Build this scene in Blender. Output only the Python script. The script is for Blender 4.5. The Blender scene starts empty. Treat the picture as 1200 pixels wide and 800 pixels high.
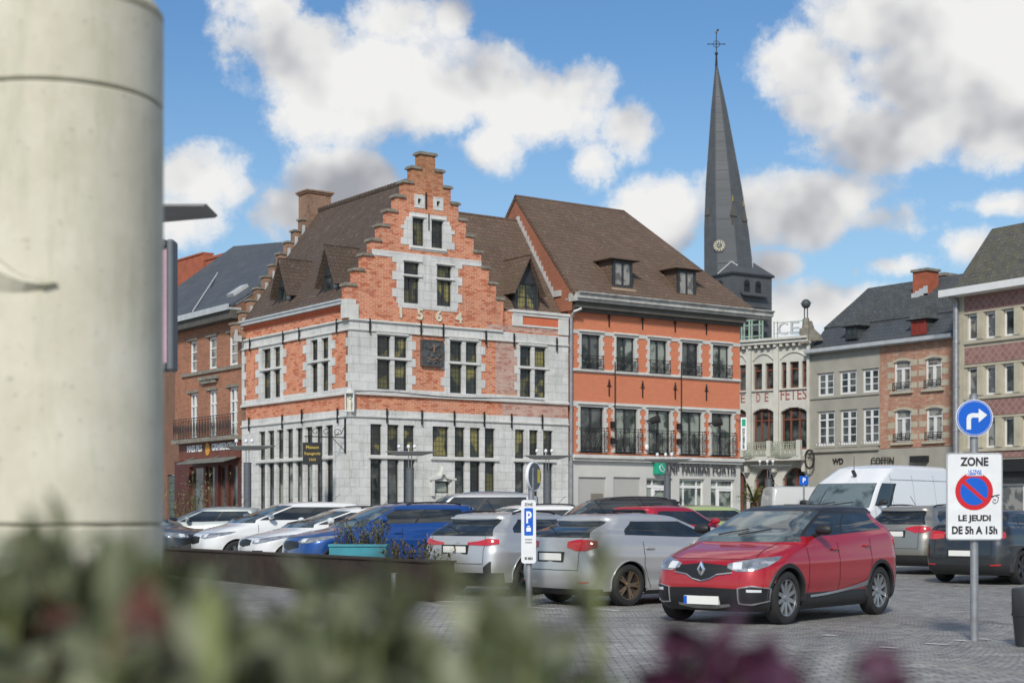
import bpy, math, random
import numpy as np
from mathutils import Matrix, Vector
random.seed(7)
R = math.radians
scene = bpy.context.scene
COL = scene.collection
FPX, CX, HZ, CAMH = 1850.0, 600.0, 602.0, 1.42      # focal length in photo pixels, principal column, horizon row, eye height

# ------------------------------------------------------------------ mesh helper
class MB:
    def __init__(s): s.v=[]; s.f=[]; s.m=[]
    def quad(s,a,b,c,d,m=0):
        i=len(s.v); s.v+= [tuple(a),tuple(b),tuple(c),tuple(d)]; s.f.append((i,i+1,i+2,i+3)); s.m.append(m)
    def poly(s,pts,m=0):
        i=len(s.v); s.v+=[tuple(p) for p in pts]; s.f.append(tuple(range(i,i+len(pts)))); s.m.append(m)
    def box(s,x0,x1,y0,y1,z0,z1,m=0):
        if x0>x1:x0,x1=x1,x0
        if y0>y1:y0,y1=y1,y0
        if z0>z1:z0,z1=z1,z0
        i=len(s.v)
        s.v+=[(x0,y0,z0),(x1,y0,z0),(x1,y1,z0),(x0,y1,z0),(x0,y0,z1),(x1,y0,z1),(x1,y1,z1),(x0,y1,z1)]
        for q in ((3,2,1,0),(4,5,6,7),(0,1,5,4),(1,2,6,5),(2,3,7,6),(3,0,4,7)):
            s.f.append(tuple(i+k for k in q)); s.m.append(m)
        return s
    def prism(s,pts,y0,y1,m=0):          # polygon in x,z extruded along y
        n=len(pts); i=len(s.v)
        s.v+=[(p[0],y0,p[1]) for p in pts]+[(p[0],y1,p[1]) for p in pts]
        s.f.append(tuple(range(i,i+n))); s.m.append(m)
        s.f.append(tuple(range(i+2*n-1,i+n-1,-1))); s.m.append(m)
        for k in range(n):
            j=(k+1)%n; s.f.append((i+k,i+n+k,i+n+j,i+j)); s.m.append(m)
        return s
    def tube(s,p0,p1,r0,r1=None,n=10,m=0,cap=True):
        p0=Vector(p0);p1=Vector(p1); r1=r0 if r1 is None else r1
        d=(p1-p0).normalized(); a=Vector((0,0,1)) if abs(d.z)<.9 else Vector((1,0,0))
        u=d.cross(a).normalized(); w=d.cross(u); i=len(s.v)
        for p,r in ((p0,r0),(p1,r1)):
            for k in range(n):
                t=2*math.pi*k/n; s.v.append(tuple(p+u*math.cos(t)*r+w*math.sin(t)*r))
        for k in range(n):
            j=(k+1)%n; s.f.append((i+k,i+j,i+n+j,i+n+k)); s.m.append(m)
        if cap:
            s.f.append(tuple(i+k for k in range(n-1,-1,-1))); s.m.append(m)
            s.f.append(tuple(i+n+k for k in range(n))); s.m.append(m)
        return s
    def path(s,pts,r,n=6,m=0):
        for a,b in zip(pts[:-1],pts[1:]): s.tube(a,b,r,r,n,m)
        return s
    def lathe(s,prof,n=24,c=(0,0,0),axis='z',m=0,a0=0,a1=2*math.pi):
        i=len(s.v); full=abs(a1-a0-2*math.pi)<1e-6; nn=n if full else n+1
        for r,h in prof:
            for k in range(nn):
                t=a0+(a1-a0)*k/n; x=r*math.cos(t); y=r*math.sin(t)
                s.v.append((c[0]+x,c[1]+y,c[2]+h) if axis=='z' else ((c[0]+x,c[1]+h,c[2]+y)))
        for q in range(len(prof)-1):
            for k in range(n):
                j=(k+1)%nn
                s.f.append((i+q*nn+k,i+q*nn+j,i+(q+1)*nn+j,i+(q+1)*nn+k)); s.m.append(m)
        return s
    def ball(s,c,rx,ry=None,rz=None,n=12,k=8,m=0):
        ry=rx if ry is None else ry; rz=rx if rz is None else rz; i=len(s.v)
        for a in range(k+1):
            p=math.pi*a/k
            for b in range(n):
                t=2*math.pi*b/n
                s.v.append((c[0]+rx*math.sin(p)*math.cos(t),c[1]+ry*math.sin(p)*math.sin(t),c[2]+rz*math.cos(p)))
        for a in range(k):
            for b in range(n):
                j=(b+1)%n; s.f.append((i+a*n+b,i+(a+1)*n+b,i+(a+1)*n+j,i+a*n+j)); s.m.append(m)
        return s
    def build(s,name,mats,parent=None,M=None,smooth=False,bevel=0,fix=True):
        me=bpy.data.meshes.new(name); me.from_pydata(s.v,[],s.f)
        mats=mats if isinstance(mats,(list,tuple)) else [mats]
        for q in mats: me.materials.append(q)
        for p,k in zip(me.polygons,s.m): p.material_index=min(k,len(mats)-1)
        if smooth:
            import bmesh
            bm=bmesh.new(); bm.from_mesh(me); bmesh.ops.remove_doubles(bm,verts=bm.verts,dist=1e-5)
            bm.to_mesh(me); bm.free()
            me.polygons.foreach_set('use_smooth',[True]*len(me.polygons))
            try: me.set_sharp_from_angle(angle=R(smooth if smooth is not True else 38))
            except Exception: pass
        me.update()
        o=bpy.data.objects.new(name,me); put(o,parent,M)
        if bevel:
            b=o.modifiers.new('bevel','BEVEL'); b.width=bevel; b.segments=2; b.limit_method='ANGLE'
        return o
WM={}
def put(o,parent=None,M=None):
    COL.objects.link(o)
    if M is None: M=WM[parent.name] if parent is not None else Matrix.Identity(4)
    WM[o.name]=M.copy()
    o.matrix_basis=M
    if parent is not None:
        o.parent=parent; o.matrix_parent_inverse=WM[parent.name].inverted()
    return o
def empty(name,M=None):
    o=bpy.data.objects.new(name,None); o.empty_display_size=.2
    return put(o,None,M if M is not None else Matrix.Identity(4))
def tag(o,label,cat,group=None,kind=None):
    if label: o['label']=label
    if cat: o['category']=cat
    if group: o['group']=group
    if kind: o['kind']=kind
    return o
def T(x,y,z=0,rz=0): return Matrix.Translation((x,y,z))@Matrix.Rotation(rz,4,'Z')

def gpt(px,py,z=0):                      # ground point seen at a photo pixel
    d=(CAMH-z)*FPX/(py-HZ); return ((px-CX)/FPX*d,d)
def at(px,d): return (px-CX)/FPX*d
def hz(py,d): return CAMH+(HZ-py)*d/FPX

class Frame:                             # a facade's own axes: x along it, y into the building, z up
    def __init__(s,ox,oy,ang):
        s.ox,s.oy,s.a=ox,oy,ang; s.c,s.s=math.cos(ang),math.sin(ang); s.M=T(ox,oy,0,ang)
    def x(s,px,b=0):
        t=(px-CX)/FPX
        return (t*(s.oy+s.c*b)-s.ox+s.s*b)/(s.c-t*s.s)
    def z(s,px,py,b=0):
        X=s.x(px,b); Y=s.oy+s.s*X+s.c*b
        return CAMH+(HZ-py)*Y/FPX
    def w(s,x,y): return (s.ox+s.c*x-s.s*y, s.oy+s.s*x+s.c*y)
    def sub(s,x,y,da=0):
        X,Y=s.w(x,y); return Frame(X,Y,s.a+da)

# ------------------------------------------------------------------ materials
def nt(name):
    m=bpy.data.materials.new(name); m.use_nodes=True; n=m.node_tree.nodes; l=m.node_tree.links
    return m,n,l,n['Principled BSDF']
def link_noise(n,l,vec,scale,detail=4,rough=.6):
    t=n.new('ShaderNodeTexNoise'); t.inputs['Scale'].default_value=scale; t.inputs['Detail'].default_value=detail; t.inputs['Roughness'].default_value=rough
    l.new(vec,t.inputs['Vector']); return t.outputs['Fac']
def mixc(n,l,fac,a,b,mode='MIX'):
    t=n.new('ShaderNodeMix'); t.data_type='RGBA'; t.blend_type=mode
    for inp,v in ((t.inputs[0],fac),(t.inputs[6],a),(t.inputs[7],b)):
        if hasattr(v,'is_output'): l.new(v,inp)
        elif isinstance(v,(int,float)): inp.default_value=v
        else: inp.default_value=(*v,1) if len(v)==3 else v
    return t.outputs[2]
def mth(n,l,op,a,b=None,c=None,clamp=False):
    t=n.new('ShaderNodeMath'); t.operation=op; t.use_clamp=clamp
    for i,v in enumerate((a,b,c)):
        if v is None: continue
        if hasattr(v,'is_output'): l.new(v,t.inputs[i])
        else: t.inputs[i].default_value=v
    return t.outputs[0]
def ramp(n,l,fac,stops):
    t=n.new('ShaderNodeValToRGB'); e=t.color_ramp.elements
    while len(e)<len(stops): e.new(.5)
    for k,(p,c) in zip(e,stops): k.position=p; k.color=(*c,1) if len(c)==3 else c
    l.new(fac,t.inputs[0]); return t.outputs[0]
def bump(n,l,h,b,strength=.3,dist=.01):
    t=n.new('ShaderNodeBump'); t.inputs['Strength'].default_value=strength; t.inputs['Distance'].default_value=dist
    l.new(h,t.inputs['Height']); l.new(t.outputs[0],b.inputs['Normal'])
def ocoord(n): return n.new('ShaderNodeTexCoord').outputs['Object']
def flatvec(n,l):                        # (x+y, z) in the object's own axes
    sp=n.new('ShaderNodeSeparateXYZ'); l.new(ocoord(n),sp.inputs[0])
    cb=n.new('ShaderNodeCombineXYZ'); l.new(mth(n,l,'ADD',sp.outputs[0],sp.outputs[1]),cb.inputs[0]); l.new(sp.outputs[2],cb.inputs[1])
    return cb.outputs[0]
def plain(name,col,rough=.6,metal=0,var=.12,scale=3,spec=.5,coat=0,bumps=0):
    m,n,l,b=nt(name); v=ocoord(n)
    f=link_noise(n,l,v,scale,5)
    g=ramp(n,l,f,[(.3,[c*(1-var) for c in col]),(.7,[min(1,c*(1+var)) for c in col])])
    l.new(g,b.inputs['Base Color']); b.inputs['Roughness'].default_value=rough; b.inputs['Metallic'].default_value=metal
    b.inputs['Specular IOR Level'].default_value=spec; b.inputs['Coat Weight'].default_value=coat; b.inputs['Coat Roughness'].default_value=.04
    if bumps: bump(n,l,link_noise(n,l,v,scale*12,4),b,bumps,.01)
    return m
def brickmat(name,c1,c2,mortar,bw=.22,rh=.068,ms=.011,dirt=.35,odd=None,diag=False,dark=(.12,.09,.07),lichen=None):
    m,n,l,b=nt(name); v=flatvec(n,l)
    t=n.new('ShaderNodeTexBrick'); l.new(v,t.inputs['Vector'])
    t.inputs['Scale'].default_value=1; t.inputs['Brick Width'].default_value=bw; t.inputs['Row Height'].default_value=rh; t.inputs['Mortar Size'].default_value=ms
    t.inputs['Mortar Smooth'].default_value=.2; t.inputs['Bias'].default_value=0
    t.inputs['Color1'].default_value=(*c1,1); t.inputs['Color2'].default_value=(*c2,1); t.inputs['Mortar'].default_value=(*mortar,1)
    col=t.outputs['Color']
    # random burnt / pale bricks
    vor=n.new('ShaderNodeTexVoronoi'); mp=n.new('ShaderNodeMapping'); mp.inputs['Scale'].default_value=(4.5,13,1); l.new(v,mp.inputs[0]); l.new(mp.outputs[0],vor.inputs['Vector']); vor.inputs['Scale'].default_value=1
    sp=n.new('ShaderNodeSeparateColor'); l.new(vor.outputs['Color'],sp.inputs[0])
    if odd: col=mixc(n,l,mth(n,l,'MULTIPLY',mth(n,l,'GREATER_THAN',sp.outputs[0],.78),.6),col,odd)
    big=link_noise(n,l,v,.55,6,.65)
    fac=mth(n,l,'MULTIPLY',ramp(n,l,big,[(.42,(0,0,0)),(.72,(1,1,1))]),dirt)
    col=mixc(n,l,fac,col,dark)
    mps=n.new('ShaderNodeMapping'); mps.inputs['Scale'].default_value=(3.5,.5,1); l.new(v,mps.inputs[0]); stq=link_noise(n,l,mps.outputs[0],1.0,6,.7)
    col=mixc(n,l,mth(n,l,'MULTIPLY',ramp(n,l,stq,[(.5,(0,0,0)),(.75,(1,1,1))]),dirt*1.6),col,dark)
    pt_=link_noise(n,l,v,.9,5,.6); col=mixc(n,l,mth(n,l,'MULTIPLY',ramp(n,l,pt_,[(.55,(0,0,0)),(.7,(1,1,1))]),.2),col,mixc(n,l,.5,col,mortar))
    if lichen:
        sz=n.new('ShaderNodeSeparateXYZ'); l.new(ocoord(n),sz.inputs[0]); zf=mth(n,l,'DIVIDE',mth(n,l,'SUBTRACT',sz.outputs[2],lichen[0]),lichen[1],clamp=True)
        col=mixc(n,l,mth(n,l,'MULTIPLY',mth(n,l,'MULTIPLY',zf,link_noise(n,l,v,5,6,.7)),1.25,clamp=True),col,(.23,.13,.055))
    if diag:
        w=n.new('ShaderNodeTexWave'); mp2=n.new('ShaderNodeMapping'); mp2.inputs['Rotation'].default_value=(0,0,R(62)); l.new(v,mp2.inputs[0]); l.new(mp2.outputs[0],w.inputs['Vector']); w.inputs['Scale'].default_value=.8; w.inputs['Distortion'].default_value=6; w.inputs['Detail'].default_value=4
        col=mixc(n,l,mth(n,l,'MULTIPLY',w.outputs['Fac'],.28),col,(.56,.21,.12))
    l.new(col,b.inputs['Base Color']); b.inputs['Roughness'].default_value=.88; b.inputs['Specular IOR Level'].default_value=.25
    h=mth(n,l,'ADD',mth(n,l,'SUBTRACT',1.0,t.outputs['Fac']),mth(n,l,'MULTIPLY',link_noise(n,l,v,30,3),.5))
    bump(n,l,h,b,.6,.012); return m
def ashlarmat(name,c1,c2,joint,bw=.62,rh=.29,stain=.25,staincol=(.16,.18,.12),ms=.006):
    m,n,l,b=nt(name); v=flatvec(n,l)
    t=n.new('ShaderNodeTexBrick'); l.new(v,t.inputs['Vector'])
    t.inputs['Scale'].default_value=1; t.inputs['Brick Width'].default_value=bw; t.inputs['Row Height'].default_value=rh; t.inputs['Mortar Size'].default_value=ms
    t.inputs['Color1'].default_value=(*c1,1); t.inputs['Color2'].default_value=(*c2,1); t.inputs['Mortar'].default_value=(*joint,1)
    big=link_noise(n,l,v,.7,7,.7); fine=link_noise(n,l,v,9,5,.6)
    col=mixc(n,l,mth(n,l,'MULTIPLY',ramp(n,l,big,[(.45,(0,0,0)),(.75,(1,1,1))]),stain),t.outputs['Color'],staincol)
    mps=n.new('ShaderNodeMapping'); mps.inputs['Scale'].default_value=(5,.45,1); l.new(v,mps.inputs[0]); stq=link_noise(n,l,mps.outputs[0],1.0,6,.7)
    col=mixc(n,l,mth(n,l,'MULTIPLY',ramp(n,l,stq,[(.52,(0,0,0)),(.74,(1,1,1))]),.42),col,(.17,.175,.14))
    vb=n.new('ShaderNodeTexVoronoi'); mv=n.new('ShaderNodeMapping'); mv.inputs['Scale'].default_value=(1/bw,1/rh,1); l.new(v,mv.inputs[0]); l.new(mv.outputs[0],vb.inputs['Vector']); vb.inputs['Scale'].default_value=.8; sv=n.new('ShaderNodeSeparateColor'); l.new(vb.outputs['Color'],sv.inputs[0])
    col=mixc(n,l,.3,col,ramp(n,l,sv.outputs[0],[(0,(.34,.34,.33)),(1,(.66,.65,.63))]),'OVERLAY')
    col=mixc(n,l,.35,col,ramp(n,l,fine,[(.3,(.3,.3,.3)),(.7,(.75,.75,.75))]),'SOFT_LIGHT')
    l.new(col,b.inputs['Base Color']); b.inputs['Roughness'].default_value=.8; b.inputs['Specular IOR Level'].default_value=.3
    bump(n,l,mth(n,l,'ADD',mth(n,l,'SUBTRACT',1.0,t.outputs['Fac']),mth(n,l,'MULTIPLY',fine,.4)),b,.4,.008); return m
def roofmat(name,cols,bw=.18,rh=.13,moss=None,mossamt=.5,rough=.75,strength=.7):
    m,n,l,b=nt(name); v=flatvec(n,l)
    t=n.new('ShaderNodeTexBrick'); l.new(v,t.inputs['Vector'])
    t.inputs['Scale'].default_value=1; t.inputs['Brick Width'].default_value=bw; t.inputs['Row Height'].default_value=rh; t.inputs['Mortar Size'].default_value=.008
    t.inputs['Color1'].default_value=(*cols[0],1); t.inputs['Color2'].default_value=(*cols[1],1); t.inputs['Mortar'].default_value=(*[c*.35 for c in cols[0]],1)
    vor=n.new('ShaderNodeTexVoronoi'); mp=n.new('ShaderNodeMapping'); mp.inputs['Scale'].default_value=(1/bw,1/rh,1); l.new(v,mp.inputs[0]); l.new(mp.outputs[0],vor.inputs['Vector']); vor.inputs['Scale'].default_value=1
    sp=n.new('ShaderNodeSeparateColor'); l.new(vor.outputs['Color'],sp.inputs[0])
    col=mixc(n,l,mth(n,l,'MULTIPLY',sp.outputs[0],.55),t.outputs['Color'],cols[2])
    big=link_noise(n,l,v,.8,6,.7)
    if moss:
        nn=link_noise(n,l,v,2.2,8,.75)
        f=mth(n,l,'MULTIPLY',ramp(n,l,nn,[(.5-.12*mossamt,(0,0,0)),(.62,(1,1,1))]),mossamt)
        col=mixc(n,l,f,col,moss)
        sp2=mth(n,l,'MULTIPLY',mth(n,l,'GREATER_THAN',link_noise(n,l,v,9,2),.66),.35)
        col=mixc(n,l,sp2,col,(.42,.42,.38))
    col=mixc(n,l,.4,col,ramp(n,l,big,[(.35,(.3,.3,.3)),(.7,(.7,.7,.7))]),'SOFT_LIGHT')
    l.new(col,b.inputs['Base Color']); b.inputs['Roughness'].default_value=rough; b.inputs['Specular IOR Level'].default_value=.3
    s3=n.new('ShaderNodeSeparateXYZ'); l.new(v,s3.inputs[0])
    saw=mth(n,l,'SUBTRACT',1.0,mth(n,l,'FRACT',mth(n,l,'DIVIDE',s3.outputs[1],rh)))
    bump(n,l,mth(n,l,'ADD',saw,mth(n,l,'MULTIPLY',sp.outputs[1],.5)),b,strength,.02); return m
def glassmat(name,col=(.02,.024,.026),rough=.04,tint=None,amt=.6,gs=1.3,spec=.6,coords='Object'):
    m,n,l,b=nt(name); v=ocoord(n); c=None
    if tint:
        f=link_noise(n,l,v,gs,3,.5)
        c=ramp(n,l,f,[(.42,col),(.42+.25*(1.2-amt),[a+(t_-a)*amt for a,t_ in zip(col,tint)])])
        l.new(c,b.inputs['Base Color'])
    else: b.inputs['Base Color'].default_value=(*col,1)
    b.inputs['Roughness'].default_value=rough; b.inputs['Specular IOR Level'].default_value=spec
    bump(n,l,link_noise(n,l,v,2.5,1),b,.05,.02)
    return m
def leadmat(name,base,tint,amt):         # leaded lights: small panes, some amber
    m,n,l,b=nt(name); v=flatvec(n,l)
    t=n.new('ShaderNodeTexBrick'); l.new(v,t.inputs['Vector']); t.offset=0
    t.inputs['Scale'].default_value=1; t.inputs['Brick Width'].default_value=.13; t.inputs['Row Height'].default_value=.17; t.inputs['Mortar Size'].default_value=.008
    t.inputs['Color1'].default_value=(*base,1); t.inputs['Color2'].default_value=(*[c*1.8 for c in base],1); t.inputs['Mortar'].default_value=(.01,.01,.01,1)
    f=link_noise(n,l,v,1.5,1,.5)
    f2=mth(n,l,'MULTIPLY',ramp(n,l,f,[(.5,(0,0,0)),(.56,(1,1,1))]),amt)
    lead=ramp(n,l,t.outputs['Fac'],[(.3,(1,1,1)),(.6,(0,0,0))])
    f3=mth(n,l,'MULTIPLY',f2,lead)
    col=mixc(n,l,f3,t.outputs['Color'],tint)
    l.new(col,b.inputs['Base Color']); b.inputs['Roughness'].default_value=.12; b.inputs['Specular IOR Level'].default_value=.45
    return m
def paint(name,col,metal=.35,rough=.32,flake=.04,dirt=.12,coat=.9):
    m,n,l,b=nt(name); v=ocoord(n)
    f=link_noise(n,l,v,2.2,6,.7)
    sp=n.new('ShaderNodeSeparateXYZ'); l.new(v,sp.inputs[0])
    low=ramp(n,l,sp.outputs[2],[(.25,(1,1,1)),(.75,(.15,.15,.15))])
    d=mth(n,l,'MULTIPLY',mth(n,l,'MULTIPLY',f,low),dirt*2)
    l.new(mixc(n,l,d,col,(.2,.19,.17)),b.inputs['Base Color'])
    b.inputs['Metallic'].default_value=metal; b.inputs['Coat Weight'].default_value=coat; b.inputs['Coat Roughness'].default_value=.05
    l.new(mth(n,l,'ADD',mth(n,l,'MULTIPLY',f,.12),rough-.04),b.inputs['Roughness'])
    return m
mt={}
mt['brick']=brickmat('orange_brick',(.60,.15,.062),(.72,.25,.115),(.60,.49,.38),dirt=.15,odd=(.40,.09,.04),ms=.009,lichen=(11.6,1.6))
mt['brick_top']=brickmat('smooth_orange_brick',(.66,.17,.075),(.60,.14,.065),(.52,.2,.12),bw=.09,rh=.3,ms=.006,dirt=.1)
mt['brick_brown']=brickmat('weathered_brick',(.34,.16,.085),(.42,.2,.11),(.33,.28,.23),dirt=.5,odd=(.2,.12,.07))
mt['brick_flemish']=brickmat('pale_mixed_brick',(.55,.22,.14),(.62,.38,.3),(.5,.46,.41),dirt=.15,odd=(.36,.15,.11))
mt['brick_bank']=brickmat('painted_orange_brick',(.68,.235,.125),(.63,.21,.11),(.55,.215,.125),bw=.22,rh=.065,ms=.006,dirt=.06,diag=True)
mt['brick_cafe']=brickmat('brown_red_brick',(.36,.12,.065),(.44,.165,.085),(.36,.25,.18),dirt=.25,odd=(.25,.14,.08))
mt['brick_dark']=brickmat('dim_brick',(.22,.09,.055),(.28,.12,.07),(.22,.17,.13),dirt=.45)
mt['brick_mix']=brickmat('spalled_brick',(.44,.16,.1),(.52,.24,.16),(.44,.37,.28),dirt=.3,odd=(.55,.42,.3))
mt['brick_red']=brickmat('gable_brick',(.34,.11,.06),(.38,.14,.08),(.3,.16,.11),dirt=.2)
mt['chim']=plain('terracotta_render',(.36,.1,.05),.85,var=.2,bumps=.2)
mt['stone']=ashlarmat('blue_limestone',(.66,.655,.63),(.59,.585,.56),(.38,.37,.35))
mt['stonep']=plain('limestone_trim',(.60,.59,.55),.75,var=.14,scale=2,bumps=.15)
mt['stoned']=plain('weathered_coping',(.22,.2,.16),.9,var=.35,scale=5,bumps=.3)
mt['cream']=plain('cream_stone',(.62,.58,.45),.8,var=.12)
mt['render']=plain('pale_render',(.55,.54,.50),.85,var=.1,scale=.8,bumps=.1)
mt['renderp']=plain('blank_panel',(.42,.41,.38),.8,var=.05,scale=.8)
mt['greyr']=plain('grey_render',(.36,.345,.29),.9,var=.16,scale=.7,bumps=.15)
mt['white_r']=plain('ivory_render',(.54,.53,.47),.85,var=.14,scale=1.0,bumps=.15)
mt['concrete']=plain('beige_concrete',(.46,.42,.32),.85,var=.15,scale=1.5)
mt['white']=plain('white_paint',(.74,.74,.72),.5,var=.05)
mt['gutter']=plain('pale_zinc',(.50,.52,.52),.45,metal=.2,var=.12)
mt['woodgutter']=plain('weathered_gutter',(.42,.42,.39),.7,var=.3,scale=4)
mt['dark']=plain('dark_grey_paint',(.035,.038,.04),.5,var=.2)
mt['black']=plain('black_iron',(.012,.012,.013),.5,var=.2)
mt['soffit']=plain('dark_timber',(.09,.085,.075),.8,var=.2)  # one dark timber tone for eaves, cornice and lucarnes
mt['brownwin']=plain('brown_wood',(.17,.06,.035),.5,var=.2)
mt['redwood']=plain('red_shutter',(.22,.03,.02),.6,var=.15)
mt['tile']=roofmat('brown_clay_tiles',[(.105,.073,.057),(.13,.09,.07),(.075,.055,.044)],.17,.13,moss=(.10,.085,.045),mossamt=.25)
mt['tile2']=roofmat('warm_clay_tiles',[(.145,.095,.07),(.18,.115,.083),(.105,.072,.054)],.17,.14,moss=(.13,.11,.055),mossamt=.3)
mt['slate']=roofmat('slate',[(.08,.088,.096),(.095,.103,.112),(.06,.066,.073)],.25,.18,rough=.6,strength=.4)
mt['slate2']=roofmat('aged_slate',[(.072,.079,.083),(.10,.106,.106),(.052,.058,.062)],.22,.16,moss=(.09,.095,.06),mossamt=.25)
mt['mossroof']=roofmat('mossy_tiles',[(.10,.095,.085),(.15,.135,.12),(.06,.06,.055)],.22,.2,moss=(.12,.115,.055),mossamt=.7)
mt['spire']=roofmat('spire_slate',[(.088,.094,.10),(.096,.102,.108),(.08,.086,.092)],.4,.4,rough=.55,strength=.2)
mt['glass']=glassmat('window_glass',(.018,.022,.022),tint=(.16,.17,.16),amt=.6,gs=1.6)
mt['glass_c']=glassmat('curtained_glass',(.10,.10,.095),tint=(.32,.31,.28),amt=.8,gs=3)
mt['glass_g']=glassmat('greenish_glass',(.035,.05,.042),tint=(.33,.36,.31),amt=.8,gs=1.6)
mt['lead']=leadmat('leaded_glass',(.03,.032,.028),(.36,.31,.09),.6)
mt['leadd']=leadmat('dark_leaded_glass',(.02,.022,.02),(.22,.2,.06),.4)
mt['steel']=plain('galvanised_steel',(.32,.33,.34),.5,metal=.6,var=.2,scale=6)
mt['mast']=plain('grey_mast_paint',(.12,.13,.14),.5,metal=.2,var=.1)
mt['board']=plain('reflector_grey',(.22,.22,.215),.6,var=.1)
mt['corten']=plain('rusted_steel',(.032,.019,.012),.85,var=.4,scale=3)
mt['teal']=plain('teal_planter_paint',(.04,.26,.32),.55,var=.15)
mt['clockc']=plain('cream_numerals',(.62,.57,.42),.5,var=.1)
mt['gold']=plain('gilt',(.7,.5,.12),.35,metal=.7,var=.1)
mt['bankgreen']=plain('green_logo',(.01,.33,.2),.4,var=.05)
mt['lettergrey']=plain('grey_letter',(.07,.07,.075),.4,var=.05)
mt['textblack']=plain('black_lettering',(.015,.015,.015),.5,var=.05)
mt['textwhite']=plain('white_lettering',(.8,.8,.78),.5,var=.05)
mt['neon']=plain('neon_tube_grey',(.45,.47,.48),.5,var=.1)
mt['textred']=plain('faded_red_lettering',(.33,.09,.08),.8,var=.25,scale=12)
mt['signblue']=plain('sign_blue',(.0,.10,.52),.35,var=.04)
mt['signred']=plain('sign_red',(.55,.012,.02),.35,var=.05)
mt['signwhite']=plain('sign_white',(.72,.73,.73),.4,var=.07,scale=5)
mt['zinc']=plain('zinc_flashing',(.55,.56,.55),.5,metal=.2,var=.15)
mt['rubber']=plain('tyre_rubber',(.022,.022,.022),.85,var=.2,scale=8)
mt['trim']=plain('black_plastic',(.02,.02,.021),.55,var=.15,scale=5)
mt['chrome']=plain('chrome',(.75,.76,.78),.15,metal=.95,var=.03)
mt['alloy']=plain('alloy',(.42,.43,.44),.3,metal=.8,var=.08)
mt['alloyd']=plain('dark_alloy',(.05,.05,.055),.4,metal=.5,var=.1)
mt['bronze']=plain('bronze_alloy',(.3,.22,.15),.35,metal=.8,var=.08)
mt['plate']=plain('plate_white',(.78,.77,.72),.45,var=.02)
mt['rear']=plain('tail_lamp_red',(.5,.01,.015),.15,var=.15,spec=.8,coat=1)
mt['reard']=plain('smoked_lamp',(.12,.01,.012),.15,var=.2,spec=.8,coat=1)
mt['lamp']=plain('headlamp_lens',(.34,.36,.38),.12,metal=.5,var=.45,scale=9,coat=1)
mt['drl']=plain('lamp_reflector',(.66,.68,.7),.2,var=.02)
mt['cglass']=glassmat('car_glass',(.016,.02,.022),.03,tint=(.05,.06,.062),amt=.5,spec=.9)
mt['cglass2']=glassmat('car_windscreen',(.05,.065,.07),.03,tint=(.16,.2,.2),amt=.8,gs=1.8,spec=1.0)
mt['foliage']=None
# ------------------------------------------------------------------ wall tools (work in a Frame's axes)
def cells(mb,cx,cz,inside,y0,depth,m=0,back=False,mside=None):
    """front faces of every grid cell that is inside; returns of the given depth along every border"""
    cx=sorted(set(round(c,4) for c in cx)); cz=sorted(set(round(c,4) for c in cz)); ms=m if mside is None else mside
    nx,nz=len(cx)-1,len(cz)-1
    g=[[bool(inside((cx[i]+cx[i+1])/2,(cz[j]+cz[j+1])/2)) and cx[i+1]-cx[i]>1e-3 and cz[j+1]-cz[j]>1e-3 for j in range(nz)] for i in range(nx)]
    for i in range(nx):
        for j in range(nz):
            if not g[i][j]: continue
            a,b,c,d=cx[i],cx[i+1],cz[j],cz[j+1]
            mb.quad((a,y0,c),(b,y0,c),(b,y0,d),(a,y0,d),m)
            if back: mb.quad((b,y0+depth,c),(a,y0+depth,c),(a,y0+depth,d),(b,y0+depth,d),m)
            y1=y0+depth
            if i==0 or not g[i-1][j]: mb.quad((a,y1,c),(a,y0,c),(a,y0,d),(a,y1,d),ms)
            if i==nx-1 or not g[i+1][j]: mb.quad((b,y0,c),(b,y1,c),(b,y1,d),(b,y0,d),ms)
            if j==0 or not g[i][j-1]: mb.quad((a,y1,c),(b,y1,c),(b,y0,c),(a,y0,c),ms)
            if j==nz-1 or not g[i][j+1]: mb.quad((a,y0,d),(b,y0,d),(b,y1,d),(a,y1,d),ms)
def inrx(x,z,r): return r[0]-.03<x<r[1]+.03 and r[2]-.03<z<r[3]+.03
def wide(hs): return [(h[0]-.03,h[1]+.03,h[2]-.03,h[3]+.03) for h in hs]
def inrect(x,z,r): return r[0]<x<r[1] and r[2]<z<r[3]
def wall(name,parent,F,x0,x1,z0,z1,holes,mat,y0=0,depth=.22):
    mb=MB(); cx=[x0,x1]; cz=[z0,z1]
    for h in holes: cx+=[h[0],h[1]]; cz+=[max(z0,h[2]),min(z1,h[3])]
    cx=[c for c in cx if x0<=c<=x1]; cz=[c for c in cz if z0<=c<=z1]
    cells(mb,cx,cz,lambda x,z: not any(inrect(x,z,h) for h in holes),y0,depth)
    return mb.build(name,mat,parent,F.M)
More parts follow.
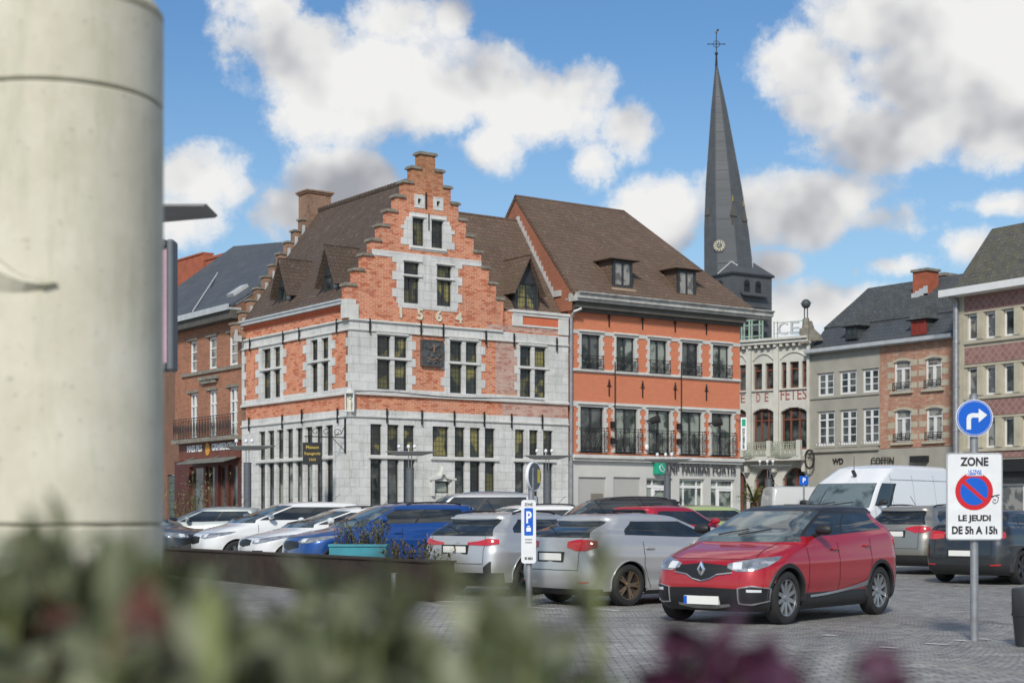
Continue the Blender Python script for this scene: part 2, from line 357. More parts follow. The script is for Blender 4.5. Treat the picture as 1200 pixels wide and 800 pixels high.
def window(parent,F,h,y,frame,glass,nx=1,nz=1,fw=.06,transom=None,bar=.025,label=None,bars_above=True,gname='pane'):
    """timber frame with its glass as a sub-part"""
    x0,x1,z0,z1=h; g=.004; x0+=g;x1-=g;z0+=g;z1-=g
    mb=MB(); d=.06
    mb.box(x0,x0+fw,y,y+d,z0,z1); mb.box(x1-fw,x1,y,y+d,z0,z1)
    mb.box(x0+fw,x1-fw,y,y+d,z0,z0+fw); mb.box(x0+fw,x1-fw,y,y+d,z1-fw,z1)
    zt=z1-fw
    if transom:
        zt=z0+(z1-z0)*transom; mb.box(x0+fw,x1-fw,y-.01,y+d,zt-.035,zt+.035)
    for i in range(1,nx):
        xc=x0+(x1-x0)*i/nx; w=bar*1.6 if nx==2 else bar
        mb.box(xc-w,xc+w,y-.004,y+d-.01,z0+fw,(z1-fw) if bars_above else zt-.03)
    for j in range(1,nz):
        zc=z0+fw+(zt-z0-fw)*j/nz; mb.box(x0+fw,x1-fw,y+.004,y+d-.014,zc-bar/2,zc+bar/2)
    o=mb.build('window',frame,parent,F.M)
    if label: o['label']=label
    gb=MB(); gb.box(x0+fw*.5,x1-fw*.5,y+.035,y+.05,z0+fw*.5,z1-fw*.5)
    gb.build(gname,glass,o,F.M)
    return o
def text(s,size,mat,parent,M,name='lettering',depth=.01,bold=.0,sx=1.0,align='CENTER',space=1.0):
    c=bpy.data.curves.new(name,'FONT'); c.body=s; c.size=size; c.extrude=depth; c.offset=bold; c.align_x=align; c.align_y='CENTER'; c.resolution_u=3; c.space_character=space
    o=bpy.data.objects.new(name,c); COL.objects.link(o)
    me=bpy.data.meshes.new_from_object(o,depsgraph=None) if False else None
    dg=bpy.context.evaluated_depsgraph_get(); me=bpy.data.meshes.new_from_object(o.evaluated_get(dg))
    bpy.data.objects.remove(o); me.name=name
    me.materials.clear(); me.materials.append(mat)
    for v in me.vertices: v.co.x*=sx
    t=bpy.data.objects.new(name,me); return put(t,parent,M)
def tm(F,x,y,z,roll=0): return F.M@Matrix.Translation((x,y,z))@Matrix.Rotation(R(90),4,'X')@Matrix.Rotation(roll,4,'Z')

def railing(name,parent,F,x0,x1,y,z0,z1,mat,style=0,step=.11,r=.011):
    mb=MB(); 
    for z in (z0,z0+.1,z1-.1,z1): mb.box(x0,x1,y-r,y+r,z-r,z+r)
    n=max(2,int((x1-x0)/step))
    for i in range(n+1):
        x=x0+(x1-x0)*i/n; mb.box(x-r*.7,x+r*.7,y-r*.6,y+r*.6,z0,z1)
    if style:
        n2=max(1,int((x1-x0)/.26)); w=(x1-x0)/n2; hh=(z1-z0)-.24
        for i in range(n2):
            cx=x0+w*(i+.5); cz=(z0+z1)/2
            for k,(rx,rz) in enumerate(((w*.36,hh*.46),(w*.2,hh*.26))):
                pts=[(cx+rx*math.cos(t),y,cz+rz*math.sin(t)) for t in [2*math.pi*q/10 for q in range(11)]]
                mb.path(pts,r*.8,4)
            mb.path([(cx-w*.3,y,cz-hh*.4),(cx+w*.3,y,cz+hh*.4)],r*.7,4); mb.path([(cx+w*.3,y,cz-hh*.4),(cx-w*.3,y,cz+hh*.4)],r*.7,4)
    for x in (x0,x1):
        mb.box(x-r,x+r,y,y+.14,z1-r,z1+r); mb.box(x-r,x+r,y,y+.14,z0-r,z0+r)
    return mb.build(name,mat,parent,F.M)
def anchor(parent,F,x,z,h,mat,cross=False,y=-.03,xw=.022):
    if cross: xw=.012
    mb=MB(); mb.box(x-xw,x+xw,y-.02,y+.03,z-h/2,z+h/2)
    if cross:
        mb.box(x-.09,x+.09,y-.02,y+.02,z+h*.12-.012,z+h*.12+.012)
        for s in (-1,1): mb.path([(x,y,z+h*.14),(x+s*.06,y,z+h*.27),(x+s*.015,y,z+h*.42)],.008,4)
    return mb.build('wall_anchor',mat,parent,F.M)
def roofpoly(mb,pts,th=.08,m=0):
    """a sloping slab with thickness"""
    P=[Vector(p) for p in pts]; n=(P[1]-P[0]).cross(P[2]-P[0]).normalized()
    if n.z<0: P.reverse(); n=-n
    Q=[p-n*th for p in P]
    mb.poly(P,m); mb.poly(list(reversed(Q)),m)
    for i in range(len(P)):
        j=(i+1)%len(P); mb.quad(P[i],Q[i],Q[j],P[j],m)

# ================================================================== BUILDING 1 : brick and stone town house of 1564
ANG=math.atan2(.578,.816)
F1=Frame(at(411,52),52,ANG)                        # gable front
LL=8.15
cx_,cy_=F1.w(0,LL); F1L=Frame(cx_,cy_,ANG-math.pi/2)  # left side: x from the far end to the corner
b1=empty('town_house',F1.M)
tag(b1,'orange brick and grey stone corner house with stepped gable dated 1564 and brown tiled roof','town house')
G=lambda px,b=0: F1.x(px,b)
def RZ(px,py,b=0): return F1.z(px,py,b)
def LX(px): return F1L.x(px)
def LZ(px,py): return F1L.z(px,py)
zg0=-.1
z_gs=RZ(411,487)                                    # ground-floor string
z_b0=RZ(411,479); z_b1=RZ(411,460); z_s1=RZ(411,453)# brick band between the storeys, sill band
z_c0=RZ(411,385); z_c1=RZ(411,374)                  # upper stone band
z_top=LZ(406,351)                                    # eave of the side
W1=9.0
# openings, right face
def RH(a,b,t,bm,pxz=None):
    b+=.9
    p=(a+b)/2 if pxz is None else pxz
    return (G(a),G(b),RZ(p,bm),RZ(p,t))
row1t=RZ(442,392.5); row1m0=RZ(449,421.2); row1m1=RZ(449,417.6); row1b=RZ(449,456)
holes1=[]; lites=[]
for (a,b),(c,d) in (((441.8,456.5),(462,476)),((527,540.4),(545.6,558.4)),((609.2,621.6),(626.2,638.6))):
    for p,q in ((a,b),(c,d)):
        q+=1.0; holes1.append((G(p),G(q),row1b,row1m0)); holes1.append((G(p),G(q),row1m1,row1t))
g_t=RZ(434,496.4); g_s1=RZ(434,532.6); g_s0=RZ(434,537.6)
holesg=[]
for grp in (((433.8,446),(453.6,466),(472.6,484.4)),((532.6,543.4),(550.4,561.4),(567.8,578.6)),((603.2,613.2),(620,629.2),(636.2,646.4))):
    for k,(p,q) in enumerate(grp):
        q+=1.2; holesg.append((G(p),G(q),g_s1,g_t)); holesg.append((G(p),G(q),.25,g_s0))
holesg.append((G(506.6),G(525.8),g_s1,g_t))
holesg.append((G(508),G(527.4),RZ(517,577.5),RZ(517,563.5)))
# gable steps
gc=3.0; step0=.30; stepw=.316
GT=[13.62+(8.93-13.62)*i/9 for i in range(10)]
def gable_half(i): return step0+stepw*i
z_gbase=z_c1
gholes=[]
for p,q,t,b_ in ((473,490.4,307,321.4),(473,490.4,324,355.5),(511.8,528.4,311.5,326),(511.8,528.4,329,358.8),(483.2,496.2,255,287.8),(505.4,518.6,259,291.2),(489.5,492.6,232,238.8),(511.6,514.6,236.6,242.5)):
    gholes.append(RH(p,q,t,b_))
# make the pairs level with each other
def level(i,j):
    a,b=gholes[i],gholes[j]; lo,hi=(a[2]+b[2])/2,(a[3]+b[3])/2
    gholes[i]=(a[0],a[1],lo,hi); gholes[j]=(b[0],b[1],lo,hi)
for i,j in ((0,2),(1,3),(4,5),(6,7)): level(i,j)
def ingable(x,z):
    if z<z_gbase: return True
    for i in range(10):
        if z<=GT[i] and abs(x-gc)<gable_half(i) and True:
            return True
    return False
zlow=z_gbase
# brick base of the gable front
mb=MB()
allh=holes1+holesg+gholes
cxs=[0,W1,G(597)]+[h[k] for h in wide(allh) for k in (0,1)]+[gc-gable_half(i) for i in range(10)]+[gc+gable_half(i) for i in range(10)]
czs=[z_gs,z_b0,z_gbase]+[h[k] for h in wide(allh) for k in (2,3)]+GT+[z_c1+.65]
z_par=RZ(600,365)
def in_brick(x,z):
    if any(inrx(x,z,h) for h in allh): return False
    if z<z_gs: return False
    if z<z_c1: return 0<x<W1
    if x>G(592)-.0 and z<z_par: return x<W1
    return ingable(x,z)
czs+= [z_par]; cxs+=[G(592)]
cells(mb,[c for c in cxs if -.4<c<=W1],[c for c in czs if c>=z_gs],in_brick,0,.34,back=False)
# back of the free-standing gable
cells(mb,[gc-gable_half(i) for i in range(10)]+[gc+gable_half(i) for i in range(10)],[z_c1]+GT,lambda x,z: ingable(x,z),.341,.001)
mb.build('gable_wall',mt['brick'],b1,F1.M)
# copings on the steps
mb=MB()
for i in range(10):
    hw=gable_half(i); z=GT[i]
    segs=[(gc-hw-.07,gc+hw+.07)] if i==0 else [(gc-hw-.07,gc-gable_half(i-1)+.04),(gc+gable_half(i-1)-.04,gc+hw+.07)]
    for a,b in segs: mb.box(a,b,-.06,.40,z,z+.07); mb.box(a+.03,b-.03,-.03,.37,z+.07,z+.10)
mb.build('gable_coping',mt['stoned'],b1,F1.M)
# brick darkened tops: chimney-like head of the gable keeps the same mesh
# stone layer
rowh=.29
def tooth(z): return int(math.floor(z/rowh))%2
def tw(z,a=.16,b=.30): return a if tooth(z) else b
cz_rows=[k*rowh for k in range(0,60)]
def stone_in(x,z):
    if any(inrect(x,z,h) for h in allh): return False
    if not (0<=x<=W1): 
        return False
    if z<z_b0: return True
    if z<z_b1: return False
    if z<z_s1: return True
    if z>z_c1:
        return False
    if z>z_c0: return True
    # first floor piers
    if x<G(478)+tw(z): return True
    a,b=G(524),G(561)
    lint=row1t+.16
    if G(522)-tw(z,.04,.2)<x<b+tw(z,.10,.26): return z<lint or False
    if x>G(606)-tw(z,.0,.12): return True
    return False
mb=MB()
tx=[]
for base,w in ((G(478),(.16,.30)),(G(522),(-.04,-.2)),(G(561),(.10,.26)),(G(606),(0,-.12))):
    tx+=[base+q for q in w]
cells(mb,[0,W1]+tx+[h[k] for h in holes1+holesg for k in (0,1)],[zg0,z_b0,z_b1,z_s1,z_c0,z_c1,row1t+.16]+[z for z in cz_rows if zg0<z<z_c1]+[h[k] for h in holes1+holesg for k in (2,3)],stone_in,-.02,.30)
mb.build('stone_facing',mt['stone'],b1,F1.M)
# gable stone surrounds
def sur(x,z):
    if any(inrect(x,z,h) for h in gholes): return False
    A=gholes[0],gholes[2]; 
    zl,zh=gholes[1][2]-.17,gholes[0][3]+.1
    if gholes[0][0]-.14-tw(z,.14,.30)<x<gholes[2][1]+.14+tw(z,.12,.28) and zl+.12<z<zh: return True
    if gholes[0][0]-.2<x<gholes[2][1]+.2 and zl<z<=zl+.13: return True
    if gc-gable_half(6)-.0<x<gc+gable_half(6) and zh<=z<zh+.2: return True
    zl2,zh2=gholes[4][2],gholes[4][3]
    if gholes[4][0]-.13<x<gholes[5][1]+.13 and zl2-.15<z<zh2+.17: return True
    if gholes[4][0]-.13-tw(z,.2,.32)*(1 if z<zh2-.3 else .55)<x<gholes[5][1]+.13+tw(z,.2,.32)*(1 if z<zh2-.3 else .55) and zl2<z<zh2: return True
    for h in gholes[6:8]:
        if h[0]-.13<x<h[1]+.13 and h[2]-.13<z<h[3]+.13: return True
    return False
mb=MB(); fine=[1.0+k*.02 for k in range(210)]
cxs2=set(); 
for k in range(0,200): cxs2.add(round(.7+k*.0235,4))
czz=[z for z in cz_rows if 8<z<14]+[h[k] for h in gholes for k in (2,3)]+[gholes[1][2]-.17,gholes[1][2]-.04,gholes[0][3]+.1,gholes[0][3]+.3,gholes[4][2]-.15,gholes[4][3]+.17,gholes[4][3]-.3,gholes[6][2]-.13,gholes[6][3]+.13]
cells(mb,list(cxs2)+[h[k] for h in gholes for k in (0,1)]+[gc-gable_half(6),gc+gable_half(6)],czz,sur,-.02,.24)
mb.build('gable_stone_surround',mt['stone'],b1,F1.M)
# mouldings
mb=MB()
mb.box(-.07,W1,-.08,0,z_gs-.03,z_gs+.04); mb.box(-.07,W1,-.09,0,z_b1-.05,z_b1+.04)
mb.box(-.05,W1,-.07,0,z_c0-.04,z_c0+.03); mb.box(-.07,G(588),-.09,0,z_c1-.03,z_c1+.035)
for a,b in ((433,485),(505.5,582),(602,649)): mb.box(G(a)-.05,G(b)+.05,-.10,0,g_s0+.02,g_s1-.02)
for a,b in ((440.5,481),(525,562),(607,643)): mb.box(G(a),G(b),-.06,0,row1m0+.01,row1m1-.01)
for a,b in ((440.5,478),(525.5,560),(607.5,640)): mb.box(G(a),G(b),-.07,0,row1t+.03,row1t+.09)
for h in (gholes[0],gholes[2]): mb.box(h[0]-.06,h[1]+.1,-.07,0,h[3]+.02,h[3]+.07); mb.box(h[0]-.06,h[1]+.1,-.07,0,h[2]-.07,h[2]-.015)
for h in (gholes[4],gholes[5]): mb.box(h[0]-.04,h[1]+.06,-.06,0,h[3]+.02,h[3]+.06)
mb.box(gholes[4][0]-.12,gholes[5][1]+.12,-.06,0,gholes[4][2]-.1,gholes[4][2]-.04)
mb.build('moulding',mt['stonep'],b1,F1.M,bevel=.012)
# corner block at the foot of the gable and the parapet of the wing
mb=MB(); mb.box(-.21,.28,-.05,.3,z_c1+.036,z_c1+.5); mb.box(-.21,.18,-.05,.3,z_c1+.5,z_c1+.66)
mb.build('corner_stone',mt['stonep'],b1,F1.M,bevel=.01)
mb=MB(); xp=G(600); 
mb.box(xp-.02,W1+.03,-.10,.3,z_par-.02,z_par+.08); mb.box(xp+.03,W1,-.06,.3,z_par-.12,z_par-.021)
mb.box(xp,G(612),-.045,.1,z_par-.5,z_par-.121); mb.box(G(654),W1,-.045,.1,z_c1+.04,z_par-.121); mb.box(xp,W1-.3,-.04,.1,z_par-.5,z_par-.43)
mb.build('parapet_trim',mt['stonep'],b1,F1.M,bevel=.01)
mb=MB(); mb.box(G(612)+.01,G(654)-.01,-.012,.1,z_par-.42,z_par-.13)
mb.build('soldier_brick_course',mt['brick_top'],b1,F1.M)
mb=MB(); mb.box(G(570),W1-.32,-.006,.05,z_c1+.05,z_par-.51); mb.box(G(580),G(609)-.02,-.006,-.001,z_s1+.05,z_c0-.05); mb.box(G(588),W1-.02,-.006,-.001,z_b0+.01,z_b1-.06)
mb.build('pale_brick_patch',mt['brick_flemish'],b1,F1.M)
# date figures
for ch,px in zip('1564',(469.5,492,514,537.5)):
    text(ch,.52,mt['cream'],b1,tm(F1,G(px),-.02,RZ(px,361+(px-469)*.10)-.16),name='date_figure',depth=.02,bold=.012,sx=1.0)
# windows of the front
for i,h in enumerate(holes1): window(b1,F1,h,.07,mt['dark'],mt['lead'] if i%4 in (2,3) else mt['leadd'],fw=.04,nx=1,nz=1)
for i,h in enumerate(holesg[:-2]):
    up=h[2]>1.5
    window(b1,F1,h,.07,mt['dark'],mt['lead'] if up and i%4==0 else mt['leadd'] if (up or 8<i<12) else mt['glass'],fw=.035)
window(b1,F1,holesg[-2],.08,mt['dark'],mt['lead'],fw=.04); window(b1,F1,holesg[-1],.12,mt['dark'],mt['glass_g'],fw=.04)
for i,h in enumerate(gholes[:6]): window(b1,F1,h,.08,mt['dark'],mt['lead'] if i==3 else mt['leadd'],nx=2 if i in (1,3) else 1,nz=1,fw=.045)
for h in gholes[6:]:
    mb=MB(); mb.box(h[0]+.005,h[1]-.005,.1,.12,h[2]+.005,h[3]-.005); mb.build('vent_hole',mt['black'],b1,F1.M)
# ogee hood over the small low window
h=holesg[-1]; xm=(h[0]+h[1])/2; zt=h[3]; w=(h[1]-h[0])/2
pr=[(-w-.18,.03),(-w-.18,.09),(-w-.02,.14),(-w*.35,.2),(-.05,.36),(0,.5),(.05,.36),(w*.35,.2),(w+.02,.14),(w+.18,.09),(w+.18,.03),(w*.4,.1),(0,.2),(-w*.4,.1)]
mb=MB()
top=pr[1:10]; bot=[(-w-.18,.03),(-w-.02,.04),(-w*.35,.1),(-.05,.2),(0,.24),(.05,.2),(w*.35,.1),(w+.02,.04),(w+.18,.03)]
for k in range(8):
    mb.prism([(xm+bot[k][0],zt+bot[k][1]),(xm+bot[k+1][0],zt+bot[k+1][1]),(xm+top[k+1][0],zt+top[k+1][1]),(xm+top[k][0],zt+top[k][1])],-.14,-.021)
for s in (-1,1): mb.box(xm+s*(w+.02),xm+s*(w+.12),-.12,-.021,h[2]-.1,zt+.03)
mb.build('ogee_hood',mt['stonep'],b1,F1.M)
# bas-relief slab
mb=MB(); x0,x1=G(492.4),G(518); z1=RZ(492,397.5); z0=RZ(492,428.8)
mb.box(x0,x1,-.10,-.0,z0,z1); mb.box(x0,x1,-.12,-.1,z1-.05,z1); mb.box(x0,x1,-.12,-.1,z0,z0+.04); mb.box(x0,x0+.04,-.12,-.1,z0+.04,z1-.05); mb.box(x1-.04,x1,-.12,-.1,z0+.04,z1-.05)
random.seed(3)
for k in range(26): 
    a=random.uniform(x0+.12,x1-.12); c=random.uniform(z0+.12,z1-.16); mb.ball((a,-.10,c),random.uniform(.03,.09),.03,random.uniform(.03,.08),8,5)
o=mb.build('relief_slab',plain('slate_relief',(.07,.072,.07),.7,var=.4,scale=6,bumps=.3),b1,F1.M,smooth=True)
mb=MB(); xm=(x0+x1)/2+.06
mb.ball((xm,-.12,z1-.22),.035,.02,.045,8,5); mb.tube((xm,-.115,z1-.26),(xm-.02,-.115,z1-.42),.04,.02,8); mb.path([(xm-.3,-.115,z0+.33),(xm-.1,-.115,z0+.2),(xm+.1,-.115,z0+.3),(xm+.28,-.115,z0+.22)],.018,6)
mb.build('relief_figure',plain('ochre_relief',(.28,.14,.09),.7,var=.3),o,F1.M)
# niche with statuette on the corner
mb=MB()
mb.tube((0,-.02,z_b0-.28),(0,-.02,z_b0-.1),.02,.16,10); mb.box(-.16,.16,-.18,.05,z_b0-.1,z_b0-.05)
mb.box(-.16,-.12,-.16,0,z_b0-.05,z_b0+.5); mb.box(.12,.16,-.16,0,z_b0-.05,z_b0+.5); mb.box(-.12,.12,-.04,0,z_b0-.05,z_b0+.5)
mb.lathe([(.17,0),(.16,.07),(.09,.14),(0,.17)],12,(0,-.07,z_b0+.5))
o=mb.build('niche',mt['stonep'],b1,F1.M@Matrix.Rotation(R(-45),4,'Z'))
mb=MB(); mb.lathe([(.07,0),(.06,.12),(.07,.26),(.045,.33),(.02,.35)],10,(0,-.1,z_b0-.05)); mb.ball((0,-.1,z_b0+.35),.04,.04,.05)
mb.build('statuette',mt['cream'],o,F1.M@Matrix.Rotation(R(-45),4,'Z'),smooth=True)
for px,py in ((432,380),(492,383),(518,386),(568,394),(601,397),(651,402)): anchor(b1,F1,G(px),RZ(px,py)-.05,.48,mt['black'],y=-.09)
for px,py in ((452,487),(493,489),(531,490),(566,491),(598,493),(634,494)): anchor(b1,F1,G(px),RZ(px,py)-.0,.5,mt['black'],y=-.09)
for px,py in ((499,225),(502,250)): anchor(b1,F1,G(px),RZ(px,py)-.3,.55,mt['black'],y=-.03,xw=.014)
# --- left side
zt_=z_top-.16
lup=[]; 
for a,b in ((308,317.6),(320.8,328.6),(364.5,372.6),(376.8,385.2)):
    lup+= [(LX(a),LX(b),row1b,row1m0),(LX(a),LX(b),row1m1,row1t)]
lg=[]
xs0,xs1=LX(303.6),LX(390.6); pitch=(xs1-xs0+.2)/8
for k in range(8):
    a=xs0+pitch*k; lg+=[(a,a+pitch-.2,g_s1,g_t),(a,a+pitch-.2,.25,g_s0)]
lh=lup+lg
wall('side_wall',b1,F1L,0,LL,z_gs,zt_,wide(lh),mt['brick'],0,.1)
L1a,L1b=LX(308)-.12,LX(328.6)+.1; L2a,L2b=LX(364.5)-.12,LX(385.2)+.1
def stone_l(x,z):
    if any(inrect(x,z,h) for h in lh): return False
    if z<z_b0: return True
    if z<z_b1: return False
    if z<z_s1: return True
    if z>z_c1: return z>z_c1 and (x<.18 and z<z_c1+.4)
    if z>z_c0: return True
    if x<.14+tw(z,.05,.2): return True
    if x>LL-.10-tw(z,.05,.2): return True
    for a,b in ((L1a,L1b),(L2a,L2b)):
        if a-tw(z,.2,.45)<x<b+tw(z,.12,.36) and z<row1t+.22: return True
    return False
mb=MB(); tx=[.14+.05,.34,LL-.15,LL-.30,.18]
for a,b in ((L1a,L1b),(L2a,L2b)): tx+=[a-.2,a-.45,b+.12,b+.36]
cells(mb,[0,LL]+tx+[h[k] for h in lh for k in (0,1)],[zg0,z_b0,z_b1,z_s1,z_c0,z_c1,z_c1+.4,row1t+.22]+[z for z in cz_rows if zg0<z<z_c1]+[h[k] for h in lh for k in (2,3)],stone_l,-.02,.34)
mb.build('side_stone_facing',mt['stone'],b1,F1L.M)
mb=MB()
for z,a,b,d in ((z_gs,-.03,.04,.08),(z_b1,-.05,.04,.09),(z_c0,-.04,.03,.07),(z_c1,-.03,.035,.09)): mb.box(0,LL+.0,-d,0,z+a,z+b)
mb.box(xs0-.15,xs1+.05,-.10,0,g_s0+.02,g_s1-.02)
for a,b in ((L1a,L1b),(L2a,L2b)): mb.box(a-.05,b+.05,-.07,0,row1m0+.01,row1m1-.01)
mb.build('side_moulding',mt['stonep'],b1,F1L.M,bevel=.012)
mb=MB(); mb.box(.05,LL-.1,-.05,.0,z_c1+.36,z_c1+.42); mb.box(.05,LL-.1,-.10,.0,z_c1+.42,zt_)
mb.build('soldier_brick_cornice',mt['brick_top'],b1,F1L.M)
mb=MB(); mb.prism([(0,zt_),(LL-.22,zt_),(LL-.22,z_top),(0,z_top)],-.22,.0); mb.box(0,LL-.22,-.26,-.22,z_top-.05,z_top+.01)
mb.build('gutter',mt['gutter'],b1,F1L.M)
for i,h in enumerate(lup): window(b1,F1L,h,.08,mt['dark'],mt['leadd'],fw=.04)
for i,h in enumerate(lg): window(b1,F1L,h,.08,mt['dark'],mt['glass_g'] if i in (5,7,9,11) else mt['glass'],fw=.035)
for px,py in ((295,404),(334,396),(353,392),(397,382)): anchor(b1,F1L,LX(px),LZ(px,py),.48,mt['black'],y=-.09)
for px,py in ((294,497),(333,494),(356,488),(398,487)): anchor(b1,F1L,LX(px),LZ(px,py),.5,mt['black'],y=-.09)
# --- roof of the main range: ridge runs back from the gable
zr=12.95; HW=3.1
mb=MB()
roofpoly(mb,[(-.12,.34,z_top+.02),(gc,.34,zr),(gc,LL-.3,zr),(-.12,LL-.3,z_top+.02)],.10)
roofpoly(mb,[(2*gc+.25,.34,z_top-.05),(gc,.34,zr),(gc,LL-.3,zr),(2*gc+.25,LL-.3,z_top-.05)],.10)
mb.build('main_roof',mt['tile'],b1,F1.M)
mb=MB()
for k in range(34): mb.tube((gc,.4+k*.222,zr+.01),(gc,.4+k*.222+.21,zr+.04),.075,.085,8)
mb.build('ridge_tiles',mt['tile'],b1,F1.M)
# rear stepped gable with chimney
mb=MB(); st=[]
for i in range(11):
    z=zr+.05-.46*i; hw=.35+.31*i
    if z<z_top-.3: break
    mb.box(gc-hw,gc+hw,LL-.3,LL+.05,z-.47,z); st.append((hw,z))
mb.build('rear_gable',mt['brick_brown'],b1,F1.M)
mb=MB(); p=None
for hw,z in st:
    for s in (-1,1):
        mb.box(gc+s*(hw+.05),gc+s*(hw-.33),LL-.34,LL+.09,z+.002,z+.07)
mb.build('rear_gable_coping',mt['stoned'],b1,F1.M)
mb=MB()
for hw,z in st[1:]: mb.box(gc-hw-.03,gc-hw+.26,LL-.36,LL-.302,z-.62,z-.40); mb.box(gc-hw-.0,gc-hw+.10,LL-.36,LL-.302,z-.40,z-.2)
mb.build('stepped_flashing',mt['zinc'],b1,F1.M)
mb=MB(); mb.box(gc-.50,gc+.50,LL-.45,LL+.3,zr-.9,zr+.62); mb.box(gc-.56,gc+.56,LL-.5,LL+.35,zr+.62,zr+.68); mb.box(gc-.60,gc+.60,LL-.54,LL+.39,zr+.68,zr+.74)
mb.build('chimney',mt['brick_brown'],b1,F1.M)
# --- roof of the wing, ridge along the front
bw=3.2; zw=RZ(606,257,3.2)
mb=MB(); xe=W1-.01
roofpoly(mb,[(gc+.9,.3,z_par+.0),(xe,.3,z_par+.0),(xe,bw,zw),(gc+.4,bw,zw)],.10)
roofpoly(mb,[(gc+.9,2*bw,z_par),(xe,2*bw,z_par),(xe,bw,zw),(gc+.4,bw,zw)],.10)
mb.build('wing_roof',mt['tile2'],b1,F1.M)
# dormers
def dormer(parent,F,x,y0,zbase,w,h,peak,depth,wallm,roofm,framem,glassm,over=.18):
    """gabled dormer looking towards -y"""
    mb=MB(); hw=w/2
    mb.box(x-hw,x-hw+.09,y0,y0+depth,zbase,zbase+h); mb.box(x+hw-.09,x+hw,y0,y0+depth,zbase,zbase+h)
    mb.box(x-hw+.09,x+hw-.09,y0+.02,y0+.1,zbase,zbase+.12)
    mb.prism([(x-hw,zbase+h),(x+hw,zbase+h),(x,zbase+peak)],y0+.0,y0+depth)
    o=mb.build('dormer',wallm,parent,F.M)
    mb=MB(); e=over; k=(peak-h)/hw
    for s in (-1,1):
        roofpoly(mb,[(x+s*(hw+e),y0-.25,zbase+h-k*e),(x,y0-.25,zbase+peak+.03),(x,y0+depth+1.0,zbase+peak+.03),(x+s*(hw+e),y0+depth*.75,zbase+h-k*e)],.06)
    mb.build('dormer_roof',roofm,o,F.M)
    hh=(x-hw+.1,x+hw-.1,zbase+.12,zbase+h)
    mb=MB(); a,b,c,d=hh
    mb.box(a,a+.06,y0+.03,y0+.1,c,d); mb.box(b-.06,b,y0+.03,y0+.1,c,d); mb.box(a+.06,b-.06,y0+.03,y0+.1,c,c+.06); mb.box(a+.06,b-.06,y0+.03,y0+.1,d-.06,d)
    mb.box((a+b)/2-.035,(a+b)/2+.035,y0+.025,y0+.09,c,d)
    mb.box(a+.06,b-.06,y0+.04,y0+.08,(c+d)/2-.012,(c+d)/2+.012)
    mb.build('dormer_window',framem,o,F.M)
    mb=MB(); mb.box(a+.02,b-.02,y0+.06,y0+.075,c+.02,d-.02); mb.build('dormer_glass',glassm,o,F.M)
    return o
for px in (326,380):
    x=LX(px)+ .12; dormer(b1,F1L,x,.18,z_top-.05,1.05,1.05,2.05,1.4,mt['dark'],mt['tile'],mt['dark'],mt['glass'],over=.2)
dormer(b1,F1,G(615.5,.5),.42,z_par+.02,1.05,1.1,2.1,1.6,mt['dark'],mt['tile2'],mt['dark'],mt['lead'],over=.22)
# far flank so that the house is closed
mb=MB(); mb.box(.0,W1-.02,LL-.3,LL,0,z_top-.1); mb.box(W1-.3,W1-.02,.35,LL-.31,0,z_par-.1); mb.build('rear_wall',mt['brick_brown'],b1,F1.M)
# downpipe between the two fronts
mb=MB(); mb.tube((W1+.07,-.10,0),(W1+.07,-.10,RZ(667,372)),.055,n=10)
for z in (1.5,3.4,5.3,7.2): mb.tube((W1+.07,-.10,z),(W1+.07,-.10,z+.05),.07,n=10)
mb.path([(W1+.07,-.10,RZ(667,372)),(W1+.10,-.2,RZ(667,366)),(W1+.35,-.35,RZ(668,362))],.055,8)
mb.build('downpipe',mt['steel'],b1,F1.M)
# cable along the string
mb=MB(); mb.path([(G(411+ k*25),-.11,z_b1+.05-.0+.03*math.sin(k)) for k in range(10)],.013,5); mb.build('cable',mt['black'],b1,F1.M)
# hanging sign on its bracket (left side, near the corner)
sg=empty('hanging_sign',F1L.M); tag(sg,'black hanging board with gold script on a wrought iron scroll bracket at the house corner','hanging sign')
sx=LX(406); zb=LZ(400,513); mb=MB()
mb.box(sx-.02,sx+.02,-.08,-.02,LZ(406,531),LZ(406,490))
mb.tube((sx,-.05,zb),(sx,-1.55,zb),.018,n=6)
for a in range(3):
    y=-.35-.4*a
    mb.path([(sx,y+.16*math.cos(t)*(1-t/9),zb+.16+.13*math.sin(t)*(1-t/9)) for t in [k*.6 for k in range(12)]],.011,5)
mb.path([(sx,-.05,zb-.45),(sx,-.5,zb-.05)],.012,5); mb.path([(sx,-.05,zb+.4),(sx,-.2,zb+.12),(sx,-.45,zb+.05)],.012,5)
mb.path([(sx,-1.0,zb),(sx,-1.0,zb-.22)],.008,4); mb.path([(sx,-1.5,zb),(sx,-1.5,zb-.22)],.008,4)
mb.build('bracket',mt['black'],sg,F1L.M)
Fs=F1L.sub(sx,-1.6,R(90))
Fs=Frame(*F1L.w(sx,-1.62),F1L.a+R(90)-R(28))
mb=MB(); mb.box(0,.62,-.02,.02,zb-.92,zb-.2); mb.build('sign_board',mt['black'],sg,Fs.M)
for k,(t,sz) in enumerate((('Maison',.15),('Espagnole',.13),('1565',.12))):
    text(t,sz,mt['gold'],sg,tm(Fs,.31,-.028,zb-.36-.2*k),depth=.004,bold=.002)
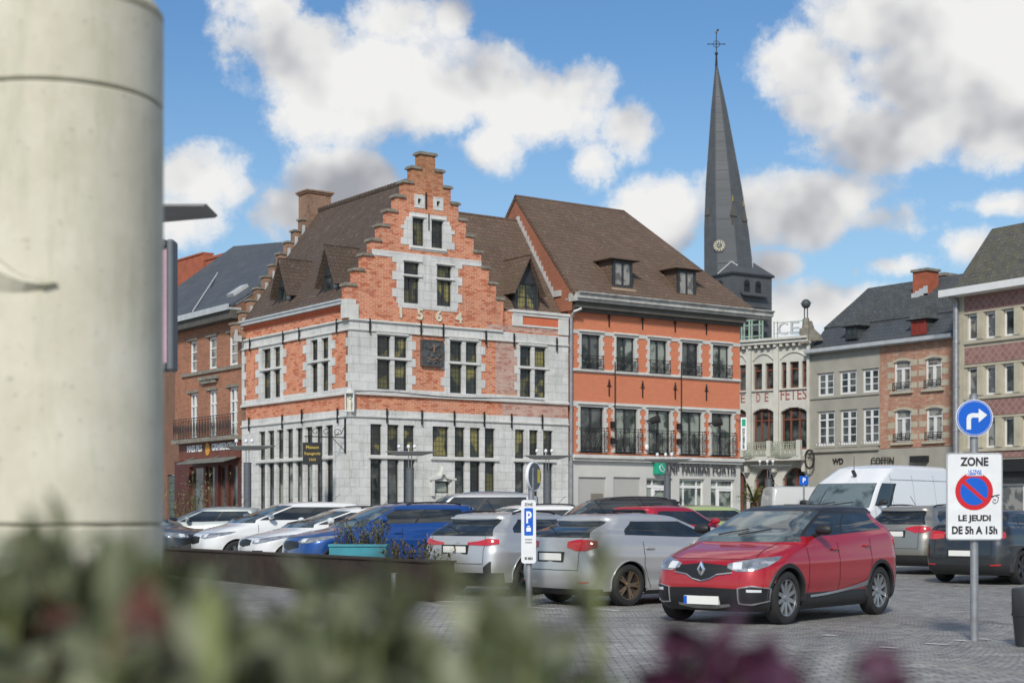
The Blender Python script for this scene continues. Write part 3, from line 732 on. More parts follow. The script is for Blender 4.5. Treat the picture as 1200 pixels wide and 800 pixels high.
# small floodlight on the far left corner
# ================================================================== BUILDING 2 : the bank
F2=Frame(*F1.w(9.14,0),ANG); b2=empty('bank_building',F2.M)
tag(b2,'orange painted brick bank with brown hipped roof, black iron balconies and grey ground floor','bank')
X2=lambda px,b=0:F2.x(px,b)
def Z2(px,py,b=0): return F2.z(px,py,b)
WB=X2(867)
u_t,u_b=Z2(681,391),Z2(692,432.4); f_t,f_b=Z2(679.6,476),Z2(692,529.6)
up=[(681,703.4),(721.8,743.6),(761,781.8),(798.8,818.6),(834.8,854.4)]
fp=[(679.6,707.6),(720.4,747),(759.2,785.6),(796.8,822.4),(833.4,857.8)]
hu=[(X2(a),X2(b),u_b,u_t) for a,b in up]; hf=[(X2(a),X2(b),f_b,f_t) for a,b in fp]
z_shop=Z2(670,537); z_sill=Z2(670,531.5); z_e=Z2(668,357.5); 
wall('brick_wall',b2,F2,0,WB,z_sill,z_e+.15,wide(hu+hf),mt['brick_bank'],0,.2)
# white quoined surrounds and bands
rh2=.165
def t2(z,a=.10,b=.17): return a if int(math.floor(z/rh2))%2 else b
z_ub0,z_ub1=u_t+.06,Z2(670,385.6)+.0; z_us0=Z2(670,433.5)-.03; z_fb1=Z2(670,469.5)
def sur2(x,z):
    if any(inrect(x,z,h) for h in hu+hf): return False
    if u_t<=z<z_ub1 : return True
    if u_b-.13<z<u_b: return True
    if f_t<=z<z_fb1: return True
    for h in hu+hf:
        if h[0]-t2(z)<x<h[1]+t2(z) and h[2]<z<h[3]: return True
    return False
mb=MB(); tx=[h[0]-q for h in hu+hf for q in (.1,.17)]+[h[1]+q for h in hu+hf for q in (.1,.17)]+[h[k] for h in hu+hf for k in (0,1)]+[0,WB]
cells(mb,tx,[u_t,z_ub1,u_b-.13,u_b,f_t,z_fb1,f_b]+[k*rh2 for k in range(60) if f_b<k*rh2<z_ub1],lambda x,z:0<x<WB and sur2(x,z),-.03,.2)
mb.build('window_surround',mt['render'],b2,F2.M)
mb=MB()
for h in hu+hf: mb.box(h[0]-.14,h[1]+.14,-.1,-.03,h[3]+.08,h[3]+.15)
mb.box(0,WB,-.09,-.03,u_b-.10,u_b-.03)
mb.box(-.05,WB+.02,-.26,0,z_shop+.02,z_sill-.02); mb.box(-.03,WB,-.18,0,z_shop-.08,z_shop+.02)
mb.build('cornice_mouldings',mt['stonep'],b2,F2.M,bevel=.015)
for i,h in enumerate(hu): window(b2,F2,h,.08,mt['dark'],mt['glass'] if i in (0,3) else mt['glass_g'],nx=2,fw=.05)
for i,h in enumerate(hf): window(b2,F2,h,.08,mt['dark'],mt['glass_g'] if i else mt['glass'],nx=2,fw=.05)
for h in hu: railing('window_railing',b2,F2,h[0]-.05,h[1]+.05,-.13,u_b+.02,u_b+.48,mt['black'],1,.3)
for h in hf: railing('balcony_railing',b2,F2,h[0]-.08,h[1]+.08,-.2,f_b+.03,f_b+.88,mt['black'],1,.2)
for px in (713.4,752.6,790.8,827.4):
    anchor(b2,F2,X2(px),Z2(px,374+(px-713)*.083),.55,mt['black'],True); anchor(b2,F2,X2(px),Z2(px,454+(px-713)*.05),.62,mt['black'],True)
# flag poles / cables and lamps on the front
for px in (718.4,796): 
    mb=MB(); mb.tube((X2(px),-.12,Z2(px,512)),(X2(px),-.12,Z2(px,424)),.022,n=6); mb.build('lightning_rod',mt['black'],b2,F2.M)
for px,py in ((716,497),(716,516),(793.5,499),(793.5,517)):
    mb=MB(); mb.box(X2(px)-.07,X2(px)+.07,-.2,-.03,Z2(px,py)-.12,Z2(px,py)+.1); mb.build('wall_lamp',mt['black'],b2,F2.M,bevel=.02)
for px,py in ((757,493),(830,496)):
    mb=MB(); c=(X2(px),-.45,Z2(px,py)); mb.tube((c[0],-.05,c[2]),(c[0],-.35,c[2]),.03,n=8); mb.tube((c[0]-.05,-.35,c[2]-.03),(c[0]+.12,-.62,c[2]+.06),.12,.16,12); mb.build('floodlight',mt['trim'],b2,F2.M)
mb=MB(); mb.ball((X2(756),-.1,Z2(756,524)),.09,.06,.12); o=mb.build('alarm_bell',mt['textwhite'],b2,F2.M,smooth=True)
# ground floor
z_go=Z2(760,560)
gh=[(X2(677.4),X2(709.6),-.1,Z2(677,558.5)),(X2(718.4),X2(750),-.1,Z2(718,558.6)),(X2(757),X2(787.6),-.1,z_go),(X2(795.6),X2(825),-.1,z_go),(X2(832.4),X2(860.5),-.1,z_go)]
wall('shopfront_wall',b2,F2,0,WB,-.1,z_shop-.08,gh,mt['render'],-.03,.3)
mb=MB()
for h in gh[:2]: mb.box(h[0]+.003,h[1]-.003,.04,.08,-.1,h[3]-.003)
mb.build('blank_panel',mt['renderp'],b2,F2.M)
mb=MB(); mb.box(X2(693),X2(706.6),.0,.038,Z2(700,588),Z2(700,578)); mb.build('letter_hatch',plain('brownish_panel',(.2,.185,.15),.6),b2,F2.M)
for i,h in enumerate(gh[2:]):
    a,b,c,d=h; y=.1; mb=MB(); f=.055
    cols=[a,a+(b-a)*.24,a+(b-a)*.76,b] if i==1 else ([a,a+(b-a)*.3,a+(b-a)*.82,b] if i==0 else [a,a+(b-a)*.34,b])
    zt=Z2(760,569.5)
    for k,xx in enumerate(cols): 
        x_=min(max(xx,a+f/2),b-f/2); mb.box(x_-f/2,x_+f/2,y,y+.08,0,d-.004)
    mb.box(a+.004,b-.004,y+.002,y+.078,zt-.05,zt+.05); mb.box(a+.004,b-.004,y+.002,y+.078,d-.07,d-.006); mb.box(a+.004,b-.004,y+.002,y+.078,0,.3)
    o=mb.build('shop_window' if i==1 else 'shop_door',mt['white'],b2,F2.M)
    mb=MB(); mb.box(a+.02,b-.02,y+.045,y+.06,.05,d-.02); mb.build('shop_glass',mt['glass_g'],o,F2.M)
    if i!=1:
        c0,c1=cols[1],cols[2]; mb=MB(); mb.box(c0+.03,c0+.1,y-.03,y+.001,.1,zt-.06); mb.box(c1-.1,c1-.03,y-.03,y+.001,.1,zt-.06); mb.box(c0+.1,c1-.1,y-.03,y+.001,zt-.15,zt-.06)
        mb.build('door_frame',mt['white'],o,F2.M)
# sign of the bank
zs=Z2(810,549.5)
mb=MB(); x0=X2(764.2); mb.box(x0,x0+.42,-.30,-.031,Z2(769,556),Z2(769,541.5)); o=mb.build('logo_panel',mt['bankgreen'],b2,F2.M,bevel=.04)
mb=MB(); xm=x0+.21; zm=Z2(769,548.5)
mb.path([(xm+.12,-.305,zm-.14),(xm-.02,-.305,zm-.1),(xm-.1,-.305,zm+.0),(xm-.07,-.305,zm+.1)],.018,5)
for k in range(4): mb.prism([(xm-.04+.05*k,zm+.15-.06*k),(xm-.02+.05*k,zm+.1-.06*k),(xm+.03+.05*k,zm+.12-.06*k)],-.312,-.301)
mb.build('logo_mark',mt['textwhite'],o,F2.M)
xl0,xl1=X2(777.5),X2(859.5)
t=text('BNP PARIBAS FORTIS',.40,mt['lettergrey'],b2,tm(F2,(xl0+xl1)/2,-.12,zs),name='fascia_lettering',depth=.02,bold=.004,space=1.12)
w=t.dimensions.x if t.dimensions.x>0 else 4.0
ws=max(v.co.x for v in t.data.vertices)-min(v.co.x for v in t.data.vertices); k=(xl1-xl0)/ws
for v in t.data.vertices: v.co.x*=k; v.co.y*=1.25
# gutter and roof
zgut=Z2(668,343); yb=3.3; zrg=Z2(604,228,3.3)
mb=MB()
prof=[(-.62,z_e+.28),(-.62,z_e+.42),(-.1,z_e+.42),(-.1,z_e+.15),(-.30,z_e+.15)]
x0,x1=-.12,WB+1.25
mb.box(x0,x1,-.60,-.56,z_e+.22,z_e+.42); mb.box(x0,x1,-.66,-.60,z_e+.36,z_e+.44); mb.box(x0,x1,-.56,.2,z_e+.2,z_e+.235)
mb.box(x0,x1,-.50,-.02,z_e+.12,z_e+.198); mb.box(x0,x0+.04,-.56,.0,z_e+.236,z_e+.42); mb.box(x1-.04,x1,-.56,.0,z_e+.236,z_e+.42)
mb.box(x0,x1,-.70,-.662,z_e+.40,z_e+.435)
mb.build('gutter',mt['woodgutter'],b2,F2.M)
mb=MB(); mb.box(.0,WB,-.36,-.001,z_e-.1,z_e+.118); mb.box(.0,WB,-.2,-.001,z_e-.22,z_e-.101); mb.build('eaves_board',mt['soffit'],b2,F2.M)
x_r=X2(731,3.3); ze=z_e+.40
mb=MB(); xg=-.15
roofpoly(mb,[(xg,-.42,ze),(WB+.55,-.42,ze),(x_r,yb,zrg),(xg,yb,zrg)],.12)
roofpoly(mb,[(xg,2*yb+.42,ze),(WB+.55,2*yb+.42,ze),(x_r,yb,zrg),(xg,yb,zrg)],.12)
roofpoly(mb,[(WB+.55,-.42,ze),(WB+.55,2*yb+.42,ze),(x_r,yb,zrg)],.12)
mb.build('roof',mt['tile2'],b2,F2.M)
mb=MB(); mb.poly([(-.10,-.2,ze-.6),(-.10,-.2,ze),(-.10,yb,zrg-.13),(-.10,2*yb+.2,ze),(-.10,2*yb+.2,ze-.6)]); mb.poly([(.12,-.2,ze-.6),(.12,2*yb+.2,ze-.6),(.12,2*yb+.2,ze),(.12,yb,zrg-.13),(.12,-.2,ze)])
mb.build('roof_gable',mt['brick_red'],b2,F2.M)
mb=MB(); # flashing between wing roof and gable
a=Vector((-.12,bw,zw)); b_=Vector((-.12,.95,zw-(zw-z_par)*(bw-.95)/(bw-.3)))
N=15
for k in range(N):
    p=a.lerp(b_,k/N); q=a.lerp(b_,(k+1)/N); mb.box(-.16,-.105,q.y,p.y,q.z+.03,p.z+.09)
mb.box(-.16,-.105,.45,.95,b_.z-.1,b_.z+.12)
mb.build('stepped_flashing',mt['zinc'],b2,F2.M)
def box_dormer(parent,F,x,y,z0,w,h,depth,wallm,roofm,framem,glassm,over=.3,rise=.42):
    mb=MB(); mb.box(x-w/2,x+w/2,y+.02,y+depth,z0,z0+h); o=mb.build('dormer',wallm,parent,F.M)
    mb=MB(); e=over
    A=(x-w/2-e,y-e,z0+h); B=(x+w/2+e,y-e,z0+h); Cc=(x+w/2+e,y+depth+.5,z0+h); D=(x-w/2-e,y+depth+.5,z0+h); P=(x,y+.35,z0+h+rise); Q=(x,y+depth+.5,z0+h+rise)
    for q in ([A,B,P],[B,Cc,Q,P],[D,A,P,Q]): roofpoly(mb,q,.05)
    mb.build('dormer_roof',roofm,o,F.M)
    mb=MB(); a,b,c,d=x-w/2+.02,x+w/2-.02,z0+.05,z0+h-.04
    mb.box(a,a+.12,y-.04,y+.019,c,d); mb.box(b-.12,b,y-.04,y+.019,c,d); mb.box(a+.12,b-.12,y-.04,y+.019,d-.1,d); mb.box(a+.12,b-.12,y-.04,y+.019,c,c+.08); mb.box((a+b)/2-.04,(a+b)/2+.04,y-.04,y+.019,c+.08,d-.1)
    mb.build('dormer_window',framem,o,F.M)
    mb=MB(); mb.box(a+.1,b-.1,y-.015,y+.0,c+.05,d-.05); mb.build('dormer_glass',glassm,o,F.M)
    return o
for px,py0,py1 in ((729,338,309),(804,348.5,320)):
    yy=.02; x=X2(px,yy); z0=Z2(px,py0,yy); h=Z2(px,py1,yy)-z0
    o=box_dormer(b2,F2,x,yy,z0,.98,h+.14,1.9,mt['tile2'],mt['tile2'],mt['dark'],mt['glass_c'],over=.22,rise=.62)
    mb=MB(); mb.box(x-.6,x+.55,yy-.16,yy-.05,z0-.14,z0-.02); mb.build('dormer_sill',plain('pale_lead_apron',(.4,.3,.2),.7),o,F2.M)
# blind sides
mb=MB(); mb.box(WB-.25,WB,.21,2*yb,0,ze-.2); mb.box(0,WB-.26,2*yb-.25,2*yb,0,ze-.2); mb.box(0.02,.2,.21,2*yb-.3,0,ze-.3); mb.build('rear_wall',mt['brick_red'],b2,F2.M)
# ================================================================== BUILDING 3 : café at the left
WC=6.15
F3=Frame(*F1L.w(-WC-.03,.0),F1L.a); b3=empty('cafe_building',F3.M)
tag(b3,'brown brick cafe with white narrow windows, slate roof and lettered brown fascia','cafe')
X3=lambda px,b=0:F3.x(px,b)
def Z3(px,py,b=0): return F3.z(px,py,b)
z3e=Z3(250,371); mb=MB()
r3u=[]
wt,wb=Z3(246,395),Z3(246,432.6)
for a,b in ((222,230.8),(243.8,253.8),(267.6,278.6)): r3u.append((X3(a),X3(b),wb,wt))
vt,vb=Z3(246,457.5),Z3(246,513)
for a,b in ((222,231.2),(244.4,254),(267.8,278.8)): r3u.append((X3(a),X3(b),vb,vt))
z3sh=Z3(246,515); z3g=Z3(246,538)
wall('brick_wall',b3,F3,0,WC,z3sh,z3e,r3u,mt['brick_cafe'],0,.15)
for i,h in enumerate(r3u): window(b3,F3,h,.08,mt['white'],mt['glass_c'],nx=1 if i<3 else 2,nz=3,fw=.09,transom=.72 if i>2 else None,bar=.04)
mb=MB(); s0,s1=X3(214),WC
mb.box(s0,s1,-.08,0,Z3(246,437),Z3(246,433)); mb.box(X3(236),X3(257),-.16,0,Z3(246,445),Z3(246,441)); mb.box(X3(238),X3(255),-.12,0,Z3(246,449),Z3(246,445)-.004)
mb.box(s0-.1,s1,-.45,0,z3sh-.1,z3sh+.06)
for h in r3u[:3]: mb.box(h[0]-.15,h[1]+.1,-.05,0,h[3],h[3]+.1)
for h in r3u[3:]: mb.box(h[0]-.15,h[1]+.1,-.05,0,h[3],h[3]+.1)
mb.build('stone_trim',mt['stoned'],b3,F3.M)
railing('balcony_railing',b3,F3,s0,WC-.1,-.4,z3sh+.08,z3sh+.85,mt['black'],1,.25)
mb=MB(); mb.box(-.1,WC-.05,-.5,0,z3e-.0,z3e+.08); mb.box(-.1,WC-.05,-.56,-.5,z3e-.02,z3e+.2); mb.build('gutter',mt['gutter'],b3,F3.M)
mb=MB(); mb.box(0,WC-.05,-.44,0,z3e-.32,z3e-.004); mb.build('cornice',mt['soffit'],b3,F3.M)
b_=4.6; zr3=Z3(325,291,b_)
mb=MB(); xl=X3(262,b_)
roofpoly(mb,[(-1.0,-.45,z3e+.16),(WC-.02,-.45,z3e+.16),(WC-.02,b_,zr3),(-1.0,b_,zr3)],.1)
roofpoly(mb,[(-1.0,2*b_,z3e+.1),(WC-.02,2*b_,z3e+.1),(WC-.02,b_,zr3),(-1.0,b_,zr3)],.1)
mb.build('roof',mt['spire'],b3,F3.M)
mb=MB(); mb.poly([(WC-.06,-.3,z3e-.3),(WC-.06,2*b_,z3e-.3),(WC-.06,2*b_,z3e+.05),(WC-.06,b_,zr3-.1),(WC-.06,-.3,z3e+.12)]); mb.build('roof_gable',mt['brick_dark'],b3,F3.M)
mb=MB(); xk=X3(300,1.4)
n_=Vector((0,-(zr3-z3e),(b_+.45))).normalized()
def onroof(x,y): return Vector((x,y,z3e+.16+(zr3-z3e-.16)*(y+.45)/(b_+.45)))
q=[onroof(xk-.3,.35),onroof(xk+.3,.35),onroof(xk+.3,.95),onroof(xk-.3,.95)]
n_=(q[1]-q[0]).cross(q[2]-q[0]).normalized()
roofpoly(mb,[p+n_*.12 for p in q],.12); mb.build('skylight',mt['zinc'],b3,F3.M)
# fascia and shop front
mb=MB(); mb.box(X3(214),WC-.05,-.16,-.0,z3g,z3sh-.104); mb.build('fascia',plain('brown_fascia',(.16,.05,.03),.6,var=.2),b3,F3.M)
zz=(z3g+z3sh-.1)/2+.1
def fit(t,w,h=None):
    xs=[v.co.x for v in t.data.vertices]; k=w/(max(xs)-min(xs))
    for v in t.data.vertices: v.co.x*=k
    if h:
        ys=[v.co.y for v in t.data.vertices]; k=h/(max(ys)-min(ys))
        for v in t.data.vertices: v.co.y*=k
fit(text('MAES PILS',.3,mt['textwhite'],b3,tm(F3,X3(233),-.18,zz),name='fascia_lettering',bold=.01),X3(242)-X3(224.6),.27)
fit(text('GRIMBERGEN',.3,mt['textwhite'],b3,tm(F3,X3(266.5),-.18,zz),name='fascia_lettering',bold=.01),X3(280)-X3(253.5),.27)
mb=MB(); mb.prism([(X3(248)+.22*math.sin(t)*(1 if t<3.14 else .8),zz-.04+.26*math.cos(t)) for t in [k*.6283 for k in range(10)]],-.19,-.161); mb.build('emblem',plain('amber_emblem',(.6,.3,.03),.5),b3,F3.M)
gd=[(X3(222),X3(239),-.1,z3g-.25),(X3(241.5),X3(252),-.1,z3g-.25),(X3(256),X3(264),-.1,z3g-.25),(X3(268),X3(279),-.1,z3g-.25)]
wall('shop_front',b3,F3,0,WC,-.1,z3g-.004,gd,plain('maroon_shopfront',(.09,.025,.018),.6,var=.2),-.02,.3)
for h in gd: window(b3,F3,h,.1,mt['brownwin'],mt['glass'],nx=1,nz=1,fw=.06)
mb=MB(); mb.prism([(X3(228),0),(WC-.1,0),(WC-.1,.06),(X3(228),.05)],-.75,-.17)
for v in range(len(mb.v)):
    x,y,z=mb.v[v]; mb.v[v]=(x,y,z+z3g-.02+(y+.17)*.28)
for xx in (X3(232),X3(262)): mb.tube((xx,-.17,z3g+.1),(xx,-.7,z3g-.12),.02,n=6)
mb.build('awning',plain('grey_awning',(.17,.17,.15),.8,var=.2),b3,F3.M)
mb=MB(); mb.box(.0,.2,.15,8.5,0,z3e-.1); mb.box(.2,WC,8.2,8.5,0,z3e-.1); mb.build('rear_wall',mt['brick_dark'],b3,F3.M)
# neighbour turning the corner at the far left
F4=Frame(*F3.w(-.02,.02),F3.a+R(90)); 
F4=Frame(*F3.w(-5.5,.9),F3.a-R(-2)); b4=empty('corner_house',F4.M)
tag(b4,'dim brown brick house left of the cafe, half hidden by the round stone column','house')
z4=Z3(206,373)
X4=lambda px:F4.x(px)
hh4=[(X4(196),X4(207),-.1,F4.z(200,556))]
wall('brick_wall',b4,F4,-.5,5.45,-.1,F4.z(200,372),hh4,mt['brick_dark'],0,.2)
mb=MB(); mb.box(hh4[0][0],hh4[0][1],.08,.14,-.1,hh4[0][3]-.02)
for k in range(8): mb.box(hh4[0][0]+.02,hh4[0][1]-.02,.06,.08,.2+.36*k,.2+.36*k+.3)
mb.build('garage_door',plain('grey_green_door',(.09,.12,.11),.6),b4,F4.M)
mb=MB(); ze4=F4.z(200,371); mb.box(-.5,5.4,-.3,.1,ze4,ze4+.18); mb.build('cornice',mt['stoned'],b4,F4.M)
zt4=F4.z(206,308,4.6); zt4b=F4.z(246,314,4.6)
mb=MB(); roofpoly(mb,[(-.5,-.3,ze4+.18),(5.45,-.3,ze4+.18),(X4(228)+.0+5.0 if False else 6.9,4.6,zt4b),(-.5,4.6,zt4)],.1); mb.build('roof',mt['spire'],b4,F4.M)
mb=MB(); xa=F4.x(206,5.0); xb_=F4.x(243,5.0); xc_=F4.x(246,5.0); xd=F4.x(265,5.0)
mb.box(xa,xb_,4.8,5.3,ze4,F4.z(225,303,5)); mb.box(xb_+.01,xd,4.9,5.5,ze4,F4.z(250,304,5)); mb.box(xb_+.01-.05,xd+.05,4.85,5.55,F4.z(250,304,5)+.005,F4.z(250,304,5)+.12)
mb.box(xa-.05,xb_,4.75,5.35,F4.z(225,303,5)+.005,F4.z(225,303,5)+.08)
mb.build('chimney',mt['chim'],b4,F4.M)
mb=MB(); pv=[(5.75,0,ze4+.2),(6.9,4.6,zt4b)]
mb.path([F4.M.inverted()@(F3.M@onroof(X3(226,-.3),-.3)) + Vector((0,0,.05)), F4.M.inverted()@(F3.M@onroof(X3(262,4.5),4.5))+Vector((0,0,.05))],.035,6); mb.build('valley_flashing',mt['zinc'],b4,F4.M)
# ================================================================== ROW AT THE RIGHT
A2=ANG-math.pi/2
Xo,Yo=at(1120,70),70.0
def leftend(px,X,Y,dx,dy):           # walk from (X,Y) along (dx,dy) until seen at column px
    t=(px-CX)/FPX; u=(t*Y-X)/(dx-t*dy); return (X+dx*u,Y+dy*u,u)
dL=(-math.cos(A2),-math.sin(A2))
ex,ey,WG=leftend(948.5,Xo,Yo,*dL)
F5=Frame(ex,ey,A2)
X5=lambda px,b=0:F5.x(px,b)
def Z5(px,py,b=0): return F5.z(px,py,b)
xm5=X5(1031); zg5=Z5(1020,407); z5s=Z5(1000,527)
# --- grey rendered house
b5=empty('grey_house',F5.M); tag(b5,'grey rendered house with white gridded windows and one dark dormer in its slate mansard','house')
hu5=[(X5(a),X5(b),Z5(970,463.5),Z5(970,437)) for a,b in ((958.4,977),(984,1003.6),(1011,1029.8))]
hf5=[(X5(a),X5(b),Z5(970,522),Z5(970,482)) for a,b in ((958.6,978),(985,1004),(1011.4,1030.4))]
wall('rendered_wall',b5,F5,0,xm5,z5s,zg5,hu5+hf5,mt['greyr'],0,.16)
for h in hu5: window(b5,F5,h,.06,mt['white'],mt['glass'],nx=2,nz=3,fw=.09,bar=.04)
for h in hf5: window(b5,F5,h,.06,mt['white'],mt['glass'],nx=2,nz=3,fw=.09,transom=.76,bar=.04)
mb=MB(); 
for zz_ in (hu5[0][2],): mb.box(0,xm5,-.06,0,zz_-.13,zz_-.03)
for h in hf5: mb.box(h[0]-.1,h[1]+.1,-.16,0,h[2]-.12,h[2]-.01)
for h in hu5+hf5: mb.box(h[0]-.06,h[1]+.04,-.03,0,h[3]+.02,h[3]+.08)
mb.box(0,xm5,-.14,0,z5s-.05,z5s+.12)
mb.build('sill',mt['greyr'],b5,F5.M)
for h in hf5:
    mb=MB(); zz_=h[2]-.0
    for k in range(7):
        xx=h[0]+(h[1]-h[0])*k/6; mb.path([(xx-.05,-.14,zz_),(xx,-.14,zz_+.14),(xx+.06,-.14,zz_+.01)],.012,4)
    mb.box(h[0],h[1],-.15,-.13,zz_+.12,zz_+.14); mb.build('sill_grille',mt['steel'],b5,F5.M)
hs5=[(.5,xm5-.5,-.1,2.6)]
wall('shopfront_wall',b5,F5,0,xm5,-.1,z5s-.051,hs5,mt['greyr'],-.02,.3); window(b5,F5,hs5[0],.1,mt['dark'],mt['glass'],nx=3,fw=.08)
text('WD',.38,mt['textblack'],b5,tm(F5,X5(983),-.06,Z5(983,540.5)),name='shop_lettering',bold=.01)
mb=MB(); c=(X5(954.5),-.35,Z5(954,538))
pts=[(c[0],c[1]+.0+.36*math.cos(t),c[2]+.42*math.sin(t)) for t in [2*math.pi*k/14 for k in range(15)]]; pts=[(c[0]+.3*math.cos(t),c[1],c[2]+.45*math.sin(t)) for t in [2*math.pi*k/14 for k in range(15)]]
mb.path(pts,.05,6); mb.tube((c[0],-.0,c[2]+.44),(c[0],-.36,c[2]+.44),.02,n=6); mb.build('ring_sign',mt['trim'],b5,F5.M)
# --- brick house
b6=empty('brick_house',F5.sub(xm5,0).M); tag(b6,'spalled red brick house with arched white windows, red shuttered dormer and two chimneys','house')
hu6=[(X5(a),X5(b),Z5(1057,458),Z5(1057,421.5)) for a,b in ((1047.8,1067),(1084.5,1103.8))]
hf6=[(X5(a),X5(b),Z5(1057,518),Z5(1057,479)) for a,b in ((1048.4,1067.6),(1085.4,1104.6))]
xe5=X5(1121)
wall('brick_wall',b6,F5,xm5+.003,xe5,z5s,zg5,hu6+hf6,mt['brick_mix'],0,.16)
mb=MB()
for h in hu6+hf6:
    for k in range(3):
        z0=h[2]+.1+(h[3]-h[2]-.2)*k/2.4
        mb.box(h[0]-.38,h[0]-.003,-.012,.1,z0,z0+.26); mb.box(h[1]+.003,h[1]+.38,-.012,.1,z0,z0+.26)
    n=8; w=(h[1]-h[0])/2; xc=(h[0]+h[1])/2
    for k in range(n):
        a0=-1+2*k/n; a1=-1+2*(k+1)/n
        mb.prism([(xc+w*1.12*a0,h[3]-.03-.10*a0*a0),(xc+w*1.12*a1,h[3]-.03-.10*a1*a1),(xc+w*1.16*a1,h[3]+.07-.10*a1*a1),(xc+w*1.16*a0,h[3]+.07-.10*a0*a0)],-.04,.09)
    mb.box(h[0]-.16,h[1]+.16,-.12,.0,h[2]-.12,h[2]-.01)
mb.box(xe5-.2,xe5,-.015,.0,z5s,zg5)
mb.build('stone_quoin',mt['concrete'],b6,F5.M)
for h in hu6+hf6:
    window(b6,F5,h,.06,mt['white'],mt['glass_c'],nx=2,nz=1,fw=.09,transom=.72,bar=.05,bars_above=False)
    railing('window_railing',b6,F5,h[0],h[1],-.1,h[2]+.08,h[2]+.38,mt['black'],0,.2,.014)
hs6=[(xm5+.5,xe5-.6,-.1,2.6)]
wall('shopfront_wall',b6,F5,xm5+.003,xe5,-.1,z5s-.02,hs6,mt['greyr'],-.02,.3); window(b6,F5,hs6[0],.1,mt['dark'],mt['glass'],nx=3,fw=.08)
fit(text('COFFIN',.5,mt['textblack'],b6,tm(F5,X5(1036),-.12,Z5(1036,540)),name='shop_lettering',bold=.006),X5(1049)-X5(1022),.32)
mb=MB(); xx=X5(1080); mb.box(xx-.45,xx+.45,-.3,-.03,Z5(1080,541),Z5(1080,534)); mb.build('ventilation_box',mt['trim'],b6,F5.M)
# mansard roof, one half to each house
zb5=Z5(1020,378,.95); ybk=.95; zr5=Z5(1060,331,4.6); yrg=4.6
xh0,xh1=0.05,X5(967,ybk); xh2=X5(1018,yrg)
def mans(par,xa,xb,left):
    mb=MB()
    a0=xa; a1=xh1 if left else xa; a2=xh2 if left else xa
    ze_=zg5+.12
    roofpoly(mb,[(a0,-.1,ze_),(xb,-.1,ze_),(xb,ybk,zb5),(a1,ybk,zb5)],.08)
    mb.build('lower_roof',mt['slate'],par,F5.M); mb=MB()
    roofpoly(mb,[(a1-.05,ybk-.06,zb5+.03),(xb,ybk-.06,zb5+.03),(xb,yrg,zr5),(a2,yrg,zr5)],.08)
    roofpoly(mb,[(a1,2*yrg-ybk,zb5),(xb,2*yrg-ybk,zb5),(xb,yrg,zr5),(a2,yrg,zr5)],.08)
    if left: roofpoly(mb,[(a1,ybk,zb5),(a2,yrg,zr5),(a1,2*yrg-ybk,zb5)],.08)
    mb.build('upper_roof',mt['slate2'],par,F5.M)
    if left:
        mb=MB(); roofpoly(mb,[(a0,-.1,ze_),(a1,ybk,zb5),(a1,2*yrg-ybk,zb5),(a0,2*yrg,ze_)],.08); mb.build('side_roof',mt['slate'],par,F5.M)
    mb=MB(); mb.box(xa-.05 if left else xa,xb,-.34,-.02,zg5-.02,zg5+.14); mb.box(xa-.05 if left else xa,xb,-.40,-.34,zg5+.02,zg5+.19)
    mb.build('gutter',mt['gutter'],par,F5.M)
xr_end=X5(1140,3)
mans(b5,xh0,xm5,True); mans(b6,xm5+.003,xe5+.0,False)
def hood_dormer(parent,F,px,py0,py1,w,wallm,framem,glassm):
    yy=.08; x=F.x(px,yy); z0=F.z(px,py0,yy); h=F.z(px,py1,yy)-z0
    return box_dormer(parent,F,x,yy,z0,w,h,1.3,wallm,mt['slate2'],framem,glassm,over=.2,rise=.62)
hood_dormer(b5,F5,998,398,382,.75,mt['slate2'],mt['dark'],mt['glass'])
hood_dormer(b6,F5,1077,393.5,374,.9,mt['slate2'],mt['redwood'],mt['redwood'])
mb=MB(); yy=3.2; x=X5(1083.5,yy); mb.box(x-.42,x+.42,yy-.35,yy+.5,Z5(1083,346,yy),Z5(1083,319,yy)); 
mb.build('chimney',mt['chim'],b6,F5.M); mb=MB()
x2=X5(1104.5,5.6); mb.box(x2-.42,x2+.42,5.2,6.0,zr5-1.2,Z5(1104,325,5.6))
mb.build('chimney',mt['chim'],b6,F5.M)
mb=MB(); mb.box(x-.5,x+.5,yy-.43,yy+.58,Z5(1083,319,yy)+.002,Z5(1083,316,yy)); mb.box(x2-.52,x2+.52,5.1,6.1,Z5(1104,325,5.6)+.002,Z5(1104,321.5,5.6))
mb.build('chimney_cap',mt['stoned'],b6,F5.M)
mb=MB(); 
for k in range(4): mb.box(x-.47+.24*k,x-.23+.24*k,yy-.40,yy-.352,Z5(1083,346-2.2*k,yy)-.25,Z5(1083,346-2.2*k,yy)+.1)
mb.build('chimney_flashing',mt['zinc'],b6,F5.M)
mb=MB(); mb.box(0.02,.2,.2,9,0,zg5-.1); mb.box(.2,xm5,8.8,9,0,zg5-.1); mb.build('rear_wall',mt['brick_dark'],b5,F5.M)
mb=MB(); mb.box(xm5+.003,xe5,8.8,9,0,zg5-.1); mb.build('rear_wall',mt['brick_dark'],b6,F5.M)
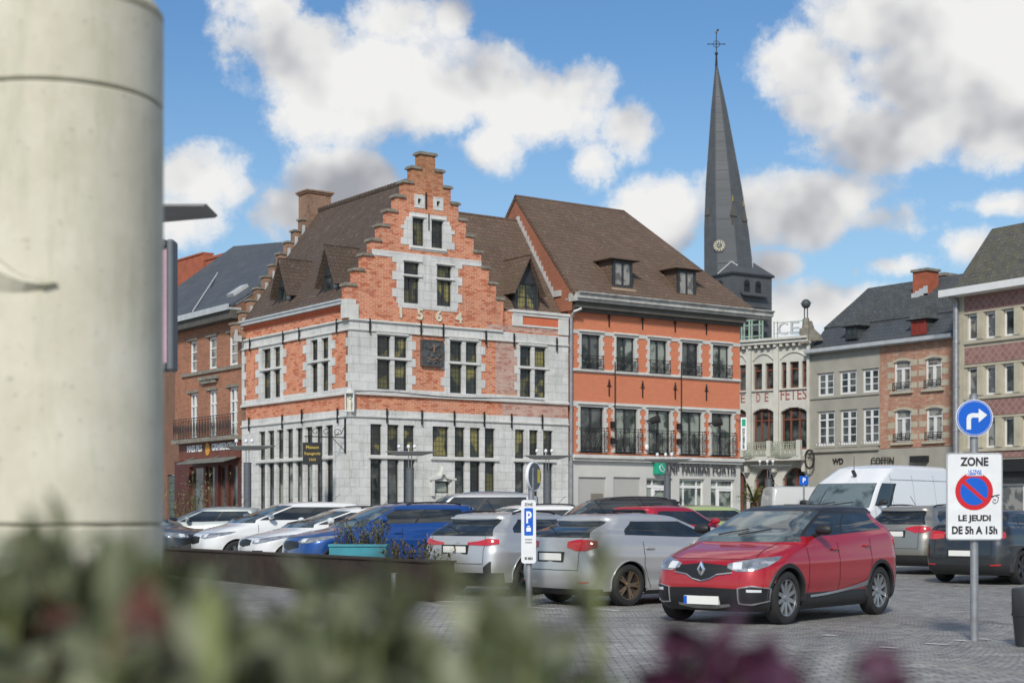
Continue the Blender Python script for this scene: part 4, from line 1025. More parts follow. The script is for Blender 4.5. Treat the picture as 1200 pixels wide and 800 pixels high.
# --- patterned brick building at the right edge
A7=math.atan2(-1.0,.62)
F7=Frame(at(1118.5,68.6),68.6,A7); b7=empty('apartment_building',F7.M); tag(b7,'building with diamond patterned brick bands, beige pilasters and mossy tiled roof at the right edge','apartment building')
X7=lambda px,b=0:F7.x(px,b)
def Z7(px,py,b=0): return F7.z(px,py,b)
W7=11.0
rows=[(Z7(1139,398.5),Z7(1139,368)),(Z7(1139,464),Z7(1139,430.5)),(Z7(1139,525),Z7(1139,491.5))]
p0=X7(1133.2); pt=X7(1154.2)-p0; ow=X7(1146)-p0
hs=[]
for a,b in rows:
    k=0
    while p0+pt*k+ow<W7-.3: hs.append((p0+pt*k,p0+pt*k+ow,a,b)); k+=1
z7e=Z7(1122,349)
z7s=Z7(1139,540)
wall('concrete_wall',b7,F7,0,W7,z7s,z7e,hs,mt['concrete'],0,.26)
for i,h in enumerate(hs): window(b7,F7,h,.10,mt['white'],mt['glass_c'] if i%5 in (0,1) else mt['glass'],nx=1,fw=.08)
# diamond brick panels
m,n,l,b=nt('diamond_brick'); v=flatvec(n,l)
ck=n.new('ShaderNodeTexBrick'); mp=n.new('ShaderNodeMapping'); mp.inputs['Rotation'].default_value=(0,0,R(45)); l.new(v,mp.inputs[0]); l.new(mp.outputs[0],ck.inputs[0]); ck.offset=0; ck.inputs['Scale'].default_value=1; ck.inputs['Brick Width'].default_value=.25; ck.inputs['Row Height'].default_value=.25; ck.inputs['Mortar Size'].default_value=.02
ck.inputs['Color1'].default_value=(.25,.125,.11,1); ck.inputs['Color2'].default_value=(.31,.17,.15,1); ck.inputs['Mortar'].default_value=(.34,.23,.20,1)
t2b=n.new('ShaderNodeTexBrick'); l.new(v,t2b.inputs[0]); t2b.inputs['Scale'].default_value=1; t2b.inputs['Brick Width'].default_value=.22; t2b.inputs['Row Height'].default_value=.07; t2b.inputs['Mortar Size'].default_value=.01
t2b.inputs['Color1'].default_value=(.5,.5,.5,1); t2b.inputs['Color2'].default_value=(.42,.42,.42,1); t2b.inputs['Mortar'].default_value=(.62,.6,.58,1)
l.new(mixc(n,l,.6,ck.outputs['Color'],t2b.outputs['Color'],'OVERLAY'),b.inputs['Base Color']); b.inputs['Roughness'].default_value=.85
dia=m
mb=MB()
bands=[(Z7(1139,366),z7e-.02),(Z7(1139,426.5),Z7(1139,407)),(Z7(1139,488),Z7(1139,470)),(z7s+.1,Z7(1139,529))]
xs_=X7(1131)
for a,c in bands: mb.box(xs_,W7-.2,-.03,0,a,c)
mb.build('patterned_brick_band',dia,b7,F7.M)
mb=MB()
for a,c in rows: mb.box(xs_,W7,-.09,0,a-.16,a-.02); mb.box(xs_,W7,-.06,0,c+.02,c+.1)
k=0
while p0+pt*k<W7-.3:
    for a,c in rows: mb.box(p0+pt*k+ow+.05,p0+pt*(k+1)-.05,-.12,0,a,c)
    k+=1
mb.box(0,xs_-.02,-.04,0,z7s,z7e)
mb.build('pilaster',mt['concrete'],b7,F7.M)
gs=[(1.0,5.0,-.1,2.7),(5.6,9.8,-.1,2.7)]
wall('shopfront_wall',b7,F7,0,W7,-.1,z7s-.5,gs,mt['dark'],-.02,.3)
for h in gs: window(b7,F7,h,.1,mt['white'],mt['glass_c'],nx=3,fw=.08)
mb=MB(); mb.box(.0,W7,-.25,0,z7s-.499,z7s+.02); mb.build('shop_fascia',mt['trim'],b7,F7.M)
mb=MB(); mb.box(-.3,W7,-.62,0,z7e,z7e+.12); mb.box(-.3,W7,-.68,-.62,z7e+.02,z7e+.32); mb.build('gutter',mt['white'],b7,F7.M)
zr7=Z7(1163,268,4.4); xr7=X7(1163,4.4)
mb=MB(); xa7=X7(1117,-.6)
roofpoly(mb,[(xa7,-.6,z7e+.28),(W7,-.6,z7e+.28),(W7,4.4,zr7),(xr7,4.4,zr7)],.14)
roofpoly(mb,[(xa7,9.4,z7e+.28),(W7,9.4,z7e+.28),(W7,4.4,zr7),(xr7,4.4,zr7)],.14)
mb.build('roof',mt['mossroof'],b7,F7.M)
mb=MB(); roofpoly(mb,[(xa7,-.6,z7e+.28),(xr7,4.4,zr7),(xa7,9.4,z7e+.28)],.1); mb.build('slate_hip',mt['slate'],b7,F7.M)
mb=MB(); mb.tube((.22,-.14,0),(.22,-.14,z7e-.2),.13,n=12)
for k in range(5): mb.tube((.22,-.14,1.2+1.9*k),(.22,-.14,1.32+1.9*k),.15,n=12)
mb.path([(.22,-.14,z7e-.2),(.22,-.3,z7e-.05),(.22,-.5,z7e+.05)],.12,10)
mb.build('downpipe',mt['steel'],b7,F7.M)
mb=MB(); mb.box(0,.2,.27,9,0,z7e); mb.box(.2,W7,8.7,9,0,z7e); mb.build('rear_wall',mt['brick_dark'],b7,F7.M)
# ================================================================== FESTIVAL HALL (ivory, between bank and grey house)
rx,ry=F5.w(-.05,.0)
aH=math.atan2(-.61,.79)
t_=(858-CX)/FPX; dx,dy=-math.cos(aH),-math.sin(aH)
hx,hy,WH=leftend(856,rx,ry,dx,dy)
F8=Frame(hx,hy,aH); b8=empty('festival_hall',F8.M); tag(b8,'ivory art nouveau hall with red painted lettering, iron balcony and a globe finial','hall')
X8=lambda px,b=0:F8.x(px,b)
def Z8(px,py,b=0): return F8.z(px,py,b)
z8t=Z8(910,403); z8b=Z8(910,540)
hu8=[(X8(a),X8(b),Z8(908,455.5),Z8(908,425)) for a,b in ((866,874),(883,893),(897,906.4),(915.6,921.6),(925.4,936),(939.6,945))]
z1,z0=Z8(910,478),Z8(910,527)
hf8=[(X8(a),X8(b),z0,z1) for a,b in ((862,875),(882,907.4),(914.8,945.4))]
gd8=[(X8(a),X8(b),-.1,Z8(910,c)) for a,b,c in ((860,875,552),(884,907.6,549),(917,946.6,548))]
def arch_in(x,z):
    for h in hu8:
        if inrect(x,z,h): return False
    for h in hf8+gd8:
        if h[0]<x<h[1] and z<h[3] and z>h[2]:
            w=(h[1]-h[0])/2; xc=(h[0]+h[1])/2; r=.22 if h in hf8 else .6
            e=(abs(x-xc)/w)**2.4
            if z<h[3]-r*e: return False
    return True
mb=MB(); cxx=[0,WH]; czz=[-.1,z8t+.1]
for h in hu8: cxx+=[h[0],h[1]]; czz+=[h[2],h[3]]
for h in hf8+gd8:
    cxx+=[h[0]+(h[1]-h[0])*k/22 for k in range(23)]; czz+=[h[2]]+[h[3]-.8+.05*k for k in range(17)]
cells(mb,cxx,czz,arch_in,0,.3)
mb.build('rendered_wall',mt['white_r'],b8,F8.M)
for h in hu8: window(b8,F8,h,.14,mt['brownwin'],mt['glass'],fw=.07,transom=.74)
for h in hf8+gd8: window(b8,F8,h,.2,mt['brownwin'],mt['glass'],nx=3 if h in hf8 else 2,fw=.1,transom=.72,bar=.05)
mb=MB()
for px in (878.5,910.6,949): 
    x=X8(px)-(.03 if px>940 else 0); w_=.07 if px>940 else .13; mb.box(x-w_,x+w_,-.14,0,z0-.2,z8t-.1); mb.lathe([(.0,0),(.17,.03),(.2,.14),(.14,.24),(.16,.34),(.0,.42)],12,(x,-.06,z8t-.12))
mb.box(0,WH+.1,-.32,0,z8t+.0,z8t+.16); mb.box(0,WH+.1,-.42,0,z8t+.161,z8t+.28)
for k in range(int(WH/.35)): mb.box(.1+.35*k,.24+.35*k,-.26,0,z8t-.16,z8t-.002)
for a,b_1 in ((862,875),(883,907),(915,946)):
    x0,x1=X8(a),X8(b_1); 
    pts=[(x0+(x1-x0)*k/10,-.03,Z8(910,421)+.32*(1-((k-5)/5)**2)) for k in range(11)]; mb.path(pts,.045,6)
    mb.box(x0-.05,x1+.05,-.1,0,Z8(908,457.5),Z8(908,455.6))
mb.build('pilaster_and_cornice',mt['white_r'],b8,F8.M)
zT=Z8(925,464.5)
for t,a,b_1,dz in (('E',868,873,0),('D',886.5,891,.0),('E',896,900.5,0),('FETES',914.5,945,.08)):
    fit(text(t,.5,mt['textred'],b8,tm(F8,X8((a+b_1)/2),-.015,zT+dz),name='painted_lettering',depth=.006),X8(b_1)-X8(a),.42 if t!='FETES' else .55)
# balcony
zb8=Z8(910,540)
mb=MB(); 
for k in range(24):
    a=WH*k/24; c=WH*(k+1)/24; d0=.75+.12*math.cos(k*math.pi/6); mb.box(a,c,-d0,0,zb8,zb8+.2)
for px in (880,912,947): 
    x=X8(px)-.1; mb.prism([(x-.12,zb8-.001),(x+.12,zb8-.001),(x+.08,zb8-.55),(x-.08,zb8-.55)],-.35,-.0); mb.box(x-.11,x+.11,-.86,-.66,zb8+.2,zb8+.98)
mb.build('balcony',mt['white_r'],b8,F8.M)
railing('balcony_railing',b8,F8,.05,WH-.1,-.76,zb8+.2,zb8+.9,plain('verdigris_iron',(.33,.36,.28),.7,var=.3),1,.12,.018)
mb=MB(); x=X8(866.5)+.1; 
# roof sign, green iron frame
z9=z8t+.3; gi=plain('pale_green_iron',(.25,.34,.27),.7,var=.3)
mb=MB(); zt9=Z8(885,374)
for px in (868,871,877,880,889,892.5): mb.tube((X8(px),.1,z9-.02),(X8(px),.1,zt9),.05,n=6)
for zz_ in (z9+.15,zt9-.3,zt9-.05): mb.box(X8(868),X8(893),.06,.14,zz_,zz_+.06)
for px in (906,910,939.6,943): mb.tube((X8(px),.1,z9-.05),(X8(px),.1,Z8(910,376)),.025,n=6)
for py in (397,390,377.5): mb.box(X8(905),X8(944),.09,.12,Z8(920,py),Z8(920,py)+.03)
mb.build('roof_sign_frame',gi,b8,F8.M)
for t,a,b_1 in (('C',912,923),('E',926,936)):
    fit(text(t,.6,mt['neon'],b8,tm(F8,X8((a+b_1)/2),.0,Z8(920,386)),name='neon_letter',depth=.04),X8(b_1)-X8(a),.6)
mb=MB(); x=X8(944.5); zz_=Z8(944,398)
mb.box(x-.2,x+.28,-.3,.2,z8t-.1,Z8(944,385)); mb.lathe([(.3,-.5),(.24,0),(.16,.3),(.14,.55)],10,(x+.04,-.05,Z8(944,386)))
mb.prism([(x+.28,z8t),(x+.9,z8t),(x+.7,z8t+.35),(x+.42,z8t+.6),(x+.28,z8t+1.0)],-.2,.1)
o=mb.build('corner_pedestal',mt['stoned'],b8,F8.M)
mb=MB(); zg=Z8(944,356)
for s in (-.08,.08): mb.tube((x+s,0,Z8(944,378)),(x+s,0,zg),.03,n=6)
mb.ball((x,0,zg),.23,n=14,k=8); mb.box(x-.3,x+.3,-.02,.02,zg+.02,zg+.05); mb.build('globe_finial',plain('dark_bronze',(.06,.07,.07),.6),o,F8.M,smooth=True)
mb=MB(); mb.box(0,.2,.31,8,0,z8t+.2); mb.box(WH-.2,WH,.31,8,0,z8t+.2); mb.box(.2,WH-.2,7.8,8,0,z8t+.2); mb.box(.2,WH-.2,.31,7.8,z8t,z8t+.15); mb.build('rear_block',mt['white_r'],b8,F8.M)
# bank's vertical banner beside the bank's right end
bn=empty('vertical_banner',F2.M); tag(bn,'narrow white vertical banner with a green square at the right end of the bank','banner')
yB=-.0; xB=WB+.25
FB=Frame(*F2.w(WB+.03,-.2),F2.a-R(28)); xa,xb_=FB.x(868),FB.x(874.6)
mb=MB(); mb.box(xa,xb_,-.03,.03,FB.z(870,527),FB.z(870,489)); mb.build('panel',mt['textwhite'],bn,FB.M)
mb=MB(); mb.box(xa+.04,xb_-.04,-.04,-.031,FB.z(870,499),FB.z(870,491)); mb.build('green_square',mt['bankgreen'],bn,FB.M)
fit(text('BNP PARIBAS FORTIS',.12,mt['lettergrey'],bn,tm(FB,(xa+xb_)/2,-.035,FB.z(870,513.5),R(90)),name='banner_lettering',depth=.004,bold=.004),.8,.1)
mb=MB(); mb.tube((xa-.2,0,FB.z(870,490)),(xa,0,FB.z(870,490)),.02,n=6); mb.tube((xa-.2,0,FB.z(870,526)),(xa,0,FB.z(870,526)),.02,n=6); mb.build('bracket',mt['steel'],bn,FB.M)
# ================================================================== CHURCH
D9=200.0; PXM=FPX/D9
cxm=at(861,D9); F9=Frame(cxm,D9,R(38)-math.atan2(cxm,D9)+R(4)); b9=empty('church_tower',F9.M); tag(b9,'slate clad church tower with tall leaning grey spire, gilt clock face and iron cross','church tower')
S=3.28
ze9=hz(327,D9)
mb=MB(); mb.box(-S,S,-S,S,0,ze9-.01); mb.build('tower',mt['spire'],b9,F9.M)
mb=MB(); mb.box(-S-.25,S+.25,-S-.25,S+.25,ze9,ze9+.22); mb.build('eaves',mt['dark'],b9,F9.M)
M9i=F9.M.inverted()
def loc9(px,py): p=Vector((at(px,D9),D9,hz(py,D9))); return M9i@p
apex=loc9(839.5,76); bc=loc9(852,316); bc0=Vector((0,0,ze9+.2))
E=S+.3; cs=[(-E,-E),(E,-E),(E,E),(-E,E)]; top=Vector((bc.x*.5,bc.y*.5,hz(306,D9)))
# spire : eight sided, wide faces on the tower sides
mb=MB(); zb=ze9+.15; r0=3.05; base=[]
for k in range(8):
    t=math.pi/8+k*math.pi/4; base.append(Vector((bc0.x*.3+bc.x*.7+r0*math.cos(t)*1.06,bc0.y*.3+bc.y*.7+r0*math.sin(t)*1.06,zb)))
lv=[]
prof=[(0,1.02),(.23,.90),(.44,.72),(.65,.48),(.79,.32),(1.0,.03)]
cen0=sum(base,Vector())/8
for f,s in prof:
    c=cen0.lerp(apex,f); lv.append([c+Vector((p.x-cen0.x,p.y-cen0.y,0))*s for p in base])
for q in range(len(lv)-1):
    for k in range(8):
        j=(k+1)%8; mb.quad(lv[q][k],lv[q][j],lv[q+1][j],lv[q+1][k])
mb.build('spire',mt['spire'],b9,F9.M)
mb=MB()
for k in range(8):
    if k%2==0:
        pass
for k in range(8): mb.path([lv[0][k],lv[1][k],lv[2][k],lv[3][k],lv[4][k],lv[5][k]],.045,5)
mb.build('ridge_lead',plain('spire_ridge',(.1,.11,.12),.5),b9,F9.M)
# pale leads where the broaches meet the spire
mb=MB(); 
def spire_r(z): 
    f=(z-zb)/(apex.z-zb); fs=[p[0] for p in prof]; ss=[p[1] for p in prof]; return f,float(np.interp(f,fs,ss))
tp=Vector((top.x,top.y,top.z+2.2))
from mathutils.geometry import intersect_line_plane
def onspire(k,z,push=1.02):
    f,s=spire_r(z); c=cen0.lerp(apex,f); return c+Vector((base[k].x-cen0.x,base[k].y-cen0.y,0))*s*push
for k in range(8):
    pass
# the broach pyramid rises until its corners pierce the spire's diagonal faces at the height the photo shows
zhigh=hz(307.5,D9)
def pyr(h):
    A=Vector((cen0.x,cen0.y,h)); out=[]
    for k in range(0,8,2):
        ci=min(range(4),key=lambda q:(Vector((cs[q][0],cs[q][1]))-Vector(((base[k].x+base[(k+1)%8].x)/2,(base[k].y+base[(k+1)%8].y)/2))).length)
        c0=Vector((cs[ci][0],cs[ci][1],ze9+.21)); cp=Vector((cs[ci-1][0],cs[ci-1][1],ze9+.21)); cn=Vector((cs[(ci+1)%4][0],cs[(ci+1)%4][1],ze9+.21))
        a,b_1,c=lv[0][k],lv[0][(k+1)%8],lv[1][k]; nf=(b_1-a).cross(c-a)
        mid=intersect_line_plane(c0,A,a,nf,False)
        n1=(c0-cp).cross(A-cp); n2=(c0-cn).cross(A-cn)
        p1=intersect_line_plane(lv[0][k],lv[1][k],A,n1,False); p2=intersect_line_plane(lv[0][(k+1)%8],lv[1][(k+1)%8],A,n1,False)
        q1=intersect_line_plane(lv[0][k],lv[1][k],A,n2,False); q2=intersect_line_plane(lv[0][(k+1)%8],lv[1][(k+1)%8],A,n2,False)
        L=p1 if p1.z<q1.z else q1; Rr=p2 if p2.z<q2.z else q2
        out.append((L,mid,Rr))
    return A,out
lo,hi=ze9+1.0,ze9+30
for _ in range(40):
    h=(lo+hi)/2; A_p,o3=pyr(h)
    if max(q[1].z for q in o3)<zhigh: lo=h
    else: hi=h
mb=MB()
for k in range(4):
    a=cs[k]; b_1=cs[(k+1)%4]; mb.poly([(a[0],a[1],ze9+.21),(b_1[0],b_1[1],ze9+.21),tuple(A_p)])
for q in range(len(mb.v)): pass
mb.build('broach_roof',mt['spire'],b9,F9.M)
mb=MB()
for L,mid,Rr in o3:
    push=lambda p:p+(Vector((p.x-cen0.x,p.y-cen0.y,0))).normalized()*.05+Vector((0,0,.06))
    mb.path([push(L),push(mid),push(Rr)],.07,6)
mb.build('flashing_lead',mt['zinc'],b9,F9.M)
# cross and finial
mb=MB(); ap=apex
mb.tube(ap-Vector((0,0,1.2)),ap+Vector((0,0,1.3)),.22,.10,8); mb.ball(ap+Vector((0,0,1.4)),.22); mb.tube(ap+Vector((0,0,1.3)),ap+Vector((0,0,4.1)),.06,n=6)
c=ap+Vector((0,0,2.6)); ca,sa=math.cos(-F9.a),math.sin(-F9.a); ux=Vector((ca,sa,0))
mb.tube(c-ux*1.05,c+ux*1.05,.05,n=6)
for k in range(12):
    t=k*math.pi/6; mb.tube(c+ux*.42*math.cos(t)+Vector((0,0,.42*math.sin(t))),c+ux*.42*math.cos(t+.52)+Vector((0,0,.42*math.sin(t+.52))),.04,n=5)
for s in (-1,1): mb.ball(c+ux*s*1.05,.09); 
mb.build('cross',mt['black'],b9,F9.M)
mb=MB(); mb.ball(ap+Vector((0,0,4.15)),.16); mb.prism([(-.1,0),(.25,.05),(.32,.35),(.1,.25)],-.03,.03)
for v in range(len(mb.v)-8,len(mb.v)): mb.v[v]=tuple(Vector((mb.v[v][0]*ca,mb.v[v][0]*sa,mb.v[v][2]))+ap+Vector((0,0,4.2)))
mb.build('weathercock',plain('rusty_gilt',(.25,.13,.06),.6),b9,F9.M)
# clock and lucarnes : placed on the face turned to the square
def face_pt(px,py,k):
    """where the ray through a pixel meets spire face k"""
    o=M9i@Vector((0,0,CAMH)); d=(M9i@Vector((at(px,D9),D9,hz(py,D9))))-o
    a,b_1,c=lv[1][k],lv[1][(k+1)%8],lv[3][k]; nrm=(b_1-a).cross(c-a).normalized()
    p=intersect_line_plane(o,o+d,a,nrm,False)
    if nrm.dot(o-p)<0: nrm=-nrm
    return p,nrm
def facing():
    o=M9i@Vector((0,0,CAMH)); best=[]
    for k in range(8):
        p,nr=lv[1][k].lerp(lv[1][(k+1)%8],.5),None
        a,b_1,c=lv[1][k],lv[1][(k+1)%8],lv[3][k]; nrm=(b_1-a).cross(c-a).normalized()
        if nrm.dot(p-Vector((cen0.x,cen0.y,p.z)))<0: nrm=-nrm
        best.append((nrm.dot((o-p).normalized()),k))
    return [k for _,k in sorted(best,reverse=True)]
fc=facing()
def pick(px,py):
    """spire face that contains this pixel"""
    for k in fc[:4]:
        p,nr=face_pt(px,py,k); f,s=spire_r(p.z)
        a=onspire(k,p.z,1); b_1=onspire((k+1)%8,p.z,1); e=(b_1-a)
        u=(p-a).dot(e)/e.length_squared
        if 0<=u<=1: return p,nr
    return face_pt(px,py,fc[0])
p,nr=pick(843,288)
def orient(p,nr):
    z=nr; x=Vector((0,0,1)).cross(z).normalized(); y=z.cross(x); 
    m=Matrix((x,y,z)).transposed().to_4x4(); m.translation=p; return F9.M@m
Mc=orient(p,nr)
mb=MB(); n=24; mb.tube((0,0,-.05),(0,0,.12),.40,n=24)
o=mb.build('clock_face',mt['dark'],b9,Mc)
mb=MB()
for k in range(12):
    t=2*math.pi*k/12; c_,s_=math.cos(t),math.sin(t)
    a=Vector((c_,s_,0)); q=Vector((-s_,c_,0)); mb.quad(a*.42+q*.05+Vector((0,0,.16)),a*.42-q*.05+Vector((0,0,.16)),a*.62-q*.07+Vector((0,0,.16)),a*.62+q*.07+Vector((0,0,.16)))
for r in (.40,.68):
    for k in range(24):
        t=2*math.pi*k/24; u=2*math.pi*(k+1)/24; mb.tube((r*math.cos(t),r*math.sin(t),.14),(r*math.cos(u),r*math.sin(u),.14),.03,n=4)
mb.tube((-.05,-.1,.16),(.06,.34,.16),.03,n=4); mb.tube((0,0,.16),(-.22,-.12,.16),.03,n=4)
mb.build('clock_numerals',mt['clockc'],o,Mc)
for px,py in ((860,256),(829.5,255),(872.5,262)):
    p,nr=pick(px,py); Ml=orient(p,Vector((nr.x,nr.y,0)).normalized())
    mb=MB(); mb.box(-.28,.28,-.8,.35,-.6,.02); mb.poly([(-.42,.3,.14),(.42,.3,.14),(0,2.2,-.2)]); mb.poly([(-.42,.3,.14),(0,2.2,-.2),(-.42,.3,-.6)]); mb.poly([(.42,.3,.14),(.42,.3,-.6),(0,2.2,-.2)])
    mb.box(-.17,-.09,-.7,.2,.021,.06); mb.box(.09,.17,-.7,.2,.021,.06)
    o=mb.build('lucarne',mt['soffit'],b9,Ml)
    mb=MB(); mb.ball((0,2.3,-.2),.1); mb.tube((0,2.2,-.2),(0,2.9,-.2),.05,.03,6); mb.ball((0,2.6,-.2),.15,.07,.08); mb.build('gilt_finial',mt['gold'],o,Ml)
# belfry louvres on the two visible sides
o_=M9i@Vector((0,0,CAMH))
mb=MB()
for kk in range(2):
    for xx in (-.95,.95):
        if kk==0: mb.box(xx-.45,xx+.45,-S-.06,-S-.0,ze9-2.0,ze9-1.0); mb.tube((xx,-S-.06,ze9-1.0),(xx,-S-.0,ze9-1.0),.45,n=12)
        else: mb.box(-S-.06,-S,xx-.45,xx+.45,ze9-2.0,ze9-1.0); mb.tube((-S-.06,xx,ze9-1.0),(-S,xx,ze9-1.0),.45,n=12)
        if kk==0: mb.box(S,S+.06,xx-.45,xx+.45,ze9-2.0,ze9-1.0)
mb.build('belfry_opening',mt['black'],b9,F9.M)
mb=MB()
def louvre(z):
    for s in (-1,):
        mb.prism([(-S-.75,z-.35),(-S-.7,z-.45),(-S,z),(-S,z+.1)],-2.1,2.1)
    i0=len(mb.v)
    mb.prism([(-S-.75,z-.35),(-S-.7,z-.45),(-S,z),(-S,z+.1)],-2.1,2.1)
    for v in range(i0,len(mb.v)): x,y,zz=mb.v[v]; mb.v[v]=(y,x,zz)
for k in range(5): louvre(ze9-2.2-1.45*k)
mb.build('louvre',mt['slate'],b9,F9.M)
# ================================================================== CARS
def pchip(xs,ys):
    xs=np.array(xs,float); ys=np.array(ys,float); h=np.diff(xs); d=np.diff(ys)/h; m=np.zeros(len(xs))
    for i in range(1,len(xs)-1):
        if d[i-1]*d[i]>0: w1=2*h[i]+h[i-1]; w2=h[i]+2*h[i-1]; m[i]=(w1+w2)/(w1/d[i-1]+w2/d[i])
    m[0],m[-1]=d[0],d[-1]
    def f(x):
        x=min(max(x,xs[0]),xs[-1]); i=min(int(np.searchsorted(xs,x,'right'))-1,len(h)-1); i=max(i,0); t=(x-xs[i])/h[i]
        return float(ys[i]*(1+2*t)*(1-t)**2+m[i]*h[i]*t*(1-t)**2+ys[i+1]*t*t*(3-2*t)+m[i+1]*h[i]*t*t*(t-1))
    return f
class Shell:
    """a car body as a stack of rounded outlines"""
    def __init__(s,p):
        L,W,H=p['L']/2,p['W']/2,p['H']; s.p=p; s.L,s.W,s.H=L,W,H
        hn,hc=p['nose'],p['cowl']; cx=L-p['hood']; rf=cx-p['screen']; rr=-L+p['tail']; rise=p.get('rear_rake',.1)
        zr=p.get('belt_z',hc+.04)
        #      z        xf        xr         w        rf    rr   bf   br
        rows=[(.17,   L-.20,   -L+.22,   W-.10,   .34,  .30, .12, .08),
              (.24,   L-.07,   -L+.08,   W-.04,   .42,  .34, .16, .10),
              (.36,   L-.01,   -L+.02,   W-.015,  .46,  .36, .18, .11),
              (.50,   L,       -L,       W,       .48,  .38, .19, .11),
              (hn-.12,L-.03,   -L+.015,  W,       .50,  .38, .20, .11),
              (hn-.03,L-.09,   -L+.03,   W-.01,   .52,  .38, .20, .11),
              (hn+.03,L-.20,   -L+.045,  W-.015,  .54,  .36, .20, .11),
              (hn+.5*(hc-hn)+.02,L-.20-.42*(L-.20-cx),-L+.06,W-.03,.58,.34,.17,.11),
              (hc,    cx,      -L+.10,   W-.06,   .50,  .32, .12, .10),
              (zr+.035,cx-.08, -L+.14,   W-.105,  .34,  .30, .20, .10),
              (H-.30, cx-.08-(cx-.08-rf)*((H-.30-zr-.03)/(H-.13-zr-.03)), -L+.14+(p['tail']-.14)*((H-.30-zr-.03)/(H-.13-zr-.03)), W-.20,.30,.26,.18,.09),
              (H-.125,rf,      rr,       W-.26,   .28,  .24, .15, .08),
              (H-.06, rf-.20,  rr+.02 if p.get('spoiler',1) else rr+.2, W-.30,   .30,  .24, .12, .07),
              (H-.018,rf-.50,  rr+.35,   W-.42,   .40,  .34, .10, .06),
              (H,     rf-.85,  rr+.75,   W-.66,   .45,  .40, .08, .05)]
        rows.sort(key=lambda r:r[0]); z=[r[0] for r in rows]
        s.f=[pchip(z,[r[k] for r in rows]) for k in range(1,8)]; s.z0,s.z1=z[0],z[-1]; s.zr=zr; s.hc=hc; s.hn=hn
        s.zg0,s.zg1=zr+.04,H-.135; s.rise=p.get('rise',.06); s.c={}
    def prm(s,z):
        k=round(z,5)
        if k not in s.c: s.c[k]=tuple(f(z) for f in s.f)
        return s.c[k]
    def pt(s,u,z):
        xf,xr,w,rf,rr,bf,br=s.prm(z); sg=1 if u>=0 else -1; u=abs(u); bf2=min(rf,.45*w*1.3)*.85; b=min(.8*rf,w*.8); b2=min(.8*rr,w*.8)
        xc=xf-bf*((w-b)/w)**2-rf; xrc=xr+br*((w-b2)/w)**2+rr
        if u<=1: y=u*(w-b); x=xf-bf*(y/w)**2
        elif u<=2: t=(u-1)*math.pi/2; y=(w-b)+b*math.sin(t); x=xc+rf*math.cos(t)
        elif u<=3: v=u-2; x=xc+(xrc-xc)*v; y=w+.018*math.sin(math.pi*v)
        elif u<=4: t=(u-3)*math.pi/2; y=(w-b2)+b2*math.cos(t); x=xrc-rr*math.sin(t)
        else: y=(5-u)*(w-b2); x=xr+br*(y/w)**2
        # crease along the flank, belt rising to the rear
        if 1.3<u<3.7:
            k=math.exp(-((z-s.hn+.04)/.05)**2)*.012-math.exp(-((z-.42)/.09)**2)*.022*math.sin(math.pi*min(max((u-1.3)/2.4,0),1)); y+=k
        f=min(max((z-.6)/(s.zr-.6),0),1) if z<s.zr+.04 else min(max((s.H-.1-z)/(s.H-.1-s.zr-.04),0),1)
        zz=z+s.rise*f*f*(3-2*f)*(-(x)/s.L)*(1 if x<0 else .35)
        return Vector((x,sg*y,zz))
    def nrm(s,u,z):
        e=.004; sg=1 if u>=0 else -1
        a=s.pt(u+e*sg,z)-s.pt(u-e*sg if abs(u)>e else u,z); b=s.pt(u,min(z+e,s.z1))-s.pt(u,max(z-e,s.z0)); n=a.cross(b)
        if n.length<1e-12: return Vector((1,0,0))
        n.normalize(); p=s.pt(u,z)
        if n.dot(Vector((p.x*.3,p.y,max(z-.6,0)+.01)))<0: n=-n
        return n
    def u_at(s,x,z):
        lo,hi=0.0,5.0
        for _ in range(24):
            m=(lo+hi)/2
            if s.pt(m,z).x>x: lo=m
            else: hi=m
        return (lo+hi)/2
    def side(s,x,z,off=0,sg=1):
        u=s.u_at(x,z)*sg; p=s.pt(u,z); 
        if off: p=p+s.nrm(u,z)*off
        return p
def patch(mb,s,cols,off=.006,rows=4,sub=4,mirror=False,m=0,th=.02,thick=True):
    """surface patch: cols = [(u, zlow, zhigh)...] laid on the shell, slightly proud, with a closed edge"""
    fine=[]
    for (u0,a0,b0),(u1,a1,b1) in zip(cols[:-1],cols[1:]):
        for k in range(sub):
            t=k/sub; fine.append((u0+(u1-u0)*t,a0+(a1-a0)*t,b0+(b1-b0)*t))
    fine.append(cols[-1])
    for sg in ((1,-1) if mirror else (1,)):
        G=[]
        for u,a,b in fine:
            G.append([(s.pt(sg*u,a+(b-a)*k/rows)+s.nrm(sg*u,a+(b-a)*k/rows)*off) for k in range(rows+1)])
        for i in range(len(G)-1):
            for k in range(rows):
                q=[G[i][k],G[i+1][k],G[i+1][k+1],G[i][k+1]]
                if sg<0: q.reverse()
                mb.quad(*q,m)
        if thick:
            ring=[(i,0) for i in range(len(G))]+[(len(G)-1,k) for k in range(1,rows+1)]+[(i,rows) for i in range(len(G)-2,-1,-1)]+[(0,k) for k in range(rows-1,0,-1)]
            for a,b in zip(ring,ring[1:]+ring[:1]):
                ua,za=fine[a[0]][0],fine[a[0]][1]+(fine[a[0]][2]-fine[a[0]][1])*a[1]/rows
                ub,zb=fine[b[0]][0],fine[b[0]][1]+(fine[b[0]][2]-fine[b[0]][1])*b[1]/rows
                pa,pb=G[a[0]][a[1]],G[b[0]][b[1]]
                mb.quad(pa,pb,pb-s.nrm(sg*ub,zb)*th,pa-s.nrm(sg*ua,za)*th,m)
